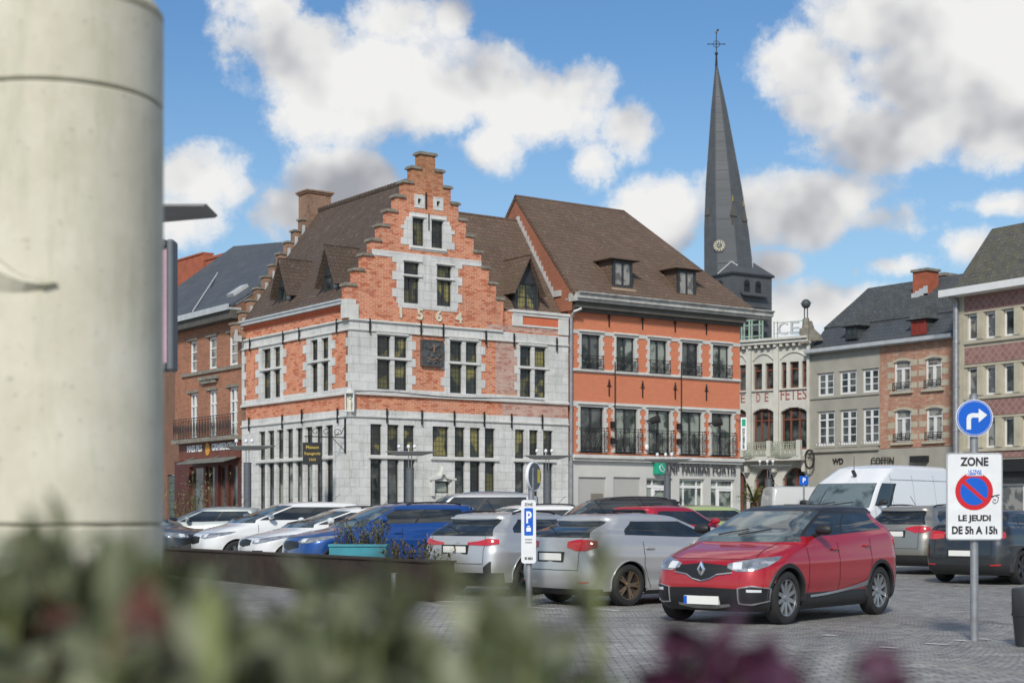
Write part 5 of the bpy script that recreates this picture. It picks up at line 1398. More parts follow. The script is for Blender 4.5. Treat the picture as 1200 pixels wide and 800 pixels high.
def strip(mb,pts,nrms,w,m=0):
    for i in range(len(pts)-1):
        d=(pts[i+1]-pts[i]); 
        if d.length<1e-6: continue
        q=d.normalized().cross(nrms[i]).normalized()*w/2; mb.quad(pts[i]-q,pts[i+1]-q,pts[i+1]+q,pts[i]+q,m)
def wheel(parent,x,y,r,wd,rim,style,sg):
    M=T(x,y,r)
    w=wd/2; mb=MB()
    mb.lathe([(r*.69,-w*.8),(r*.74,-w*.98),(r*.88,-w),(r*.97,-w*.85),(r,-w*.5),(r*.995,0),(r,w*.5),(r*.97,w*.85),(r*.88,w),(r*.74,w*.98),(r*.69,w*.8)],36,axis='y')
    o=mb.build('wheel',mt['rubber'],parent,WM[parent.name]@M,smooth=True)
    mb=MB(); rr=r*.70; yo=sg*w*.72; R1=rr
    mb.lathe([(R1*1.02,sg*w*.9),(R1*1.02,sg*w*.8),(R1*.94,sg*w*.74),(R1*.93,-sg*w*.3)],36,axis='y')
    n=style['n']; tw_=style.get('w',.05)
    for k in range(n):
        a=2*math.pi*k/n
        for da in style.get('pair',(0,)):
            a1=a+da; a0=a+da*style.get('pinch',.3)
            c0=Vector((math.cos(a0),0,math.sin(a0)))*rr*.16; c1=Vector((math.cos(a1),0,math.sin(a1)))*rr*.96
            d=(c1-c0).normalized(); q=Vector((-d.z,0,d.x)); y1=yo; y0=yo-sg*.03
            for (s0,s1) in ((tw_*.62,tw_*.5),):
                P=[c0-q*s0,c0+q*s0,c1+q*s1,c1-q*s1]
                top=[p+Vector((0,y1-sg*.012 if i<2 else y1,0)) for i,p in enumerate(P)]; bot=[p+Vector((0,y0,0)) for p in P]
                mb.poly(top); 
                for i in range(4): mb.quad(top[i],top[(i+1)%4],bot[(i+1)%4],bot[i])
    mb.tube((0,yo-sg*.03,0),(0,yo+sg*.005,0),rr*.22,rr*.19,n=16)
    mb.build('rim',rim,o,WM[o.name])
    mb=MB(); mb.tube((0,-sg*w*.2,0),(0,sg*w*.15,0),rr*.93,n=28)
    mb.build('brake_disc',mt['alloyd'],o,WM[o.name])
    return o
def make_car(p,name,label,cat='car',group='parked cars'):
    s=(VanShell if p.get('van') else Shell)(p); L,W,H=s.L,s.W,s.H; root=empty(name); tag(root,label,cat,group)
    body=p['paint']; roofm=p.get('roof',body); wb=p['wb']/2; off=p.get('woff',0.0); r=p.get('wr',.33); xf_,xr_=off+wb,off-wb; Ra=r+p.get('gap',.045)
    us=[0,.25,.5,.75,1,1.15,1.3,1.45,1.6,1.75,1.9,2.0]
    side=np.linspace(2,3,61)[1:-1]
    gu=p.get('sideu',(1.93,2.95)); bp=p.get('pillars',(2.42,)); pw=.014
    extra=[gu[0],gu[1],p.get('scru',1.75),p.get('rearu',3.65)]+[b+q for b in bp for q in (-pw,pw)]
    us=sorted(set([round(float(u),4) for u in us+list(side)+extra+[3,3.1,3.2,3.35,3.5,3.65,3.8,3.9,4,4.25,4.5,4.75,5]]))
    zs=list(np.linspace(s.z0,s.hn-.12,16))+list(np.linspace(s.hn-.12,s.hc,15))[1:]+[s.hc+.012,s.zr+.035,s.zg0]+list(np.linspace(s.zg0,s.zg1,11))[1:]+[H-.12,H-.10,H-.08,H-.06,H-.045,H-.03,H-.018,H-.01,H-.004,H]
    zs=sorted(set(round(float(z),4) for z in zs)); zs=[z for i,z in enumerate(zs) if i==0 or z-zs[i-1]>.0015]
    clad=p.get('clad',0)
    rear_w0=p.get('rearu',3.65); scr=p.get('scru',1.75)
    zrg0=p.get('rear_z0',s.zg0+.02)
    gz0=s.hc+.012
    def cls(u,z):
        if gz0<=z<=s.zg0 and u<scr: return 'windscreen'
        if gz0<=z<=s.zg0 and u>rear_w0 and not p.get('van'): return 'rear_window'
        if s.zg1<z<H-.10 and u<scr and not p.get('van'): return 'windscreen'
        if p.get('blackpillar') and s.zg0<=z<=s.zg1 and scr<u<gu[0]: return 'trim'
        if clad and z<clad+.07 and 1.9<u<3.3: return 'cladding'
        if s.zg0<=z<=s.zg1:
            if u<scr: return 'windscreen'
            if gu[0]<u<gu[1]:
                for b in bp:
                    if abs(u-b)<pw: return 'trim'
                if p.get('van') and u>bp[0]: return 'body'
                return 'side_window'
            if u>rear_w0 and not p.get('van'): return 'rear_window'
            if p.get('dpillar') and u>gu[1]: return 'trim'
            return 'body'
        if s.zg0-.035<z<s.zg0+.02 and gu[0]-.03<u<gu[1]+.01 and not (p.get('van') and u>bp[0]): return 'trim'
        if z>H-.135: return 'roof'
        if clad and z<clad: return 'cladding'
        if u<1.7 and z<p.get('front_clad',.2): return 'cladding'
        if z<.235: return 'cladding'
        if u>3.2 and z<p.get('rear_clad',.34): return 'cladding'
        return 'body'
    parts={}
    P={}
    def key(u,z,sg): return s.pt(u*sg,z)
    for sg in (1,-1):
        grid=[[s.pt(u*sg,z) for z in zs] for u in us]
        keep=[[True]*len(zs) for _ in us]
        for i,u in enumerate(us):
            if not 1.2<u<3.9: continue
            for j,z in enumerate(zs):
                q=grid[i][j]
                if q.z>.95: continue
                for wx in (xf_,xr_):
                    dx,dz=q.x-wx,q.z-r; d=math.hypot(dx,dz)
                    if d<Ra: keep[i][j]=False; grid[i][j]=(i,j,wx,dx,dz,d)
        # snap the ring of inside vertices that touch outside ones onto the arch
        G=[[None]*len(zs) for _ in us]
        for i in range(len(us)):
            for j in range(len(zs)):
                g=grid[i][j]
                if keep[i][j]: G[i][j]=g; continue
                _,_,wx,dx,dz,d=g
                d=max(d,1e-4); nx,nz=wx+dx/d*Ra,r+dz/d*Ra
                q=s.pt(us[i]*sg,zs[j]); G[i][j]=Vector((nx,q.y,max(nz,s.z0-.0)))
        for i in range(len(us)-1):
            for j in range(len(zs)-1):
                if not (keep[i][j] or keep[i+1][j] or keep[i][j+1] or keep[i+1][j+1]): continue
                c=cls((us[i]+us[i+1])/2,(zs[j]+zs[j+1])/2)
                kk=c+('' if c!='side_window' else ('R' if sg<0 else 'L')+str(sum((us[i]+us[i+1])/2>b for b in bp)))
                mb=parts.setdefault(kk,MB())
                q=[G[i][j],G[i+1][j],G[i+1][j+1],G[i][j+1]]
                if sg<0: q=q[::-1]
                mb.quad(*q)
    # close roof and floor
    mb=parts.setdefault('roof',MB()); topu=[s.pt(u,zs[-1]) for u in us]+[s.pt(-u,zs[-1]) for u in reversed(us[1:-1])]; mb.poly(topu)
    nm={'body':('body',body),'roof':('roof',roofm),'cladding':('bumper_and_sill',mt['trim']),'trim':('window_trim',mt['trim']),'windscreen':('windscreen',p.get('wsmat',mt['cglass2'])),'rear_window':('rear_window',mt['cglass'])}
    bodyo=None
    for k in sorted(parts,key=lambda q:q!='body'):
        mb=parts[k]
        if k.startswith('side_window'): o=mb.build('side_window',mt['cglass'],root,smooth=True)
        else:
            n_,m_=nm[k]; o=mb.build(n_,m_,root,smooth=60)
        if k=='body': bodyo=o
    # chassis and wheel housings
    mb=MB(); mb.box(-L+.3,L-.35,-W+.30,W-.30,.19,.55)
    for wx in (xf_,xr_):
        for sg in (-1,1): mb.lathe([(Ra+.004,sg*(W-.035)),(Ra+.004,sg*(W-.36)),(0.02,sg*(W-.37))],28,(wx,0,r),axis='y',a0=R(-12),a1=R(192))
    mb.build('underbody',mt['black'],root)
    for wx in (xf_,xr_):
        for sg in (1,-1): wheel(root,wx,sg*(W-.115+.005),r,.205,p.get('rim',mt['alloy']),p.get('spokes',{'n':5,'w':.07}),sg)
    # arch trims
    aw=p.get('arch',.018); am=p.get('archmat',body)
    for wx in (xf_,xr_):
        for sg in (1,-1):
            pr=None; mb=MB()
            for k in range(29):
                a=R(-8+196*k/28); row=[]
                for rr_,of in ((Ra-.002,-.03),(Ra,.010),(Ra+aw*.8,.014),(Ra+aw,.0)):
                    x=wx+rr_*math.cos(a); z=r+rr_*math.sin(a); z2=max(z,s.z0+.005)
                    u=s.u_at(x,z2); q=s.pt(u*sg,z2); row.append(Vector((x,q.y+sg*of,z2)))
                if pr:
                    for i in range(3):
                        q=[pr[i],pr[i+1],row[i+1],row[i]]; mb.quad(*(q if sg>0 else q[::-1]))
                pr=row
            mb.build('wheel_arch_trim',am,root,smooth=True)
    # lights
    hn=s.hn
    hl=p.get('head',[(.82,hn-.10,hn-.035),(1.2,hn-.12,hn+.0),(1.6,hn-.08,hn+.035),(1.92,hn-.0,hn+.055)])
    for sg in (1,-1):
        mb=MB(); c2=[(u*sg,a,b) for u,a,b in hl]; patch(mb,s,c2,off=.008,sub=5); o=mb.build('headlight',mt['lamp'],root,smooth=True)
        mb=MB(); um=(hl[0][0]*.45+hl[1][0]*.55); c3=[((um-.0)*sg,hl[1][1]+.03,hl[1][2]-.02),((um+.22)*sg,hl[1][1]+.03,hl[1][2]-.01)]; patch(mb,s,c3,off=.012); mb.build('headlight_reflector',mt['drl'],o)
        tl=p.get('taill',[(4.25,.88,.95),(3.95,.80,.98),(3.45,.80,.98),(3.15,.88,.95)])
        mb=MB(); patch(mb,s,[(u*sg,a,b) for u,a,b in tl],off=.010,sub=5); mb.build('tail_light',p.get('tailmat',mt['rear']),root,smooth=True)
    for cols,m_,nme in p.get('patches',[]):
        of=.009 if nme not in ('daytime_light','chrome_strip') else .017
        for sg in ((1,-1) if cols[0][0]>0.0001 else (1,)):
            mb=MB(); patch(mb,s,[(u*sg,a_,b__) for u,a_,b__ in cols],off=of if cols[0][0]>0 else .007); mb.build(nme,m_,root,smooth=True)
    # plates
    zp=p.get('plate_f',.40); q=s.pt(0,zp)
    mb=MB(); mb.box(q.x-.03,q.x+.022,-.26,.26,zp-.055,zp+.055); o=mb.build('front_plate',mt['plate'],root,bevel=.005)
    mb=MB(); mb.box(q.x+.0221,q.x+.0245,-.26,-.21,zp-.05,zp+.05); mb.build('plate_band',mt['signblue'],o)
    zp=p.get('plate_r',.62); q=s.pt(5,zp)
    mb=MB(); mb.box(q.x-.022,q.x+.03,-.26,.26,zp-.055,zp+.055); mb.build('rear_plate',mt['plate'],root,bevel=.005)
    mb=MB(); mb.box(q.x-.012,q.x+.03,-.30,.30,zp-.08,zp+.08); mb.build('plate_recess',mt['trim'],root)
    # shut lines, handles
    mb=MB(); doors=p.get('doors',((xf_-Ra-.22+.12,),))
    for x0 in p.get('door_x',(xf_-.52,.0,xr_+.30)):
        for sg in (1,-1):
            pts=[];nn=[]
            for k in range(15):
                z=.27+(s.hc-.02-.27)*k/14; x=x0
                if abs(x0-(xr_+.30))<.01: x=x0+max(0,(.62-z))*.45
                u=s.u_at(x,z); pts.append(s.pt(u*sg,z)+s.nrm(u*sg,z)*.003); nn.append(s.nrm(u*sg,z))
            strip(mb,pts,nn,.011)
    for sg in (1,-1):           # bonnet edge, tailgate edge
        pts=[];nn=[]
        for k in range(20):
            z=hn+.02+(s.hc-hn-.02)*k/19; u=1.28*sg; pts.append(s.pt(u,z)+s.nrm(u,z)*.003); nn.append(s.nrm(u,z))
        strip(mb,pts,nn,.010)
        pts=[];nn=[]
        for k in range(14):
            z=.56+(s.hc-.56)*k/13; u=3.98*sg; pts.append(s.pt(u,z)+s.nrm(u,z)*.003); nn.append(s.nrm(u,z))
        if not p.get('van'): strip(mb,pts,nn,.010)
    pts=[];nn=[]
    for k in range(41):
        u=-1.28+2.56*k/40; pts.append(s.pt(u,hn+.02)+s.nrm(u,hn+.02)*.003); nn.append(s.nrm(u,hn+.02))
    strip(mb,pts,nn,.012)
    pts=[];nn=[]
    for u in [3.98+.0+.068*k for k in range(16)]: pts.append(s.pt(u,.56)+s.nrm(u,.56)*.003); nn.append(s.nrm(u,.56))
    strip(mb,pts,nn,.011); strip(mb,[Vector((q.x,-q.y,q.z)) for q in pts],[Vector((q.x,-q.y,q.z)) for q in nn],.011)
    mb.build('shut_line',mt['black'],root)
    mb=MB()
    for x in p.get('handle_x',(-.02+.12,xr_+.42)):
        for sg in (1,-1):
            z=s.zr-.15; q=s.side(x,z,.0,sg); mb.box(q.x-.09,q.x+.09,q.y-.005,q.y+sg*.032,q.z-.014,q.z+.014)
    mb.build('door_handle',p.get('handle',body),root,bevel=.008)
    # mirrors
    for sg in (1,-1):
        q=s.side(s.prm(s.zg0)[0]-.62 if not p.get('van') else s.prm(s.zg0)[0]-.55,s.zg0,0,sg); mb=MB()
        mb.lathe([(0,-.115),(.05,-.10),(.066,-.05),(.07,.02),(.062,.08),(.04,.112),(0,.118)],12,(q.x+.02,q.y+sg*.16,q.z+.085),axis='y'); mb.tube((q.x,q.y-.01*sg,q.z-.0),(q.x+.02,q.y+sg*.09,q.z+.03),.03,n=6)
        mb.build('mirror',p.get('mirror',body),root,smooth=True)
    # wipers and aerial
    mb=MB()
    for a,b in ((-.55,.05),(-.02,.62)):
        pts=[];nn=[]
        for k in range(8):
            t=k/7; u=(a+(b-a)*t)*1.2; z=s.zr+.05+.07*t; pts.append(s.pt(u,z)+s.nrm(u,z)*.015)
        mb.path(pts,.009,5)
    if not p.get('van'):
        q=s.pt(5,s.zg0+.02); mb.path([s.pt(5,s.zg0+.0)+Vector((-.02,0,0)),s.pt(4.5,s.zg0+.08)+Vector((-.015,0,0)),s.pt(4.1,s.zg0+.11)+Vector((-.012,0,0))],.010,5)
    mb.build('wiper',mt['black'],root)
    mb=MB(); tp=s.pt(5,H-.03); mb.tube((tp.x+.35,0,H-.01),(tp.x+.12,0,H+.20),.006,n=5); mb.build('aerial',mt['black'],root)
    if p.get('rails'):
        for sg in (1,-1):
            mb=MB(); x0,x1=s.prm(H-.06)[0]-.35,s.prm(H-.06)[1]+.3; n=10; pts=[]
            for k in range(n+1): 
                x=x0+(x1-x0)*k/n; pts.append(Vector((x,sg*(W-.315),H-.035+.045*math.sin(math.pi*min(max(k/n,.0),1))**.4)))
            mb.path(pts,.018,6); mb.build('roof_rail',p['rails'],root)
    if p.get('spoiler',1) and not p.get('van'):
        mb=MB(); patch(mb,s,[(3.7,H-.135,H-.10),(4.0,H-.14,H-.10),(5.0,H-.15,H-.095)],off=.02,mirror=True,th=.03); 
        for v in range(len(mb.v)): x,y,z=mb.v[v]; mb.v[v]=(x-.05,y,z)
        mb.build('roof_spoiler',p.get('spoilmat',roofm),root,smooth=True)
    return root,s
def gz(y):
    t=min(max((y-26)/18,0),1); return .16*t*t*(3-2*t)
def place(root,x,y,yaw,z=0,s=1):
    z=gz(y)
    root.location=(x,y,z); root.rotation_euler=(0,0,yaw); WM[root.name]=T(x,y,z,yaw); 
def copy_tree(o,parent=None):
    c=o.copy(); COL.objects.link(c)
    if parent is not None: c.parent=parent
    for ch in o.children: copy_tree(ch,c)
    return c
def yaw_to(hx,hy): return math.atan2(hy,hx)
silver=paint('silver_paint',(.55,.55,.54),.5,.34); red=paint('red_paint',(.43,.004,.013),.2,.3); blue=paint('blue_paint',(.01,.075,.30),.4,.28); whitep=paint('white_car_paint',(.76,.76,.74),.0,.3)
beige=paint('beige_paint',(.35,.33,.28),.7,.35); dgrey=paint('dark_grey_car_paint',(.035,.04,.045),.5,.3); blackp=paint('black_car_paint',(.014,.014,.015),.0,.5,coat=.25); greyp=paint('pale_grey_car_paint',(.42,.45,.43),.5,.35); lime=paint('lime_paint',(.40,.47,.2),.2,.35); vanw=paint('van_white_paint',(.82,.82,.81),.0,.35); vang=paint('van_grey_white',(.5,.5,.47),.0,.4); redf=paint('bright_red_paint',(.45,.01,.03),.2,.3)
base=dict(L=4.12,W=1.78,H=1.56,nose=.84,cowl=1.06,hood=.98,screen=.86,tail=.42,wb=2.606,wr=.335,woff=.05)
def P(**k): d=dict(base); d.update(k); return d
hn=.84
# hero : red crossover, front towards the viewer's left
captur=P(wr=.345,blackpillar=1,paint=red,hood=.84,screen=.90,roof=blackp,clad=.33,rise=.10,arch=.055,archmat=mt['trim'],rim=mt['alloy'],spokes={'n':5,'w':.046,'pair':(-.30,.30),'pinch':.9},mirror=mt['trim'],handle=red,dpillar=False,rear_clad=.45,front_clad=.47,
  head=[(.74,.735,.79),(1.0,.69,.825),(1.3,.695,.865),(1.58,.76,.885),(1.74,.84,.893)],
  taill=[(4.2,.93,.99),(3.9,.86,1.03),(3.5,.88,1.03),(3.2,.94,.98)],plate_f=.315,
  patches=[([(-.86,.68,.765),(-.45,.655,.78),(-.25,.60,.79),(0,.575,.80),(.25,.60,.79),(.45,.655,.78),(.86,.68,.765)],mt['black'],'grille'),
           ([(-.98,.30,.47),(0,.28,.485),(.98,.30,.47)],mt['black'],'lower_grille'),
           ([(1.08,.30,.47),(1.3,.285,.495),(1.66,.33,.465)],mt['black'],'fog_lamp_recess'),
           ([(1.02,.472,.486),(1.3,.500,.514),(1.68,.47,.484)],mt['chrome'],'chrome_strip'),
           ([(1.02,.28,.295),(1.3,.27,.285),(1.70,.315,.33)],mt['chrome'],'chrome_strip'),
           ([(1.0,.285,.48),(1.035,.285,.482)],mt['chrome'],'chrome_strip'),([(1.68,.32,.48),(1.71,.33,.475)],mt['chrome'],'chrome_strip'),
           ([(1.2,.43,.465),(1.5,.43,.46)],mt['drl'],'daytime_light'),
           ([(-.75,.245,.275),(-.3,.21,.25),(.3,.21,.25),(.75,.245,.275)],mt['alloy'],'skid_plate')])
red_car,sh=make_car(captur,'parked_car','red crossover with black roof parked nose to the left in front of the silver hatchback')
# diamond emblem
q=sh.pt(0,.715); mb=MB()
D=[(0,.105),(.062,0),(0,-.105),(-.062,0)]; d2=[(0,.055),(.026,0),(0,-.055),(-.026,0)]
for i in range(4):
    j=(i+1)%4; a,b_,c,d=D[i],D[j],d2[j],d2[i]; f=lambda t,o: (q.x+o,t[0],q.z+t[1])
    mb.quad(f(a,.02),f(b_,.02),f(c,.032),f(d,.032)); mb.quad(f(a,0),f(b_,0),f(b_,.02),f(a,.02)); mb.quad(f(d,.032),f(c,.032),f(c,.0),f(d,.0))
mb.build('diamond_emblem',mt['chrome'],red_car,WM[red_car.name]@T(0,0,0))
mb=MB()   # chrome line that frames the grille
pts=[sh.pt(u,z)+sh.nrm(u,z)*.014 for u,z in ((-.87,.672),(-.45,.645),(-.25,.59),(0,.565),(.25,.59),(.45,.645),(.87,.672))]; mb.path(pts,.009,6)
mb.build('grille_surround',mt['chrome'],red_car)
mb=MB()
for sg in (1,-1):
    pr=None
    for k in range(12):
        x=.78-1.65*k/11; z=.33+.11*(k/11)**1.5; a=sh.side(x,z,.012,sg); b_=sh.side(x,z+.03+.05*(k/11)**3,.012,sg)
        if pr: mb.quad(pr[0],a,b_,pr[1])
        pr=(a,b_)
mb.build('door_strip',mt['alloy'],red_car)
def gp(px,py): return gpt(px,py)
def place_wheels(root,p,A,Bp,front_left=True,z=0):
    """put the car so that two wheels of the visible side stand on the ground points A (front) and B (rear)"""
    ax,ay=A; bx,by=Bp; yaw=math.atan2(ay-by,ax-bx); mx,my=(ax+bx)/2,(ay+by)/2
    W_=p['W']/2-.11; sg=1 if front_left else -1            # +1: left flank seen
    nx,ny=-math.sin(yaw)*sg,math.cos(yaw)*sg
    off=p.get('woff',0)
    x=mx-nx*W_-math.cos(yaw)*off; y=my-ny*W_-math.sin(yaw)*off
    place(root,x,y,yaw,z)
def wheels_from(px_f,py_f,px_r,wb):
    """front wheel at a ground pixel; rear wheel at column px_r, wb behind (farther root)"""
    ax,ay=gpt(px_f,py_f); t=(px_r-CX)/FPX
    A=1+t*t; Bq=-2*(ax*t+ay); C=ax*ax+ay*ay-wb*wb; disc=max(Bq*Bq-4*A*C,0)
    return (ax,ay),[((-Bq+s_*math.sqrt(disc))/(2*A)) for s_ in (1,-1)],t
a,ys,t=wheels_from(916,731,1024,2.606); place_wheels(red_car,captur,a,(t*ys[0],ys[0]))
# silver hatchback, tail towards the viewer
hatch=P(L=4.42,W=1.80,H=1.44,nose=.80,cowl=.98,hood=1.12,screen=.86,tail=.62,wb=2.73,wr=.325,woff=.03,paint=silver,rim=mt['bronze'],spokes={'n':5,'w':.032,'pair':(-.13,.13),'pinch':.6},rise=.07,sideu=(1.93,2.84),pillars=(2.36,2.8),front_clad=.3,
  taill=[(4.42,.86,.93),(4.1,.82,.965),(3.75,.82,.965),(3.38,.87,.95)],rear_clad=.27,plate_r=.76,plate_f=.38,
  patches=[([(4.02,.36,.385),(3.9,.36,.385),(3.6,.37,.395)],mt['rear'],'reflector'),([(-.9,.55,.72),(0,.5,.76),(.9,.55,.72)],mt['black'],'grille')])
car2,_=make_car(hatch,'parked_car','silver hatchback with bronze wheels seen from behind beside the red crossover')
a,ys,t=wheels_from(733,709.5,874,2.73)   # rear wheel first
rx,ry=a; place_wheels(car2,hatch,(t*ys[0],ys[0]),a,front_left=False)
est=P(L=4.71,W=1.83,H=1.45,nose=.80,cowl=.99,hood=1.30,screen=.82,tail=.55,wb=2.85,wr=.335,woff=-.02,paint=silver,rim=mt['alloyd'],spokes={'n':5,'w':.05},rise=.03,sideu=(1.93,2.93),pillars=(2.33,2.68),rails=mt['trim'],rear_clad=.42,plate_r=.80,
  taill=[(4.55,.86,.90),(4.2,.855,.92),(3.85,.85,.96),(3.42,.88,.95)],tailmat=mt['rear'],plate_f=.38,
  patches=[([(3.95,.34,.50),(3.72,.26,.60),(3.66,.26,.60)],mt['trim'],'bumper_vent')])
car3,_=make_car(est,'parked_car','silver estate car with black roof rails seen from behind, left of the parking sign')
a=gpt(613,698); ys=wheels_from(613,698,727,2.85); place_wheels(car3,est,(ys[2]*ys[1][0],ys[1][0]),a,front_left=False)
def put_car(spec,label,pxc,d,yawdeg,z=0,name='parked_car',cat='car'):
    c,s=make_car(spec,name,label,cat); x=at(pxc,d); place(c,x,d,R(yawdeg),gz(d)); return c,s
sm={'n':7,'w':.05}
suv=P(L=4.25,W=1.80,H=1.60,nose=.90,cowl=1.10,hood=1.0,screen=.8,tail=.36,wb=2.61,paint=blue,clad=.32,arch=.045,archmat=mt['trim'],rails=mt['trim'],mirror=blue,
  patches=[([(-.85,.70,.82),(0,.64,.84),(.85,.70,.82)],mt['black'],'grille'),([(1.05,.50,.56),(1.6,.50,.55)],mt['drl'],'fog_lamp'),([(-.9,.42,.58),(0,.42,.58),(.9,.42,.58)],mt['black'],'lower_grille')])
c,_=put_car(suv,'blue crossover parked behind the turquoise planter',452,32.8,207,.06)
mpv=P(L=4.40,W=1.82,H=1.60,nose=.84,cowl=1.08,hood=.92,screen=1.05,tail=.35,wb=2.68,paint=whitep,mirror=mt['chrome'],patches=[([(-.7,.62,.76),(0,.58,.78),(.7,.62,.76)],mt['black'],'grille')])
w2=P(L=4.28,W=1.80,H=1.50,nose=.82,cowl=1.03,hood=1.0,screen=1.0,tail=.45,wb=2.61,paint=whitep,rails=mt['trim'],head=[(.9,.70,.76),(1.2,.69,.80),(1.6,.74,.86),(1.95,.83,.90)],patches=[([(-.75,.66,.77),(0,.62,.80),(.75,.66,.77)],mt['black'],'grille'),([(1.0,.45,.55),(1.5,.45,.55)],mt['black'],'fog_lamp_recess')])
put_car(w2,'white hatchback parked between the blue crossover and another white car',392,35.5,207,.08)
put_car(mpv,'white people carrier with chromed mirror, second from the left in the row',330,38.5,207,.08)
sg_=P(L=4.1,W=1.72,H=1.47,nose=.80,cowl=.98,hood=.95,screen=.8,tail=.55,paint=greyp,wb=2.5)
put_car(sg_,'pale grey hatchback farthest left, in front of the cafe',240,43,188,.15)
dk=P(L=4.3,W=1.78,H=1.46,nose=.84,cowl=1.0,paint=dgrey,wb=2.6)
put_car(dk,'dark green grey car half hidden behind the round stone column',156,39,-28,.05)
dob=P(L=4.4,W=1.83,H=1.86,nose=.95,cowl=1.2,hood=.8,screen=.75,tail=.18,wb=2.75,paint=silver,rails=mt['chrome'],spoiler=0)
put_car(dob,'tall silver van-like car with roof bars parked against the stepped gable house',545,44,187,.16)
wh2=P(L=4.3,W=1.8,H=1.53,paint=whitep,wb=2.6,rails=mt['trim'])
put_car(wh2,'white car of which only the roof shows behind the silver estate',600,38.5,200,.16)
blk=P(L=4.6,W=1.86,H=1.70,nose=.95,cowl=1.12,hood=1.15,screen=.8,tail=.4,wb=2.75,wr=.36,paint=blackp,rails=mt['trim'])
put_car(blk,'black sport utility car parked behind the two silver cars',700,38.2,188,.14)
rd=P(L=4.1,W=1.76,H=1.52,nose=.84,cowl=1.0,hood=1.0,screen=.8,tail=.5,paint=redf,wb=2.55,spoilmat=blackp)
put_car(rd,'bright red hatchback seen from behind in the far row before the bank',790,36.5,42,.14)
lm=P(L=3.8,W=1.68,H=1.50,nose=.84,cowl=1.0,hood=.8,screen=.8,tail=.3,paint=lime,wb=2.4)
put_car(lm,'small lime green car tucked behind the roof of the red crossover',846,41,25,.10)
# right hand cars
be=P(L=4.56,W=1.82,H=1.52,nose=.82,cowl=1.02,hood=1.1,screen=.85,tail=.45,wb=2.65,paint=beige,rails=mt['trim'],rear_clad=.42,plate_r=.88,sideu=(1.93,2.93),pillars=(2.33,2.66),
   taill=[(4.5,.93,.96),(4.15,.87,1.0),(3.8,.87,1.0),(3.42,.92,.98)])
c,_=make_car(be,'parked_car','beige estate car seen from behind between the red crossover and the no parking sign'); a=gpt(1098,675); ys=wheels_from(1098,675,1165,2.65); place_wheels(c,be,(ys[2]*ys[1][0],ys[1][0]),a,front_left=False)
place(c,10.03,36.6,R(45),.0)
gf=P(L=4.26,W=1.80,H=1.47,nose=.80,cowl=1.0,hood=1.1,screen=.82,tail=.5,wb=2.63,paint=dgrey,rim=mt['alloyd'],rear_clad=.38,plate_r=.60,sideu=(1.93,2.9),pillars=(2.4,2.78),
   taill=[(4.35,.86,.96),(4.1,.84,.985),(3.75,.84,.985),(3.42,.87,.96)],patches=[([(4.02,.36,.385),(3.6,.37,.395)],mt['rear'],'reflector')])
c,_=make_car(gf,'parked_car','dark grey hatchback seen from behind at the right edge behind the no parking sign'); a=gpt(1185,686); place(c,10.28,32.6,R(47),0)
# white delivery van
vn=P(L=6.0,W=2.05,H=2.52,nose=1.08,cowl=1.34,hood=.78,screen=.72,tail=.10,wb=3.66,wr=.35,woff=.12,paint=vanw,van=True,belt_z=1.38,rise=0,sideu=(1.9,2.9),pillars=(2.16,),spoiler=0,mirror=mt['trim'],door_x=(1.75,.85,-.45),handle_x=(.95,-.3),head=[(.9,.84,.98),(1.2,.82,1.04),(1.7,.86,1.08),(1.9,.95,1.06)],plate_f=.48,
   patches=[([(-.8,.62,.92),(0,.6,.94),(.8,.62,.92)],mt['black'],'grille')])
def van_shell_fix(spec):
    return spec
# taller roof above the screen : the shell keeps its glass low
class VanShell(Shell):
    def __init__(s,p):
        Shell.__init__(s,p); L,W,H=s.L,s.W,s.H; cx=L-p['hood']
        rows=[(.20,L-.16,-L+.10,W-.08,.34,.12,.12,.02),(.40,L-.01,-L+.01,W-.01,.42,.12,.18,.02),(.8,L-.0,-L,W,.42,.12,.2,.02),(1.02,L-.06,-L,W,.44,.12,.2,.02),
          (1.12,L-.16,-L,W,.46,.12,.2,.02),(1.24,L-.42,-L,W-.01,.46,.12,.16,.02),(1.34,cx,-L,W-.02,.42,.12,.12,.02),(1.42,cx-.07,-L+.01,W-.03,.34,.12,.16,.02),
          (1.99,cx-.60,-L+.03,W-.11,.32,.12,.18,.02),(2.2,cx-.92,-L+.05,W-.15,.34,.14,.2,.02),(2.36,cx-1.28,-L+.07,W-.2,.4,.16,.2,.02),(2.46,cx-1.7,-L+.1,W-.27,.5,.2,.16,.02),(2.50,cx-2.0,-L+.2,W-.37,.5,.3,.1,.02),(H,cx-2.3,-L+.5,W-.6,.45,.3,.08,.02)]
        z=[r[0] for r in rows]; s.f=[pchip(z,[r[k] for r in rows]) for k in range(1,8)]; s.z0,s.z1=z[0],z[-1]; s.zg0,s.zg1=1.42,2.0; s.c={}; s.zr=1.38; s.hn=1.02; s.hc=1.34
def make_van(p,name,label,cat): return make_car(p,name,label,cat)
vn['sideu']=(1.95,2.9); vn['pillars']=(2.17,); vn['scru']=1.6; vn['rearu']=3.65
van,vs=make_van(vn,'delivery_van','large white delivery van with a black mirror parked behind the red crossover','van')
place(van,10.15,44.4,R(229),-.02); van.scale=(1.05,1.05,1.05)
mb=MB()
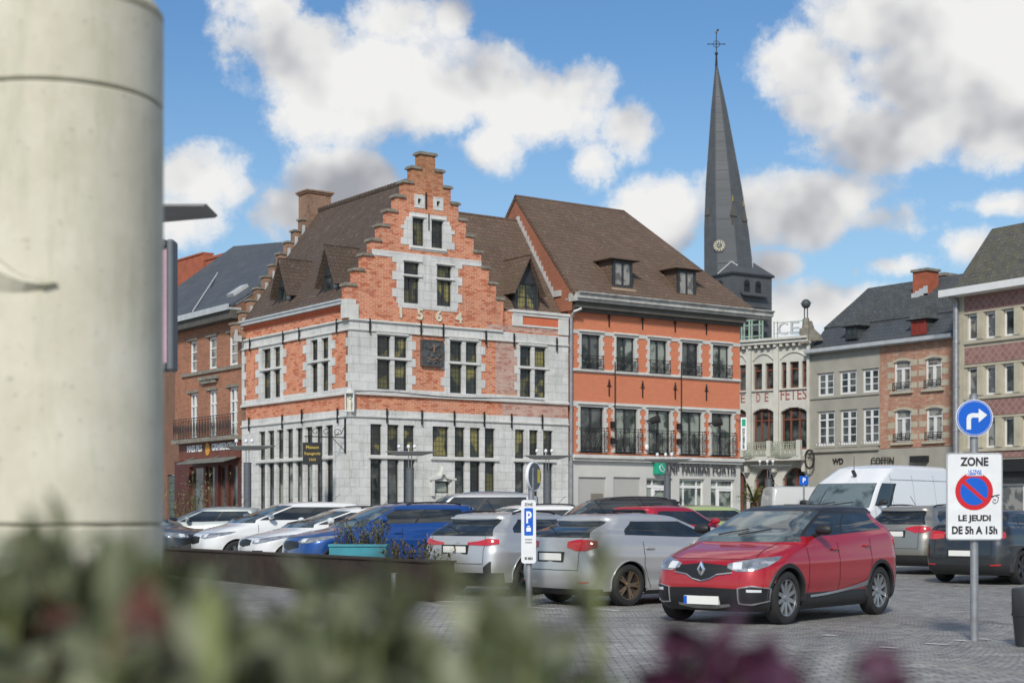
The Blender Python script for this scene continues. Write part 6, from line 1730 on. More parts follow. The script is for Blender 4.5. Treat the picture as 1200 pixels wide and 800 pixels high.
for sg in (1,-1):
    for z in (1.38,2.1):
        pts=[];nn=[]
        for k in range(20):
            x=.75-3.4*k/19; u=vs.u_at(x,z); pts.append(vs.pt(u*sg,z)+vs.nrm(u*sg,z)*.004); nn.append(vs.nrm(u*sg,z))
        strip(mb,pts,nn,.012)
    for x in (.75,-.45,-1.7):
        pts=[];nn=[]
        for k in range(14):
            z=.5+1.75*k/13; u=vs.u_at(x,z); pts.append(vs.pt(u*sg,z)+vs.nrm(u*sg,z)*.004); nn.append(vs.nrm(u*sg,z))
        strip(mb,pts,nn,.012)
mb.build('panel_seam',mt['steel'],van)
mb=MB(); q=vs.pt(.3,2.2); mb.tube((q.x,q.y,q.z),(q.x+.12,q.y,q.z+.12),.05,n=8); mb.tube((q.x+.06,q.y,q.z+.06),(q.x+.06,q.y,q.z+.5),.008,n=5); mb.build('roof_aerial',mt['trim'],van)
# distant grey-white van
v2=dict(vn); v2.update(paint=vang,L=5.2,H=2.3,wb=3.2)
v2['H']=2.52
o,_s=make_van(v2,'delivery_van','dusty pale van far off before the festival hall, left of the big white van','van')
for k in ('group',): pass
place(o,at(893,52)+2.3,52,R(5),gz(50)); o.scale=(.86,.86,.86); del o['group']; del van['group']
M0=WM[o.name]
lv_=text('TRANSPORT',.18,mt['dark'],o,None if False else M0@Matrix.Translation((-.6,1.06,1.6))@Matrix.Rotation(R(90),4,'X')@Matrix.Rotation(R(180),4,'Y')) if False else None
# ================================================================== GROUND
def pavemat(name,a,b_,grout,bw,rh,arc=True,wet=.0):
    m,n,l,b=nt(name); tc=n.new('ShaderNodeTexCoord').outputs['Object']
    sp=n.new('ShaderNodeSeparateXYZ'); l.new(tc,sp.inputs[0]); v=tc
    if arc:   # fan shaped rows of setts
        w=1.25; fx=mth(n,l,'SUBTRACT',mth(n,l,'FRACT',mth(n,l,'DIVIDE',sp.outputs[0],w)),.5)
        y2=mth(n,l,'ADD',sp.outputs[1],mth(n,l,'MULTIPLY',mth(n,l,'MULTIPLY',fx,fx),-1.6))
        nx=link_noise(n,l,tc,1.2,3); cb=n.new('ShaderNodeCombineXYZ'); l.new(mth(n,l,'ADD',sp.outputs[0],mth(n,l,'MULTIPLY',nx,.12)),cb.inputs[0]); ny=link_noise(n,l,tc,5,3); l.new(mth(n,l,'ADD',mth(n,l,'ADD',y2,mth(n,l,'MULTIPLY',nx,.25)),mth(n,l,'MULTIPLY',ny,.09)),cb.inputs[1]); v=cb.outputs[0]
    t=n.new('ShaderNodeTexBrick'); l.new(v,t.inputs[0]); t.inputs['Scale'].default_value=1; t.inputs['Brick Width'].default_value=bw; t.inputs['Row Height'].default_value=rh; t.inputs['Mortar Size'].default_value=.009; t.inputs['Mortar Smooth'].default_value=.9
    t.inputs['Color1'].default_value=(*a,1); t.inputs['Color2'].default_value=(*b_,1); t.inputs['Mortar'].default_value=(*grout,1)
    vor=n.new('ShaderNodeTexVoronoi'); vor.inputs['Scale'].default_value=7; l.new(v,vor.inputs['Vector']); s2=n.new('ShaderNodeSeparateColor'); l.new(vor.outputs['Color'],s2.inputs[0])
    col=mixc(n,l,.35,t.outputs['Color'],ramp(n,l,s2.outputs[0],[(0,(.2,.2,.2)),(1,(.8,.8,.8))]),'OVERLAY')
    big=link_noise(n,l,tc,.35,7,.7); col=mixc(n,l,.6,col,ramp(n,l,big,[(.35,(.28,.28,.27)),(.68,(.72,.71,.68))]),'SOFT_LIGHT')
    f=mth(n,l,'MULTIPLY',mth(n,l,'GREATER_THAN',link_noise(n,l,tc,5,5,.7),.66),.5); col=mixc(n,l,f,col,(.10,.095,.08))
    oil=mth(n,l,'MULTIPLY',ramp(n,l,link_noise(n,l,tc,.9,4,.6),[(.6,(0,0,0)),(.68,(1,1,1))]),.55); col=mixc(n,l,oil,col,(.06,.058,.055))
    lit_=mth(n,l,'MULTIPLY',mth(n,l,'GREATER_THAN',link_noise(n,l,tc,14,2,.5),.735),.7); col=mixc(n,l,lit_,col,(.42,.38,.28))
    mpt=n.new('ShaderNodeMapping'); mpt.inputs['Rotation'].default_value=(0,0,R(-24)); mpt.inputs['Scale'].default_value=(.12,1.1,1); l.new(tc,mpt.inputs[0]); ty=link_noise(n,l,mpt.outputs[0],1.5,4,.6)
    col=mixc(n,l,mth(n,l,'MULTIPLY',ramp(n,l,ty,[(.54,(0,0,0)),(.66,(1,1,1))]),.3),col,(.10,.098,.09))
    l.new(col,b.inputs['Base Color']); l.new(mth(n,l,'ADD',mth(n,l,'MULTIPLY',big,.35),.42),b.inputs['Roughness'])
    h=mth(n,l,'ADD',mth(n,l,'SUBTRACT',1.0,t.outputs['Fac']),mth(n,l,'MULTIPLY',s2.outputs[1],.5)); bump(n,l,h,b,.9,.02); return m
setts=pavemat('stone_setts',(.27,.265,.25),(.35,.34,.315),(.15,.14,.12),.13,.10)
lane=pavemat('worn_lane_setts',(.31,.30,.28),(.36,.35,.325),(.18,.17,.15),.2,.14,arc=False)
mb=MB(); ys=[-60,-20,0,10,20]+[24+k for k in range(0,24)]+[60,90,150,300,700]; 
for a,b_ in zip(ys[:-1],ys[1:]):
    mb.quad((-600,a,gz(a)),(600,a,gz(a)),(600,b_,gz(b_)),(-600,b_,gz(b_)))
tag(mb.build('square_paving',setts),None,None,kind='structure')
A_=gpt(640,724); B_=gpt(1200,790); d_=Vector((B_[0]-A_[0],B_[1]-A_[1])); 
p0=Vector(A_)-d_*6; p1=Vector(B_)+d_*4
nn=Vector((-d_.y,d_.x)).normalized(); nn=nn if nn.y<0 else -nn
mb=MB(); q=[p0,p1,p1+nn*7,p0+nn*7]; 
q=q if (q[1]-q[0]).x*(q[2]-q[0]).y-(q[1]-q[0]).y*(q[2]-q[0]).x>0 else q[::-1]
mb.poly([(a.x,a.y,.004) for a in q]); tag(mb.build('lane',lane),None,None,kind='structure')
mb=MB(); L_=(p1-p0).length; u_=(p1-p0).normalized(); random.seed(5); s_=0
while s_<L_:
    w=random.uniform(.35,.6); c=p0+u_*(s_+w/2); 
    i0=len(mb.v); mb.box(-w/2+.01,w/2-.01,-.07,.07,-.01,.012); an=math.atan2(u_.y,u_.x)
    for v in range(i0,len(mb.v)): x,y,z=mb.v[v]; mb.v[v]=(c.x+x*math.cos(an)-y*math.sin(an),c.y+x*math.sin(an)+y*math.cos(an),z)
    s_+=w
tag(mb.build('edge_stones',plain('edge_stone',(.27,.26,.24),.8,var=.25,scale=4)),None,None,kind='structure')
mb=MB()
linep=plain('worn_white_marking',(.62,.61,.57),.7,var=.25,scale=6)
for a,b_ in (((495,704),(566,706)),((574,709),(606,711.5)),((622,711.5),(664,714)),((690,712.5),(726,716)),((540,716),(600,718.5)),((1118,750),(1136,751.5)),((1142,748.5),(1160,749.5)),((1085,754),(1110,755.5)),((884,766.5),(905,768)),((1030,758),(1052,759.5)),((870,690),(886,691)),((965,744),(980,745))):
    P0=Vector(gpt(*a)); P1=Vector(gpt(*b_)); d=(P1-P0).normalized(); n2=Vector((-d.y,d.x))*(.09 if a[0]<560 else .055)
    mb.poly([(P0.x-n2.x,P0.y-n2.y,.008),(P1.x-n2.x,P1.y-n2.y,.008),(P1.x+n2.x,P1.y+n2.y,.008),(P0.x+n2.x,P0.y+n2.y,.008)])
tag(mb.build('painted_markings',linep),None,None,kind='structure')
# pavement before the houses
mb=MB()
def pave(F,x0,x1,w): 
    i0=len(mb.v); mb.box(x0,x1,-w,.02,.0,.28)
    for v in range(i0,len(mb.v)): mb.v[v]=tuple(F.M@Vector(mb.v[v]))
pave(F1,-2.5,18,2.6); pave(F5,-6,14,3.0)
i0=len(mb.v); mb.box(-14,7.95,-2.4,.02,.0,.281)
for v in range(i0,len(mb.v)): mb.v[v]=tuple(F1L.M@Vector(mb.v[v]))
tag(mb.build('pavement',plain('pavement_slab',(.27,.26,.25),.85,var=.15,scale=2)),None,None,kind='structure')
# ================================================================== SIGNS AND STREET FURNITURE
# arrow + no parking sign
D1=gpt(1142,750)[1]; X1=gpt(1142,750)[0]; sgn=empty('traffic_sign',T(X1,D1)); tag(sgn,'blue right turn arrow sign above a white ZONE no parking plate on a pole','traffic sign')
k=D1/FPX; zc=hz(490,D1); r=.5*43.5*k
mb=MB(); mb.tube((0,0,0),(-.01,0,hz(463,D1)),.045,n=16); mb.tube((-.01,0,hz(463,D1)),(-.01,0,hz(462,D1)),.05,n=16); mb.build('pole',mt['steel'],sgn,smooth=True)
def disc(mb,cx,y0,y1,cz,r,n=40,m=0): mb.prism([(cx+r*math.cos(2*math.pi*q/n),cz+r*math.sin(2*math.pi*q/n)) for q in range(n)],y0,y1,m)
cx=at(1139.6,D1)-X1
mb=MB(); disc(mb,cx,-.075,-.05,zc,r); mb.box(cx-.06,cx+.06,-.05,.05,zc-.1,zc-.06); mb.box(cx-.06,cx+.06,-.05,.05,zc+.06,zc+.1); face=mb.build('arrow_disc',mt['signwhite'],sgn,WM[sgn.name])
mb=MB(); disc(mb,cx,-.079,-.0752,zc,r*.955); mb.build('disc_face',mt['signblue'],face)
mb=MB(); ring=[]; n=48
for q in range(n):
    a,b_=2*math.pi*q/n,2*math.pi*(q+1)/n
    mb.quad((cx+r*.885*math.cos(a),-.081,zc+r*.885*math.sin(a)),(cx+r*.885*math.cos(b_),-.081,zc+r*.885*math.sin(b_)),(cx+r*.905*math.cos(b_),-.081,zc+r*.905*math.sin(b_)),(cx+r*.905*math.cos(a),-.081,zc+r*.905*math.sin(a)))
w=.115*r
arc=[]; R0,R1=.16*r,.40*r; ccx,ccz=cx-.03*r,zc-.14*r
x_l,x_r_=cx-.43*r,cx-.43*r+.24*r
top_o=zc+.26*r; top_i=top_o-.24*r
pl=[(x_l,zc-.62*r),(x_r_,zc-.62*r),(x_r_,top_i-.10*r),(x_r_+.03*r,top_i-.03*r),(x_r_+.10*r,top_i),(cx+.22*r,top_i),(cx+.22*r,top_o),(x_r_+.05*r,top_o),(x_l+.12*r,top_o-.06*r),(x_l+.03*r,top_o-.16*r),(x_l,top_o-.30*r)]
mb.poly([(a,-.082,b_) for a,b_ in pl]); mb.poly([(cx+.22*r,-.082,top_i-.26*r),(cx+.68*r,-.082,(top_o+top_i)/2+.02*r),(cx+.22*r,-.082,top_o+.24*r)])
mb.build('arrow',mt['signwhite'],face)
x0,x1=at(1107,D1)-X1,at(1172.5,D1)-X1; z0,z1=hz(632.5,D1),hz(530.5,D1)
def rrect(x0,x1,z0,z1,r,n=6):
    P=[]
    for cx_,cz_,a0 in ((x1-r,z1-r,0),(x0+r,z1-r,90),(x0+r,z0+r,180),(x1-r,z0+r,270)):
        for q in range(n+1): a=R(a0+90*q/n); P.append((cx_+r*math.cos(a),cz_+r*math.sin(a)))
    return P
mb=MB(); mb.prism(rrect(x0,x1,z0,z1,.04),-.075,-.055); pl_=mb.build('zone_plate',mt['signwhite'],sgn)
mb=MB(); e=.012; O=rrect(x0+.002,x1-.002,z0+.002,z1-.002,.038); I=rrect(x0+e,x1-e,z0+e,z1-e,.03)
for q in range(len(O)): j=(q+1)%len(O); mb.quad((O[q][0],-.078,O[q][1]),(O[j][0],-.078,O[j][1]),(I[j][0],-.078,I[j][1]),(I[q][0],-.078,I[q][1]))
mb.build('plate_rim',mt['steel'],pl_)
xc=(x0+x1)/2; base_=WM[sgn.name]
def stext(s,w,h,x,z,m=mt['textblack'],y=-.0765,b=.004,par=pl_):
    t=text(s,h,m,par,base_@Matrix.Translation((x,y,z))@Matrix.Rotation(R(90),4,'X'),depth=.0008,bold=b); fit(t,w,h); return t
stext('ZONE',33*k,10.5*k,xc,hz(541.5,D1)); stext('LE JEUDI',38*k,9.5*k,xc,hz(607,D1)); stext('DE 5h A 15h',53*k,9.5*k,xc,hz(621.3,D1))
zn=hz(575.5,D1); rn=22*k; mb=MB(); disc(mb,xc-.005,-.0775,-.0751,zn,rn); o=mb.build('no_parking_ring',mt['signred'],pl_)
mb=MB(); disc(mb,xc-.005,-.0785,-.0776,zn,rn*.74); mb.build('no_parking_field',mt['signblue'],o)
mb=MB(); a=R(-41); ux,uz=math.cos(a),math.sin(a); ww=.10*rn; ll=.78*rn
mb.poly([(xc-.005-ux*ll-uz*ww,-.0795,zn-uz*ll+ux*ww),(xc-.005-ux*ll+uz*ww,-.0795,zn-uz*ll-ux*ww),(xc-.005+ux*ll+uz*ww,-.0795,zn+uz*ll-ux*ww),(xc-.005+ux*ll-uz*ww,-.0795,zn+uz*ll+ux*ww)]); mb.build('no_parking_bar',mt['signred'],o)
mb=MB(); mb.box(xc-.09,xc+.09,-.0815,-.0797,zn+rn*.82,zn+rn*1.16); st_=mb.build('sticker',mt['textwhite'],pl_)
stext('ULTRAS',.15,.03,xc,zn+rn*1.06,mt['signblue'],-.082,.001,st_); stext('LIBERTES',.16,.028,xc,zn+rn*.91,mt['signblue'],-.082,.001,st_)
mb=MB(); c=(xc+rn*1.08,-.078,zn-rn*.42)
mb.path([(c[0]-.03,-.078,c[2]+.02),(c[0],-.078,c[2]+.045),(c[0]+.04,-.078,c[2]+.02),(c[0]+.03,-.078,c[2]-.03),(c[0]-.005,-.078,c[2]-.05),(c[0]-.03,-.078,c[2]-.02)],.004,4); mb.path([(c[0]-.02,-.078,c[2]),(c[0]+.01,-.078,c[2]-.01)],.005,4); mb.path([(c[0]-.045,-.078,c[2]+.03),(c[0]+.05,-.078,c[2]+.05)],.006,4)
mb.build('sticker_scrawl',mt['textblack'],pl_)
# parking plate
Dp=gpt(620,711.5)[1]; Xp=gpt(620,711.5)[0]; ps=empty('parking_sign',T(Xp,Dp)); tag(ps,'narrow white parking sign with blue P panel on a steel post before the silver cars','parking sign'); k=Dp/FPX
mb=MB(); mb.tube((0,0,0),(.0,0,hz(586,Dp)),.05,n=14); mb.tube((0,0,hz(587,Dp)),(0,0,hz(585,Dp)),.052,n=14); mb.build('post',mt['steel'],ps,smooth=True)
x0,x1=at(610.8,Dp)-Xp,at(628,Dp)-Xp; z0,z1=hz(659.5,Dp),hz(585.5,Dp)
mb=MB(); mb.prism(rrect(x0,x1,z0,z1,.045),-.09,-.065); pp=mb.build('plate',mt['signwhite'],ps)
xc=(x0+x1)/2; base_=WM[ps.name]
mb=MB(); mb.prism(rrect(at(614.3,Dp)-Xp,at(624.6,Dp)-Xp,hz(627,Dp),hz(595,Dp),.015),-.0925,-.0901); bp_=mb.build('blue_panel',mt['signblue'],pp)
t=stext('P',6.4*k,14*k,xc,hz(606.5,Dp),mt['textwhite'],-.094,.006,bp_)
mb=MB(); c=(xc,hz(620,Dp)); mb.box(c[0]-.035,c[0]+.035,-.0945,-.0926,c[1]-.03,c[1]+.03); mb.tube((c[0]-.02,-.095,c[1]+.045),(c[0]+.02,-.095,c[1]+.045),.012,n=6); mb.build('disc_pictogram',mt['textwhite'],bp_)
stext('ZONE',9.5*k,3.4*k,xc,hz(591,Dp),mt['textblack'],-.0915,.0015,pp); stext('90 MIN',9.5*k,3.6*k,xc,hz(654,Dp),mt['textblack'],-.0915,.002,pp); stext('excepte',8*k,2.2*k,xc,hz(631.5,Dp),mt['textblack'],-.0915,.0005,pp); stext('riverains',8*k,2.2*k,xc,hz(635,Dp),mt['textblack'],-.0915,.0005,pp)
mb=MB(); 
for zz_ in (z0+.12,z1-.12): mb.box(-.058,.058,-.064,.058,zz_-.02,zz_+.02)
mb.build('clamp',mt['steel'],ps)
# round sign seen from behind
Dr=30.5; rs=empty('traffic_sign',T(at(622.5,Dr),Dr,gz(Dr))); tag(rs,'round traffic sign seen edge on from behind, on a grey pole above the parking plate','traffic sign')
zc=hz(558,Dr)-gz(Dr); rr=16.5*Dr/FPX
mb=MB(); mb.tube((0,0,0),(0,0,zc+rr*.6),.06,n=14); mb.build('pole',mt['steel'],rs,smooth=True)
Md=WM[rs.name]@T(.05,.05,zc,R(62))@Matrix.Rotation(R(90),4,'X')
mb=MB(); mb.tube((0,0,-.0),(0,0,.02),rr,n=32); mb.tube((0,0,-.03),(0,0,0),rr*1.02,n=32); dd=mb.build('sign_disc',mt['mast'],rs,Md)
mb=MB(); mb.lathe([(rr*.97,-.035),(rr*1.05,-.035),(rr*1.05,.025),(rr*.97,.025)],32); mb.build('disc_rim',mt['signwhite'],dd)
mb=MB(); mb.box(rr*.45,rr*.85,-.12,.14,.021,.026); mb.build('yellow_sticker',plain('yellow_sticker',(.6,.5,.05),.5),dd)
# mast luminaires : round mast, thin stem, wide reflector board with spots
def luminaire(px,d,label,zt,mast_px,tilt=0.0,yaw=0):
    x=at(px,d); g0=gz(d); r0=empty('street_lamp',T(x,d,g0,yaw)); tag(r0,label,'street lamp','mast lamps with reflector boards on the square')
    zb=zt-.42; mb=MB(); mb.tube((0,0,0),(0,0,zb-g0),.115,n=18); mb.tube((0,0,zb-g0),(0,0,zb-g0+.02),.13,n=18)
    for z in (1.0,1.9,2.6): mb.tube((0,0,z),(0,0,z+.012),.118,n=18)
    mb.build('mast',mt['mast'],r0,smooth=True)
    mb=MB(); 
    for s in (-.045,.045): mb.tube((s,0,zb-g0),(s,0,zt-g0),.012,n=6)
    mb.build('stem',mt['steel'],r0)
    mb=MB(); o=zt-g0
    L0=[(-.30,-.02),(.26,-.02)]; 
    def ring(w0,w1,d,z): return [(w0,-d,z),(w1,-d,z),(w1,d,z),(w0,d,z)]
    h_=.085 if d>20 else .03
    A=ring(-.42,.34,.10,o-.03); B=ring(-.72,.80,.20,o+h_); Cc=ring(-.74,.82,.20,o+h_+.015)
    for P0,P1 in ((A,B),(B,Cc)):
        for i in range(4): j=(i+1)%4; mb.quad(P0[i],P0[j],P1[j],P1[i])
    mb.poly(Cc); mb.poly(A[::-1])
    mb.build('reflector_board',mt['board'],r0,bevel=.008)
    for xx,yy in ((-.33,0),(-.05,.06),(.14,-.05)):
        mb=MB(); mb.tube((xx,yy,zt-g0+.10),(xx,yy,zt-g0+.2),.012,n=6); mb.ball((xx,yy,zt-g0+.24),.055,.055,.065,10,6); mb.build('spotlight',mt['signwhite'],r0,smooth=True)
    return r0
luminaire(290,47,'mast lamp with grey board at the left foot of the stepped gable house',hz(526,47),0)
luminaire(480.5,47,'mast lamp with grey board in front of the left window group of the gable house',hz(532.5,47),0)
luminaire(641.5,50,'mast lamp with grey board behind the parking sign, near the drainpipe',hz(537,50),0)
luminaire(782,52,'mast lamp with grey board standing before the bank entrance',hz(541,52),0)
luminaire(901,58,'mast lamp standing before the festival hall arches',hz(548,58),0)
luminaire(100,10.2,'nearest mast lamp, its board tip sticking out behind the stone column',hz(254,10.2),0)
# street advertising panel behind the column
Dq=14.0; ap_=empty('advertising_panel',T(at(170,Dq),Dq)); tag(ap_,'grey framed advertising panel with pink poster behind the stone column','advertising panel')
xa,xb_=at(120,Dq)-at(170,Dq),at(206,Dq)-at(170,Dq); z0,z1=hz(435,Dq),hz(282,Dq)
mb=MB(); mb.box(xb_-.065,xb_,-.1,.1,z0,z1); mb.box(xa,xa+.065,-.1,.1,z0,z1); mb.box(xa+.065,xb_-.065,-.1,.1,z0,z0+.07); mb.box(xa+.065,xb_-.065,-.1,.1,z1-.07,z1); mb.build('frame',mt['mast'],ap_,bevel=.02)
mb=MB(); mb.box(xa+.06,xb_-.06,-.06,.06,z0+.07,z1-.07); mb.build('poster',plain('pink_poster',(.5,.3,.36),.4,var=.25,scale=1.5),ap_)
mb=MB(); mb.tube(((xa+xb_)/2,0,0),((xa+xb_)/2,0,z0),.09,n=14); mb.build('post',mt['mast'],ap_)
# waste bin at the right edge
Xb,Db=gpt(1204,757); bi=empty('waste_bin',T(Xb,Db)); tag(bi,'dark grey tapered waste bin cut by the right edge of the picture','waste bin')
s_=Db/FPX; zt=hz(688,Db); mb=MB(); mb.lathe([(.0,0),(.115,0),(.125,.02),(.155,zt*.52),(.16,zt*.53),(.165,zt-.03),(.16,zt-.01),(.13,zt),(.0,zt)],28); mb.build('body',mt['dark'],bi,smooth=True)
mb=MB(); mb.lathe([(.158,zt*.52),(.168,zt*.525),(.168,zt*.56),(.16,zt*.565)],28); mb.tube((0,0,zt),(0,0,zt+.02),.02,n=8); mb.build('band',mt['trim'],bi,smooth=True)
# little blue parking board behind the van
Dk=50; pk=empty('parking_board',T(at(942,Dk),Dk,gz(Dk))); tag(pk,'small blue board with a white P above the roof of the white van','parking board')
mb=MB(); za,zb_=hz(568,Dk)-gz(Dk),hz(557.5,Dk)-gz(Dk); mb.box(-.14,.14,-.03,.03,za,zb_); pb=mb.build('board',mt['signblue'],pk); mb=MB(); mb.tube((0,0,0),(0,0,za),.03,n=8); mb.build('post',mt['steel'],pk)
t=text('P',.2,mt['textwhite'],pb,WM[pk.name]@Matrix.Translation((0,-.035,(za+zb_)/2))@Matrix.Rotation(R(90),4,'X'),depth=.002,bold=.006)
# corten wall, posts, turquoise planter
Pa=gpt(505,705); Pb=(at(170,36),36.0)
an=math.atan2(Pa[1]-Pb[1],Pa[0]-Pb[0]); Lw=math.hypot(Pa[0]-Pb[0],Pa[1]-Pb[1])
cw=empty('rusty_wall',T(Pb[0],Pb[1],0,an)); tag(cw,'long low wall of rusted steel running in front of the left row of cars','low wall')
zt=hz(657,Pa[1])
mb=MB(); mb.box(0,Lw,0,.45,0,zt-.03); mb.build('panel',mt['corten'],cw,bevel=.01); mb=MB(); mb.box(-.02,Lw+.02,-.03,.48,zt-.029,zt); mb.build('cap',mt['corten'],cw)
mb=MB(); 
for k in range(1,9): mb.box(Lw*k/9-.004,Lw*k/9+.004,-.003,.001,.02,zt-.04)
mb.build('joint',mt['black'],cw)
bol=None
for px,py,lab in ((462,704,'right hand one of two steel bollards before the end of the rusty wall'),(192,704,'steel bollard beside the stone column before the rusty wall')):
    X,Y=gpt(px,py); z=hz(672,Y)
    o=empty('steel_bollard',T(X,Y)); tag(o,lab.replace('right hand one of two steel bollards','shiny steel bollard'),'bollard','steel bollards by the rusty wall')
    mb=MB(); mb.tube((0,0,0),(0,0,z),.055,n=18); mb.build('post',mt['chrome'] if px>400 else mt['steel'],o,smooth=True); mb=MB(); mb.tube((0,0,z),(0,0,z+.015),.06,n=18); mb.tube((0,0,0),(0,0,.02),.08,n=18); mb.build('cap',mt['steel'],o)
def leafmat(name,a,b_,rough=.6,sub=.1):
    m,n,l,b=nt(name); oi=n.new('ShaderNodeTexCoord').outputs['Object']; f=link_noise(n,l,oi,9,4,.7)
    l.new(ramp(n,l,f,[(.3,a),(.7,b_)]),b.inputs['Base Color']); b.inputs['Roughness'].default_value=rough
    b.inputs['Transmission Weight'].default_value=0
    return m
def leaf(mb,p,d,up,l,w,m=0,curl=.25):
    d=d.normalized(); s=d.cross(up); s=s.normalized() if s.length>1e-4 else Vector((1,0,0)); u=s.cross(d)
    pts=[(0,0.15),(.3,.9),(.6,1),(.85,.55),(1,.05)]; A=[];B=[]
    for t,ww in pts:
        c=p+d*l*t-u*(curl*l*t*t); A.append(c-s*w*ww/2); B.append(c+s*w*ww/2)
    for i in range(4): mb.quad(A[i],A[i+1],B[i+1],B[i],m)
def rv(): 
    while True:
        v=Vector((random.uniform(-1,1),random.uniform(-1,1),random.uniform(-1,1)))
        if .1<v.length<1: return v.normalized()
# turquoise planter
Dt=30.2; xa,xb_=at(388,Dt),at(454,Dt); tp_=empty('planter',T((xa+xb_)/2,Dt,gz(Dt))); tag(tp_,'turquoise planter box between the rusty wall and the blue crossover','planter')
w=(xb_-xa)/2; ztp=hz(637,Dt)-gz(Dt); mb=MB(); mb.box(-w,w,-.35,.35,0,ztp-.05); mb.box(-w-.02,w+.02,-.37,-.31,ztp-.05,ztp); mb.box(-w-.02,w+.02,.31,.37,ztp-.05,ztp); mb.box(-w-.02,-w+.04,-.31,.31,ztp-.05,ztp); mb.box(w-.04,w+.02,-.31,.31,ztp-.05,ztp); mb.build('box',mt['teal'],tp_,bevel=.01)
mb=MB(); mb.box(-w+.04,w-.04,-.31,.31,ztp-.06,ztp-.03); mb.build('soil',plain('soil',(.05,.035,.025),.9),tp_)
olive=leafmat('olive_leaf',(.09,.10,.03),(.20,.20,.075)); twig=plain('twig_bark',(.12,.09,.05),.85,var=.2)
def twiggy(name,label,M,w,h,n,mat,leafn=14,ls=.06,seed=1,cat='shrub',spread=.5,group=None):
    random.seed(seed); o=empty(name,M); tag(o,label,cat,group); st=MB(); lf=MB()
    for k in range(n):
        p=Vector((random.uniform(-w,w)*.5,random.uniform(-.2,.2)*w,0)); d=Vector((random.uniform(-spread,spread),random.uniform(-spread,spread)*.6,1)).normalized(); hh=h*random.uniform(.55,1.05)
        q=p.copy(); 
        for s in range(5):
            d2=(d+rv()*.18).normalized(); r_=q+d2*hh/5; st.tube(q,r_,.007*(1-s/6),.007*(1-(s+1)/6),4,cap=False)
            for e in range(leafn//5+1): leaf(lf,q.lerp(r_,random.random()),(rv()+d2*.6),Vector((0,0,1)),ls*random.uniform(.6,1.3),ls*.32,curl=.2)
            q=r_; d=d2
    st.build('stems',twig,o); lf.build('leaves',mat,o); return o
twiggy('shrub','wiry olive green shrub growing in the turquoise planter',T((xa+xb_)/2,Dt,gz(Dt)+ztp-.04),.95,.52,60,olive,20,.06,3)
rustleaf=leafmat('rust_green_leaf',(.07,.05,.012),(.13,.085,.025))
twiggy('shrub','rusty olive shrub beside the end of the rusty wall',T(at(482,27.0),27.0),.75,1.05,60,rustleaf,30,.09,5)
# palm before the hall, bare climber by the café
Dp_=57; pm=empty('palm',T(at(883,Dp_),Dp_,gz(Dp_))); tag(pm,'small potted palm with yellow green fronds before the festival hall','palm')
random.seed(9); zt=hz(588,Dp_)-gz(Dp_); mb=MB(); mb.tube((0,0,.2),(0,0,zt),.16,.12,9); mb.tube((0,0,0),(0,0,.45),.28,.34,14); mb.build('trunk',twig,pm)
mb=MB()
for k in range(34):
    a=random.uniform(0,6.28); el=random.uniform(.3,1.4); d=Vector((math.cos(a)*math.cos(el),math.sin(a)*math.cos(el),math.sin(el))); p=Vector((0,0,zt)); L_=random.uniform(.7,1.15)
    for s in range(9):
        c=p+d*L_*s/9-Vector((0,0,.35*(s/9)**2)); sd=d.cross(Vector((0,0,1))).normalized()
        for g in (-1,1): leaf(mb,c,sd*g+d*.9,Vector((0,0,1)),.3,.035)
mb.build('fronds',leafmat('palm_leaf',(.10,.13,.02),(.25,.25,.05)),pm)
cl=twiggy('climbing_shrub','tall bare yellow green shrub in front of the cafe',T(at(231,51),51,gz(51)),1.3,2.75,46,leafmat('yellow_green_leaf',(.10,.11,.035),(.22,.2,.08)),22,.13,8,spread=.22)
# ================================================================== STONE COLUMN (foreground left)
Dc=5.2; cr=118/FPX*Dc; xc=at(71,Dc); co=empty('stone_column',T(xc,Dc)); tag(co,'massive round pale stone column of a monument at the left foreground','column')
m,n,l,b=nt('pale_monument_stone'); v=ocoord(n); f1=link_noise(n,l,v,3,8,.65); f2=link_noise(n,l,v,40,4,.6)
mp=n.new('ShaderNodeMapping'); mp.inputs['Scale'].default_value=(4,4,.7); l.new(v,mp.inputs[0]); f3=link_noise(n,l,mp.outputs[0],2.2,6,.7)
col=ramp(n,l,f1,[(.3,(.52,.48,.36)),(.62,(.66,.62,.50)),(.8,(.72,.69,.59))]); col=mixc(n,l,mth(n,l,'MULTIPLY',ramp(n,l,f3,[(.5,(0,0,0)),(.72,(1,1,1))]),.6),col,(.40,.40,.26))
col=mixc(n,l,mth(n,l,'MULTIPLY',mth(n,l,'GREATER_THAN',f2,.66),.4),col,(.2,.19,.15))
l.new(col,b.inputs['Base Color']); b.inputs['Roughness'].default_value=.85; bump(n,l,mth(n,l,'ADD',f1,mth(n,l,'MULTIPLY',f2,.3)),b,.25,.01); mcol=m
zs1,zs2,ztop=hz(92,Dc-cr),hz(615,Dc-cr),hz(-48,Dc-cr)
def drum(z0,z1,r,name,top=False):
    mb=MB(); g=.007
    pr=[(r-g,z0),(r,z0+g)]+[(r,z0+(z1-z0)*k/6) for k in range(1,6)]+([(r,z1-g),(r-g,z1)] if not top else [(r,z1-.09),(r-.012,z1-.04),(r-.035,z1-.008),(r-.09,z1+.0)])
    mb.lathe(pr,96); mb.lathe([(0.0,z1-.0005),(pr[-1][0],z1)],96); return mb.build(name,mcol,co,smooth=True)
drum(zs1+.003,ztop,cr,'upper_drum',True); drum(zs2+.003,zs1-.003,cr,'middle_drum'); drum(.35,zs2-.003,cr,'lower_drum')
mb=MB(); mb.lathe([(cr-.012,.3),(cr-.012,ztop-.1)],64); mb.build('joint_core',mt['stoned'],co)
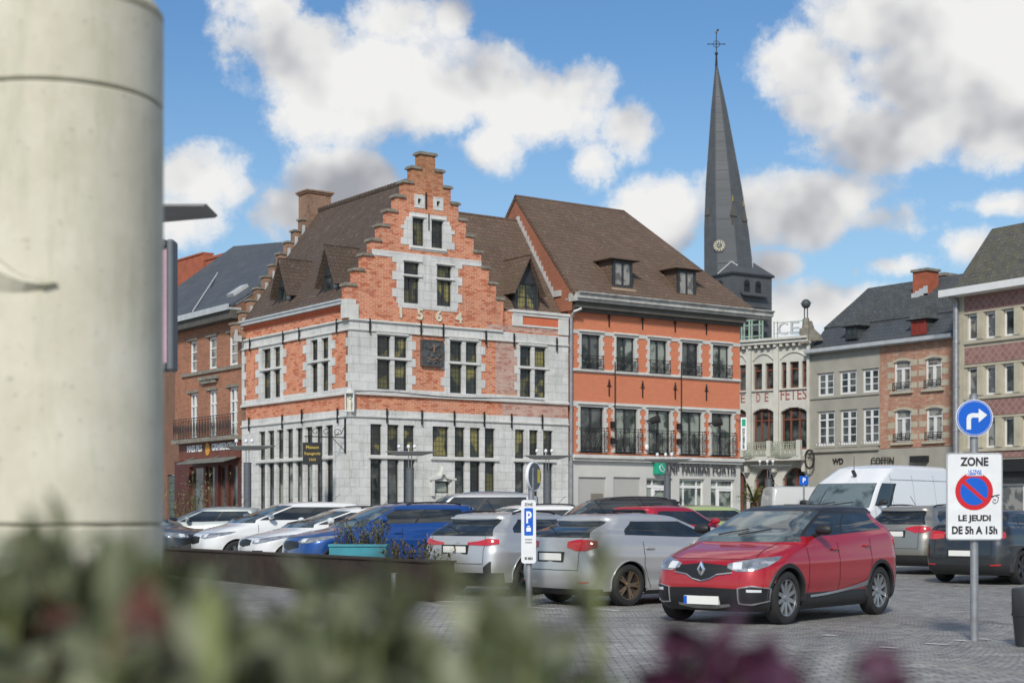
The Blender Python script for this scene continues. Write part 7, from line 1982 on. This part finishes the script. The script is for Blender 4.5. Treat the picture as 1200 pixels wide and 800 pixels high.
mb=MB(); mb.box(-cr-.25,cr+.25,-cr-.25,cr+.25,0,.35); mb.build('plinth',mcol,co,bevel=.03)
# carved wing-like crease on the drum
mb=MB(); pts=[]; 
def oncol(px,py,push=0):
    t=(px-CX)/FPX; ox=-xc; dx=t; # ray x=t*y ; circle centre (xc,Dc)
    A=1+t*t; B=-2*(t*xc+Dc); C=xc*xc+Dc*Dc-(cr+push)**2; y=(-B-math.sqrt(max(B*B-4*A*C,0)))/(2*A); return Vector((t*y-xc,y-Dc,CAMH+(HZ-py)*y/FPX))
tops=[(-30,285),(0,305),(14,316),(30,325),(48,329),(66,330)]; bots=[(-30,300),(0,319),(14,325),(30,330),(48,332.5),(66,331)]
for i in range(5):
    a,b_,c,d=oncol(*tops[i],.004),oncol(*tops[i+1],.004),oncol(*bots[i+1],.02),oncol(*bots[i],.03); mb.quad(d,c,b_,a)
    a2,b2=oncol(*bots[i],.03),oncol(*bots[i+1],.02); e0,e1=(bots[i][0],bots[i][1]+26*(1-i/5)+2),(bots[i+1][0],bots[i+1][1]+26*(1-(i+1)/5)+2)
    mb.quad(oncol(*e0,.001),oncol(*e1,.001),b2,a2)
mb.build('carved_crease',mcol,co,smooth=True)
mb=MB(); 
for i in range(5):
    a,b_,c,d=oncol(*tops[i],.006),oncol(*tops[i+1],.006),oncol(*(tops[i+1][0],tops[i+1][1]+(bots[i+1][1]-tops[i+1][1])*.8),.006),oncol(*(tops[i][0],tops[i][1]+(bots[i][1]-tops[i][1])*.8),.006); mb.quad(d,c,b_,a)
mb.build('crease_recess',plain('crease_shade',(.12,.12,.11),.9),co)  # dark strip laid along the carved slit, its shade put into the colour
mb=MB(); mb.tube((cr-.09,-.02,ztop-.0),(cr-.09,-.02,ztop+.06),.035,n=12); mb.build('metal_cap',mt['dark'],co)
# ================================================================== FOREGROUND PLANTING
pb_=empty('planting_bed',T(-.35,1.55)); tag(pb_,'concrete planter in the foreground holding the out of focus shrubs','planter')
zpl=.95; mb=MB(); mb.box(-1.4,1.3,-.75,-.68,0,zpl); mb.box(-1.4,1.3,.78,.85,0,zpl); mb.box(-1.4,-1.33,-.68,.78,0,zpl); mb.box(1.23,1.3,-.68,.78,0,zpl); mb.build('box',mt['stoned'],pb_,bevel=.01)
mb=MB(); mb.box(-1.33,1.23,-.68,.78,zpl-.15,zpl-.05); mb.build('soil',plain('bed_soil',(.04,.03,.02),.95),pb_)
g1=leafmat('grey_green_leaf',(.055,.065,.03),(.19,.205,.115)); g2=leafmat('deep_green_leaf',(.03,.042,.014),(.11,.13,.05)); g3=leafmat('sage_leaf',(.11,.125,.065),(.30,.31,.195)); rdl=leafmat('reddish_leaf',(.08,.025,.018),(.15,.06,.04)); pur=leafmat('purple_leaf',(.035,.008,.022),(.10,.03,.065),.45); yg=leafmat('lime_stem',(.17,.2,.06),(.3,.33,.13))
def bush(name,label,x,y,zt,w,n,mats,ls,seed,up=.8,cat='shrub',group='out of focus shrubs in the foreground',lw=.4,dp=.16):
    random.seed(seed); o=empty(name,T(x,y,zpl-.05)); tag(o,label,cat,group); H_=zt-(zpl-.05); st=MB(); lf=MB()
    for k in range(n):
        tx=random.gauss(0,.5)*w; ty=random.uniform(-dp,dp); th=H_*max(.15,1-.55*(abs(tx)/w)**1.6)*random.uniform(.55,1.0)
        q=Vector((tx*.3,ty*.5,0)); e=Vector((tx,ty,th)); mid=q.lerp(e,.55)+Vector((0,0,.05)); st.tube(q,mid,.004,.003,5,cap=False); st.tube(mid,e,.003,.0015,5,cap=False)
        for s in range(9):
            t=s/8; c=q.lerp(mid,t*2) if t<.5 else mid.lerp(e,(t-.5)*2)
            if t<.2: continue
            for g in range(2): leaf(lf,c,rv()+Vector((0,0,up)),rv(),ls*random.uniform(.6,1.25),ls*lw,random.choice(mats),curl=.3)
    st.build('stems',yg,o); return o,lf
specs=[(-.42,1.27,1.402,.24,190,(0,0,1,2,3),.050,11,'grey green shrub at the far left of the foreground'),
 (-.26,1.15,1.368,.20,150,(0,1,1,2,3),.050,12,'dark green shrub below the round stone column'),
 (-.10,1.15,1.355,.17,130,(0,0,1,2),.050,13,'mixed green shrub left of the middle of the foreground'),
 (-.17,1.30,1.350,.17,150,(0,1,1,2),.05,41,'full green shrub in the front row below the blue crossover'),
 (-.33,1.36,1.368,.18,150,(1,0,2,1),.05,42,'full green shrub in the front row below the white cars'),
 (-.52,1.55,1.38,.22,70,(0,1,2,3),.055,14,'shrub with reddish leaves behind the leftmost foreground shrub'),
 (.0,1.18,1.342,.14,120,(0,1,2),.05,16,'green shrub right of the middle of the foreground'),
 (-.34,1.62,1.34,.22,70,(1,1,0,3),.05,17,'low green shrub in the second row under the rusty wall'),
 (-.05,1.66,1.30,.26,80,(1,0,2),.05,18,'low green shrub in the second row under the silver estate')]
for x,y,zt,w,n,ms,ls,sd,lab in specs:
    o,lf=bush('leafy_shrub','out of focus '+lab,x,y,zt,w,n,ms,ls,sd); lf.build('leaves',[g1,g2,g3,rdl],o)
o,lf=bush('purple_shrub','blurred deep purple plant at the bottom edge under the red crossover',.165,1.22,1.326,.13,150,(0,),.05,21,up=.5,lw=.7,dp=.06); lf.build('leaves',[pur],o)
o,lf=bush('purple_shrub','smaller blurred purple plant right of the other, at the bottom edge',.27,1.22,1.308,.07,60,(0,),.04,22,up=.5,lw=.7,dp=.04); lf.build('leaves',[pur],o)
# thick pale stalks
for i,(px,yt,d,lab) in enumerate(((248,694,.98,'thick pale green stalk at the bottom left of the foreground'),(560,700,1.3,'thin upright green stalk in front of the silver estate'),(700,668,1.45,'loose green sprig right of the parking sign'))):
    o=empty('plant_stalk',T(at(px,d),d,zpl-.05)); tag(o,'blurred '+lab,'plant stalk'); zt=hz(yt,d)-(zpl-.05); mb=MB(); mb.tube((0,0,0),(0,0,zt),(.0085 if i==0 else .004),.0075 if i==0 else .003,8); mb.build('stem',yg,o)
    mb=MB(); random.seed(30+i)
    for k in range(6 if i==0 else 9): leaf(mb,Vector((0,0,zt*(.75+.25*random.random()))),Vector((random.uniform(-1,1),random.uniform(-.6,.6),1.1)),rv(),.055,.016)
    mb.build('leaves',g3 if i==0 else g1,o)
# ================================================================== SKY, SUN, CAMERA
SE,SR=R(36),R(190)      # elevation ; azimuth measured from +Y clockwise
sd=Vector((math.sin(SR)*math.cos(SE),math.cos(SR)*math.cos(SE),math.sin(SE)))
w=bpy.data.worlds.new('World'); scene.world=w; w.use_nodes=True; n=w.node_tree.nodes; l=w.node_tree.links; n.clear()
out=n.new('ShaderNodeOutputWorld'); sky=n.new('ShaderNodeTexSky'); sky.sky_type='NISHITA'; sky.sun_disc=False; sky.sun_elevation=SE; sky.sun_rotation=SR; sky.air_density=1.1; sky.dust_density=.4; sky.ozone_density=2.0
bg=n.new('ShaderNodeBackground'); bg.inputs[1].default_value=.13; 
tcd=n.new('ShaderNodeTexCoord').outputs['Generated']
# density of cloud in (azimuth, height) space : a few big puffs broken up by noise
grp=bpy.data.node_groups.new('cloud_density','ShaderNodeTree'); grp.interface.new_socket('Vector',in_out='INPUT',socket_type='NodeSocketVector'); grp.interface.new_socket('Density',in_out='OUTPUT',socket_type='NodeSocketFloat')
gn,gl=grp.nodes,grp.links; gi_=gn.new('NodeGroupInput'); go_=gn.new('NodeGroupOutput')
sp=gn.new('ShaderNodeSeparateXYZ'); gl.new(gi_.outputs[0],sp.inputs[0])
az=mth(gn,gl,'ARCTAN2',sp.outputs[0],sp.outputs[1]); hr=mth(gn,gl,'SQRT',mth(gn,gl,'ADD',mth(gn,gl,'MULTIPLY',sp.outputs[0],sp.outputs[0]),mth(gn,gl,'MULTIPLY',sp.outputs[1],sp.outputs[1])))
el=mth(gn,gl,'DIVIDE',sp.outputs[2],mth(gn,gl,'MAXIMUM',hr,.02))
puffs=[(350,60,95,72,1),(430,95,120,75,1),(520,110,120,70,1),(610,125,95,60,.95),(575,165,60,40,.8),(320,10,60,50,.9),(525,20,34,34,.75),(660,110,60,40,.7),(460,20,80,50,.9),
 (410,212,66,40,.95),(350,245,50,25,.6),(215,205,72,48,.95),(190,250,60,40,.8),(738,148,36,34,.55),(770,252,46,40,.75),
 (1040,20,90,45,1),(1140,95,135,85,1.05),(945,80,62,52,.8),(960,130,60,50,.8),(1030,160,110,50,.95),(950,240,100,50,1),(895,235,70,45,.8),(1160,20,120,70,1),(1020,255,75,28,.65),(1180,140,90,50,.9),
 (905,312,38,20,.75),(1050,312,50,16,.55),(1140,288,34,24,.6),(960,355,75,32,.75),(1010,345,60,22,.6),(1170,240,60,13,.5),(905,370,60,25,.6),(690,190,30,22,.4),(1000,318,24,13,.4)]
acc=None
cbx=gn.new('ShaderNodeCombineXYZ'); azel=cbx.outputs[0]; gl.new(az,cbx.inputs[0]); gl.new(el,cbx.inputs[1])
for px,py,rx_,ry_,wt_ in puffs:
    a0=math.atan((px-CX)/FPX); e0=(HZ-py)/FPX*math.cos(a0); ra=rx_/FPX*1.25; re_=ry_/FPX*1.25
    ma=gn.new('ShaderNodeVectorMath'); ma.operation='MULTIPLY_ADD'; gl.new(azel,ma.inputs[0]); ma.inputs[1].default_value=(1/ra,1/re_,0); ma.inputs[2].default_value=(-a0/ra,-e0/re_,0)
    ln=gn.new('ShaderNodeVectorMath'); ln.operation='LENGTH'; gl.new(ma.outputs[0],ln.inputs[0])
    v_=mth(gn,gl,'MULTIPLY_ADD',ln.outputs['Value'],-wt_,wt_)
    acc=v_ if acc is None else mth(gn,gl,'MAXIMUM',acc,v_)
def gnoise(sc,det,ro):
    t=gn.new('ShaderNodeTexNoise'); t.inputs['Scale'].default_value=sc; t.inputs['Detail'].default_value=det; t.inputs['Roughness'].default_value=ro; gl.new(gi_.outputs[0],t.inputs['Vector']); return t.outputs['Fac']
nn1=gnoise(9,8,.66); nn2=gnoise(3.0,2,.5)
# unseen clouds added away from the view for reflections : broken field
away=mth(gn,gl,'MULTIPLY',mth(gn,gl,'SUBTRACT',nn2,.47),3.0)
far=mth(gn,gl,'MAXIMUM',mth(gn,gl,'MULTIPLY',mth(gn,gl,'SUBTRACT',mth(gn,gl,'ABSOLUTE',az),.42),6.0,clamp=True),mth(gn,gl,'MULTIPLY',mth(gn,gl,'SUBTRACT',el,.42),6.0,clamp=True))
gen=mth(gn,gl,'SUBTRACT',mth(gn,gl,'MULTIPLY',mth(gn,gl,'ADD',away,1.0),far),1.0)
acc=mth(gn,gl,'MAXIMUM',mth(gn,gl,'MULTIPLY',acc,1.0),gen)
den=mth(gn,gl,'ADD',mth(gn,gl,'ADD',acc,mth(gn,gl,'MULTIPLY',mth(gn,gl,'SUBTRACT',nn1,.5),2.2)),mth(gn,gl,'MULTIPLY',mth(gn,gl,'SUBTRACT',gnoise(28,5,.6),.5),.7)); gl.new(den,go_.inputs[0])
def dens(vec): g=n.new('ShaderNodeGroup'); g.node_tree=grp; l.new(vec,g.inputs[0]); return g.outputs[0]
d0=dens(tcd)
mask=ramp(n,l,d0,[(.10,(0,0,0)),(.20,(.2,.2,.2)),(.33,(.72,.72,.72)),(.52,(1,1,1))])
va=n.new('ShaderNodeVectorMath'); va.operation='ADD'; l.new(tcd,va.inputs[0]); va.inputs[1].default_value=(-.01,0,.03)
q0=link_noise(n,l,tcd,7,4,.5); q1=link_noise(n,l,va.outputs[0],7,4,.5)
lit=mth(n,l,'ADD',mth(n,l,'MULTIPLY',mth(n,l,'SUBTRACT',q0,q1),3.6),mth(n,l,'SUBTRACT',.80,mth(n,l,'MULTIPLY',mth(n,l,'MAXIMUM',mth(n,l,'SUBTRACT',d0,.5),0.0),.12)),clamp=True)
ccol=ramp(n,l,lit,[(.32,(.38,.39,.43)),(.55,(.58,.585,.61)),(.75,(.80,.80,.80)),(.95,(.93,.925,.91))])
bgc=n.new('ShaderNodeBackground'); l.new(ccol,bgc.inputs[0]); bgc.inputs[1].default_value=.95
spz=n.new('ShaderNodeSeparateXYZ'); l.new(tcd,spz.inputs[0])
hzf=mth(n,l,'MULTIPLY',mth(n,l,'POWER',mth(n,l,'SUBTRACT',1.0,mth(n,l,'DIVIDE',mth(n,l,'MAXIMUM',spz.outputs[2],0.0),.30),clamp=True),1.4),.85)
l.new(mixc(n,l,hzf,mixc(n,l,1.0,sky.outputs[0],(.49,.69,.86),'MULTIPLY'),(4.0,5.2,6.0)),bg.inputs[0])
mx=n.new('ShaderNodeMixShader'); l.new(mask,mx.inputs[0]); l.new(bg.outputs[0],mx.inputs[1]); l.new(bgc.outputs[0],mx.inputs[2]); l.new(mx.outputs[0],out.inputs[0])
sun=bpy.data.lights.new('sun','SUN'); sun.energy=3.3; sun.angle=R(8); sun.color=(1,.95,.87); so=bpy.data.objects.new('sun',sun); COL.objects.link(so); so.rotation_euler=(-sd).to_track_quat('-Z','Y').to_euler()
cam=bpy.data.cameras.new('camera'); cam.sensor_width=36; cam.lens=FPX/1200*36; cam.shift_y=(HZ-400)/1200; cam.clip_end=3000; cam.clip_start=.05
cam.dof.use_dof=True; cam.dof.focus_distance=30; cam.dof.aperture_fstop=2.6
co_=bpy.data.objects.new('camera',cam); COL.objects.link(co_); co_.location=(0,0,CAMH); co_.rotation_euler=(R(90),0,0); scene.camera=co_
vs_=scene.view_settings; vs_.view_transform='Standard'; vs_.look='None'; vs_.gamma=1; vs_.exposure=0.0; vs_.use_curve_mapping=False
w.cycles.sampling_method='MANUAL'; w.cycles.sample_map_resolution=256
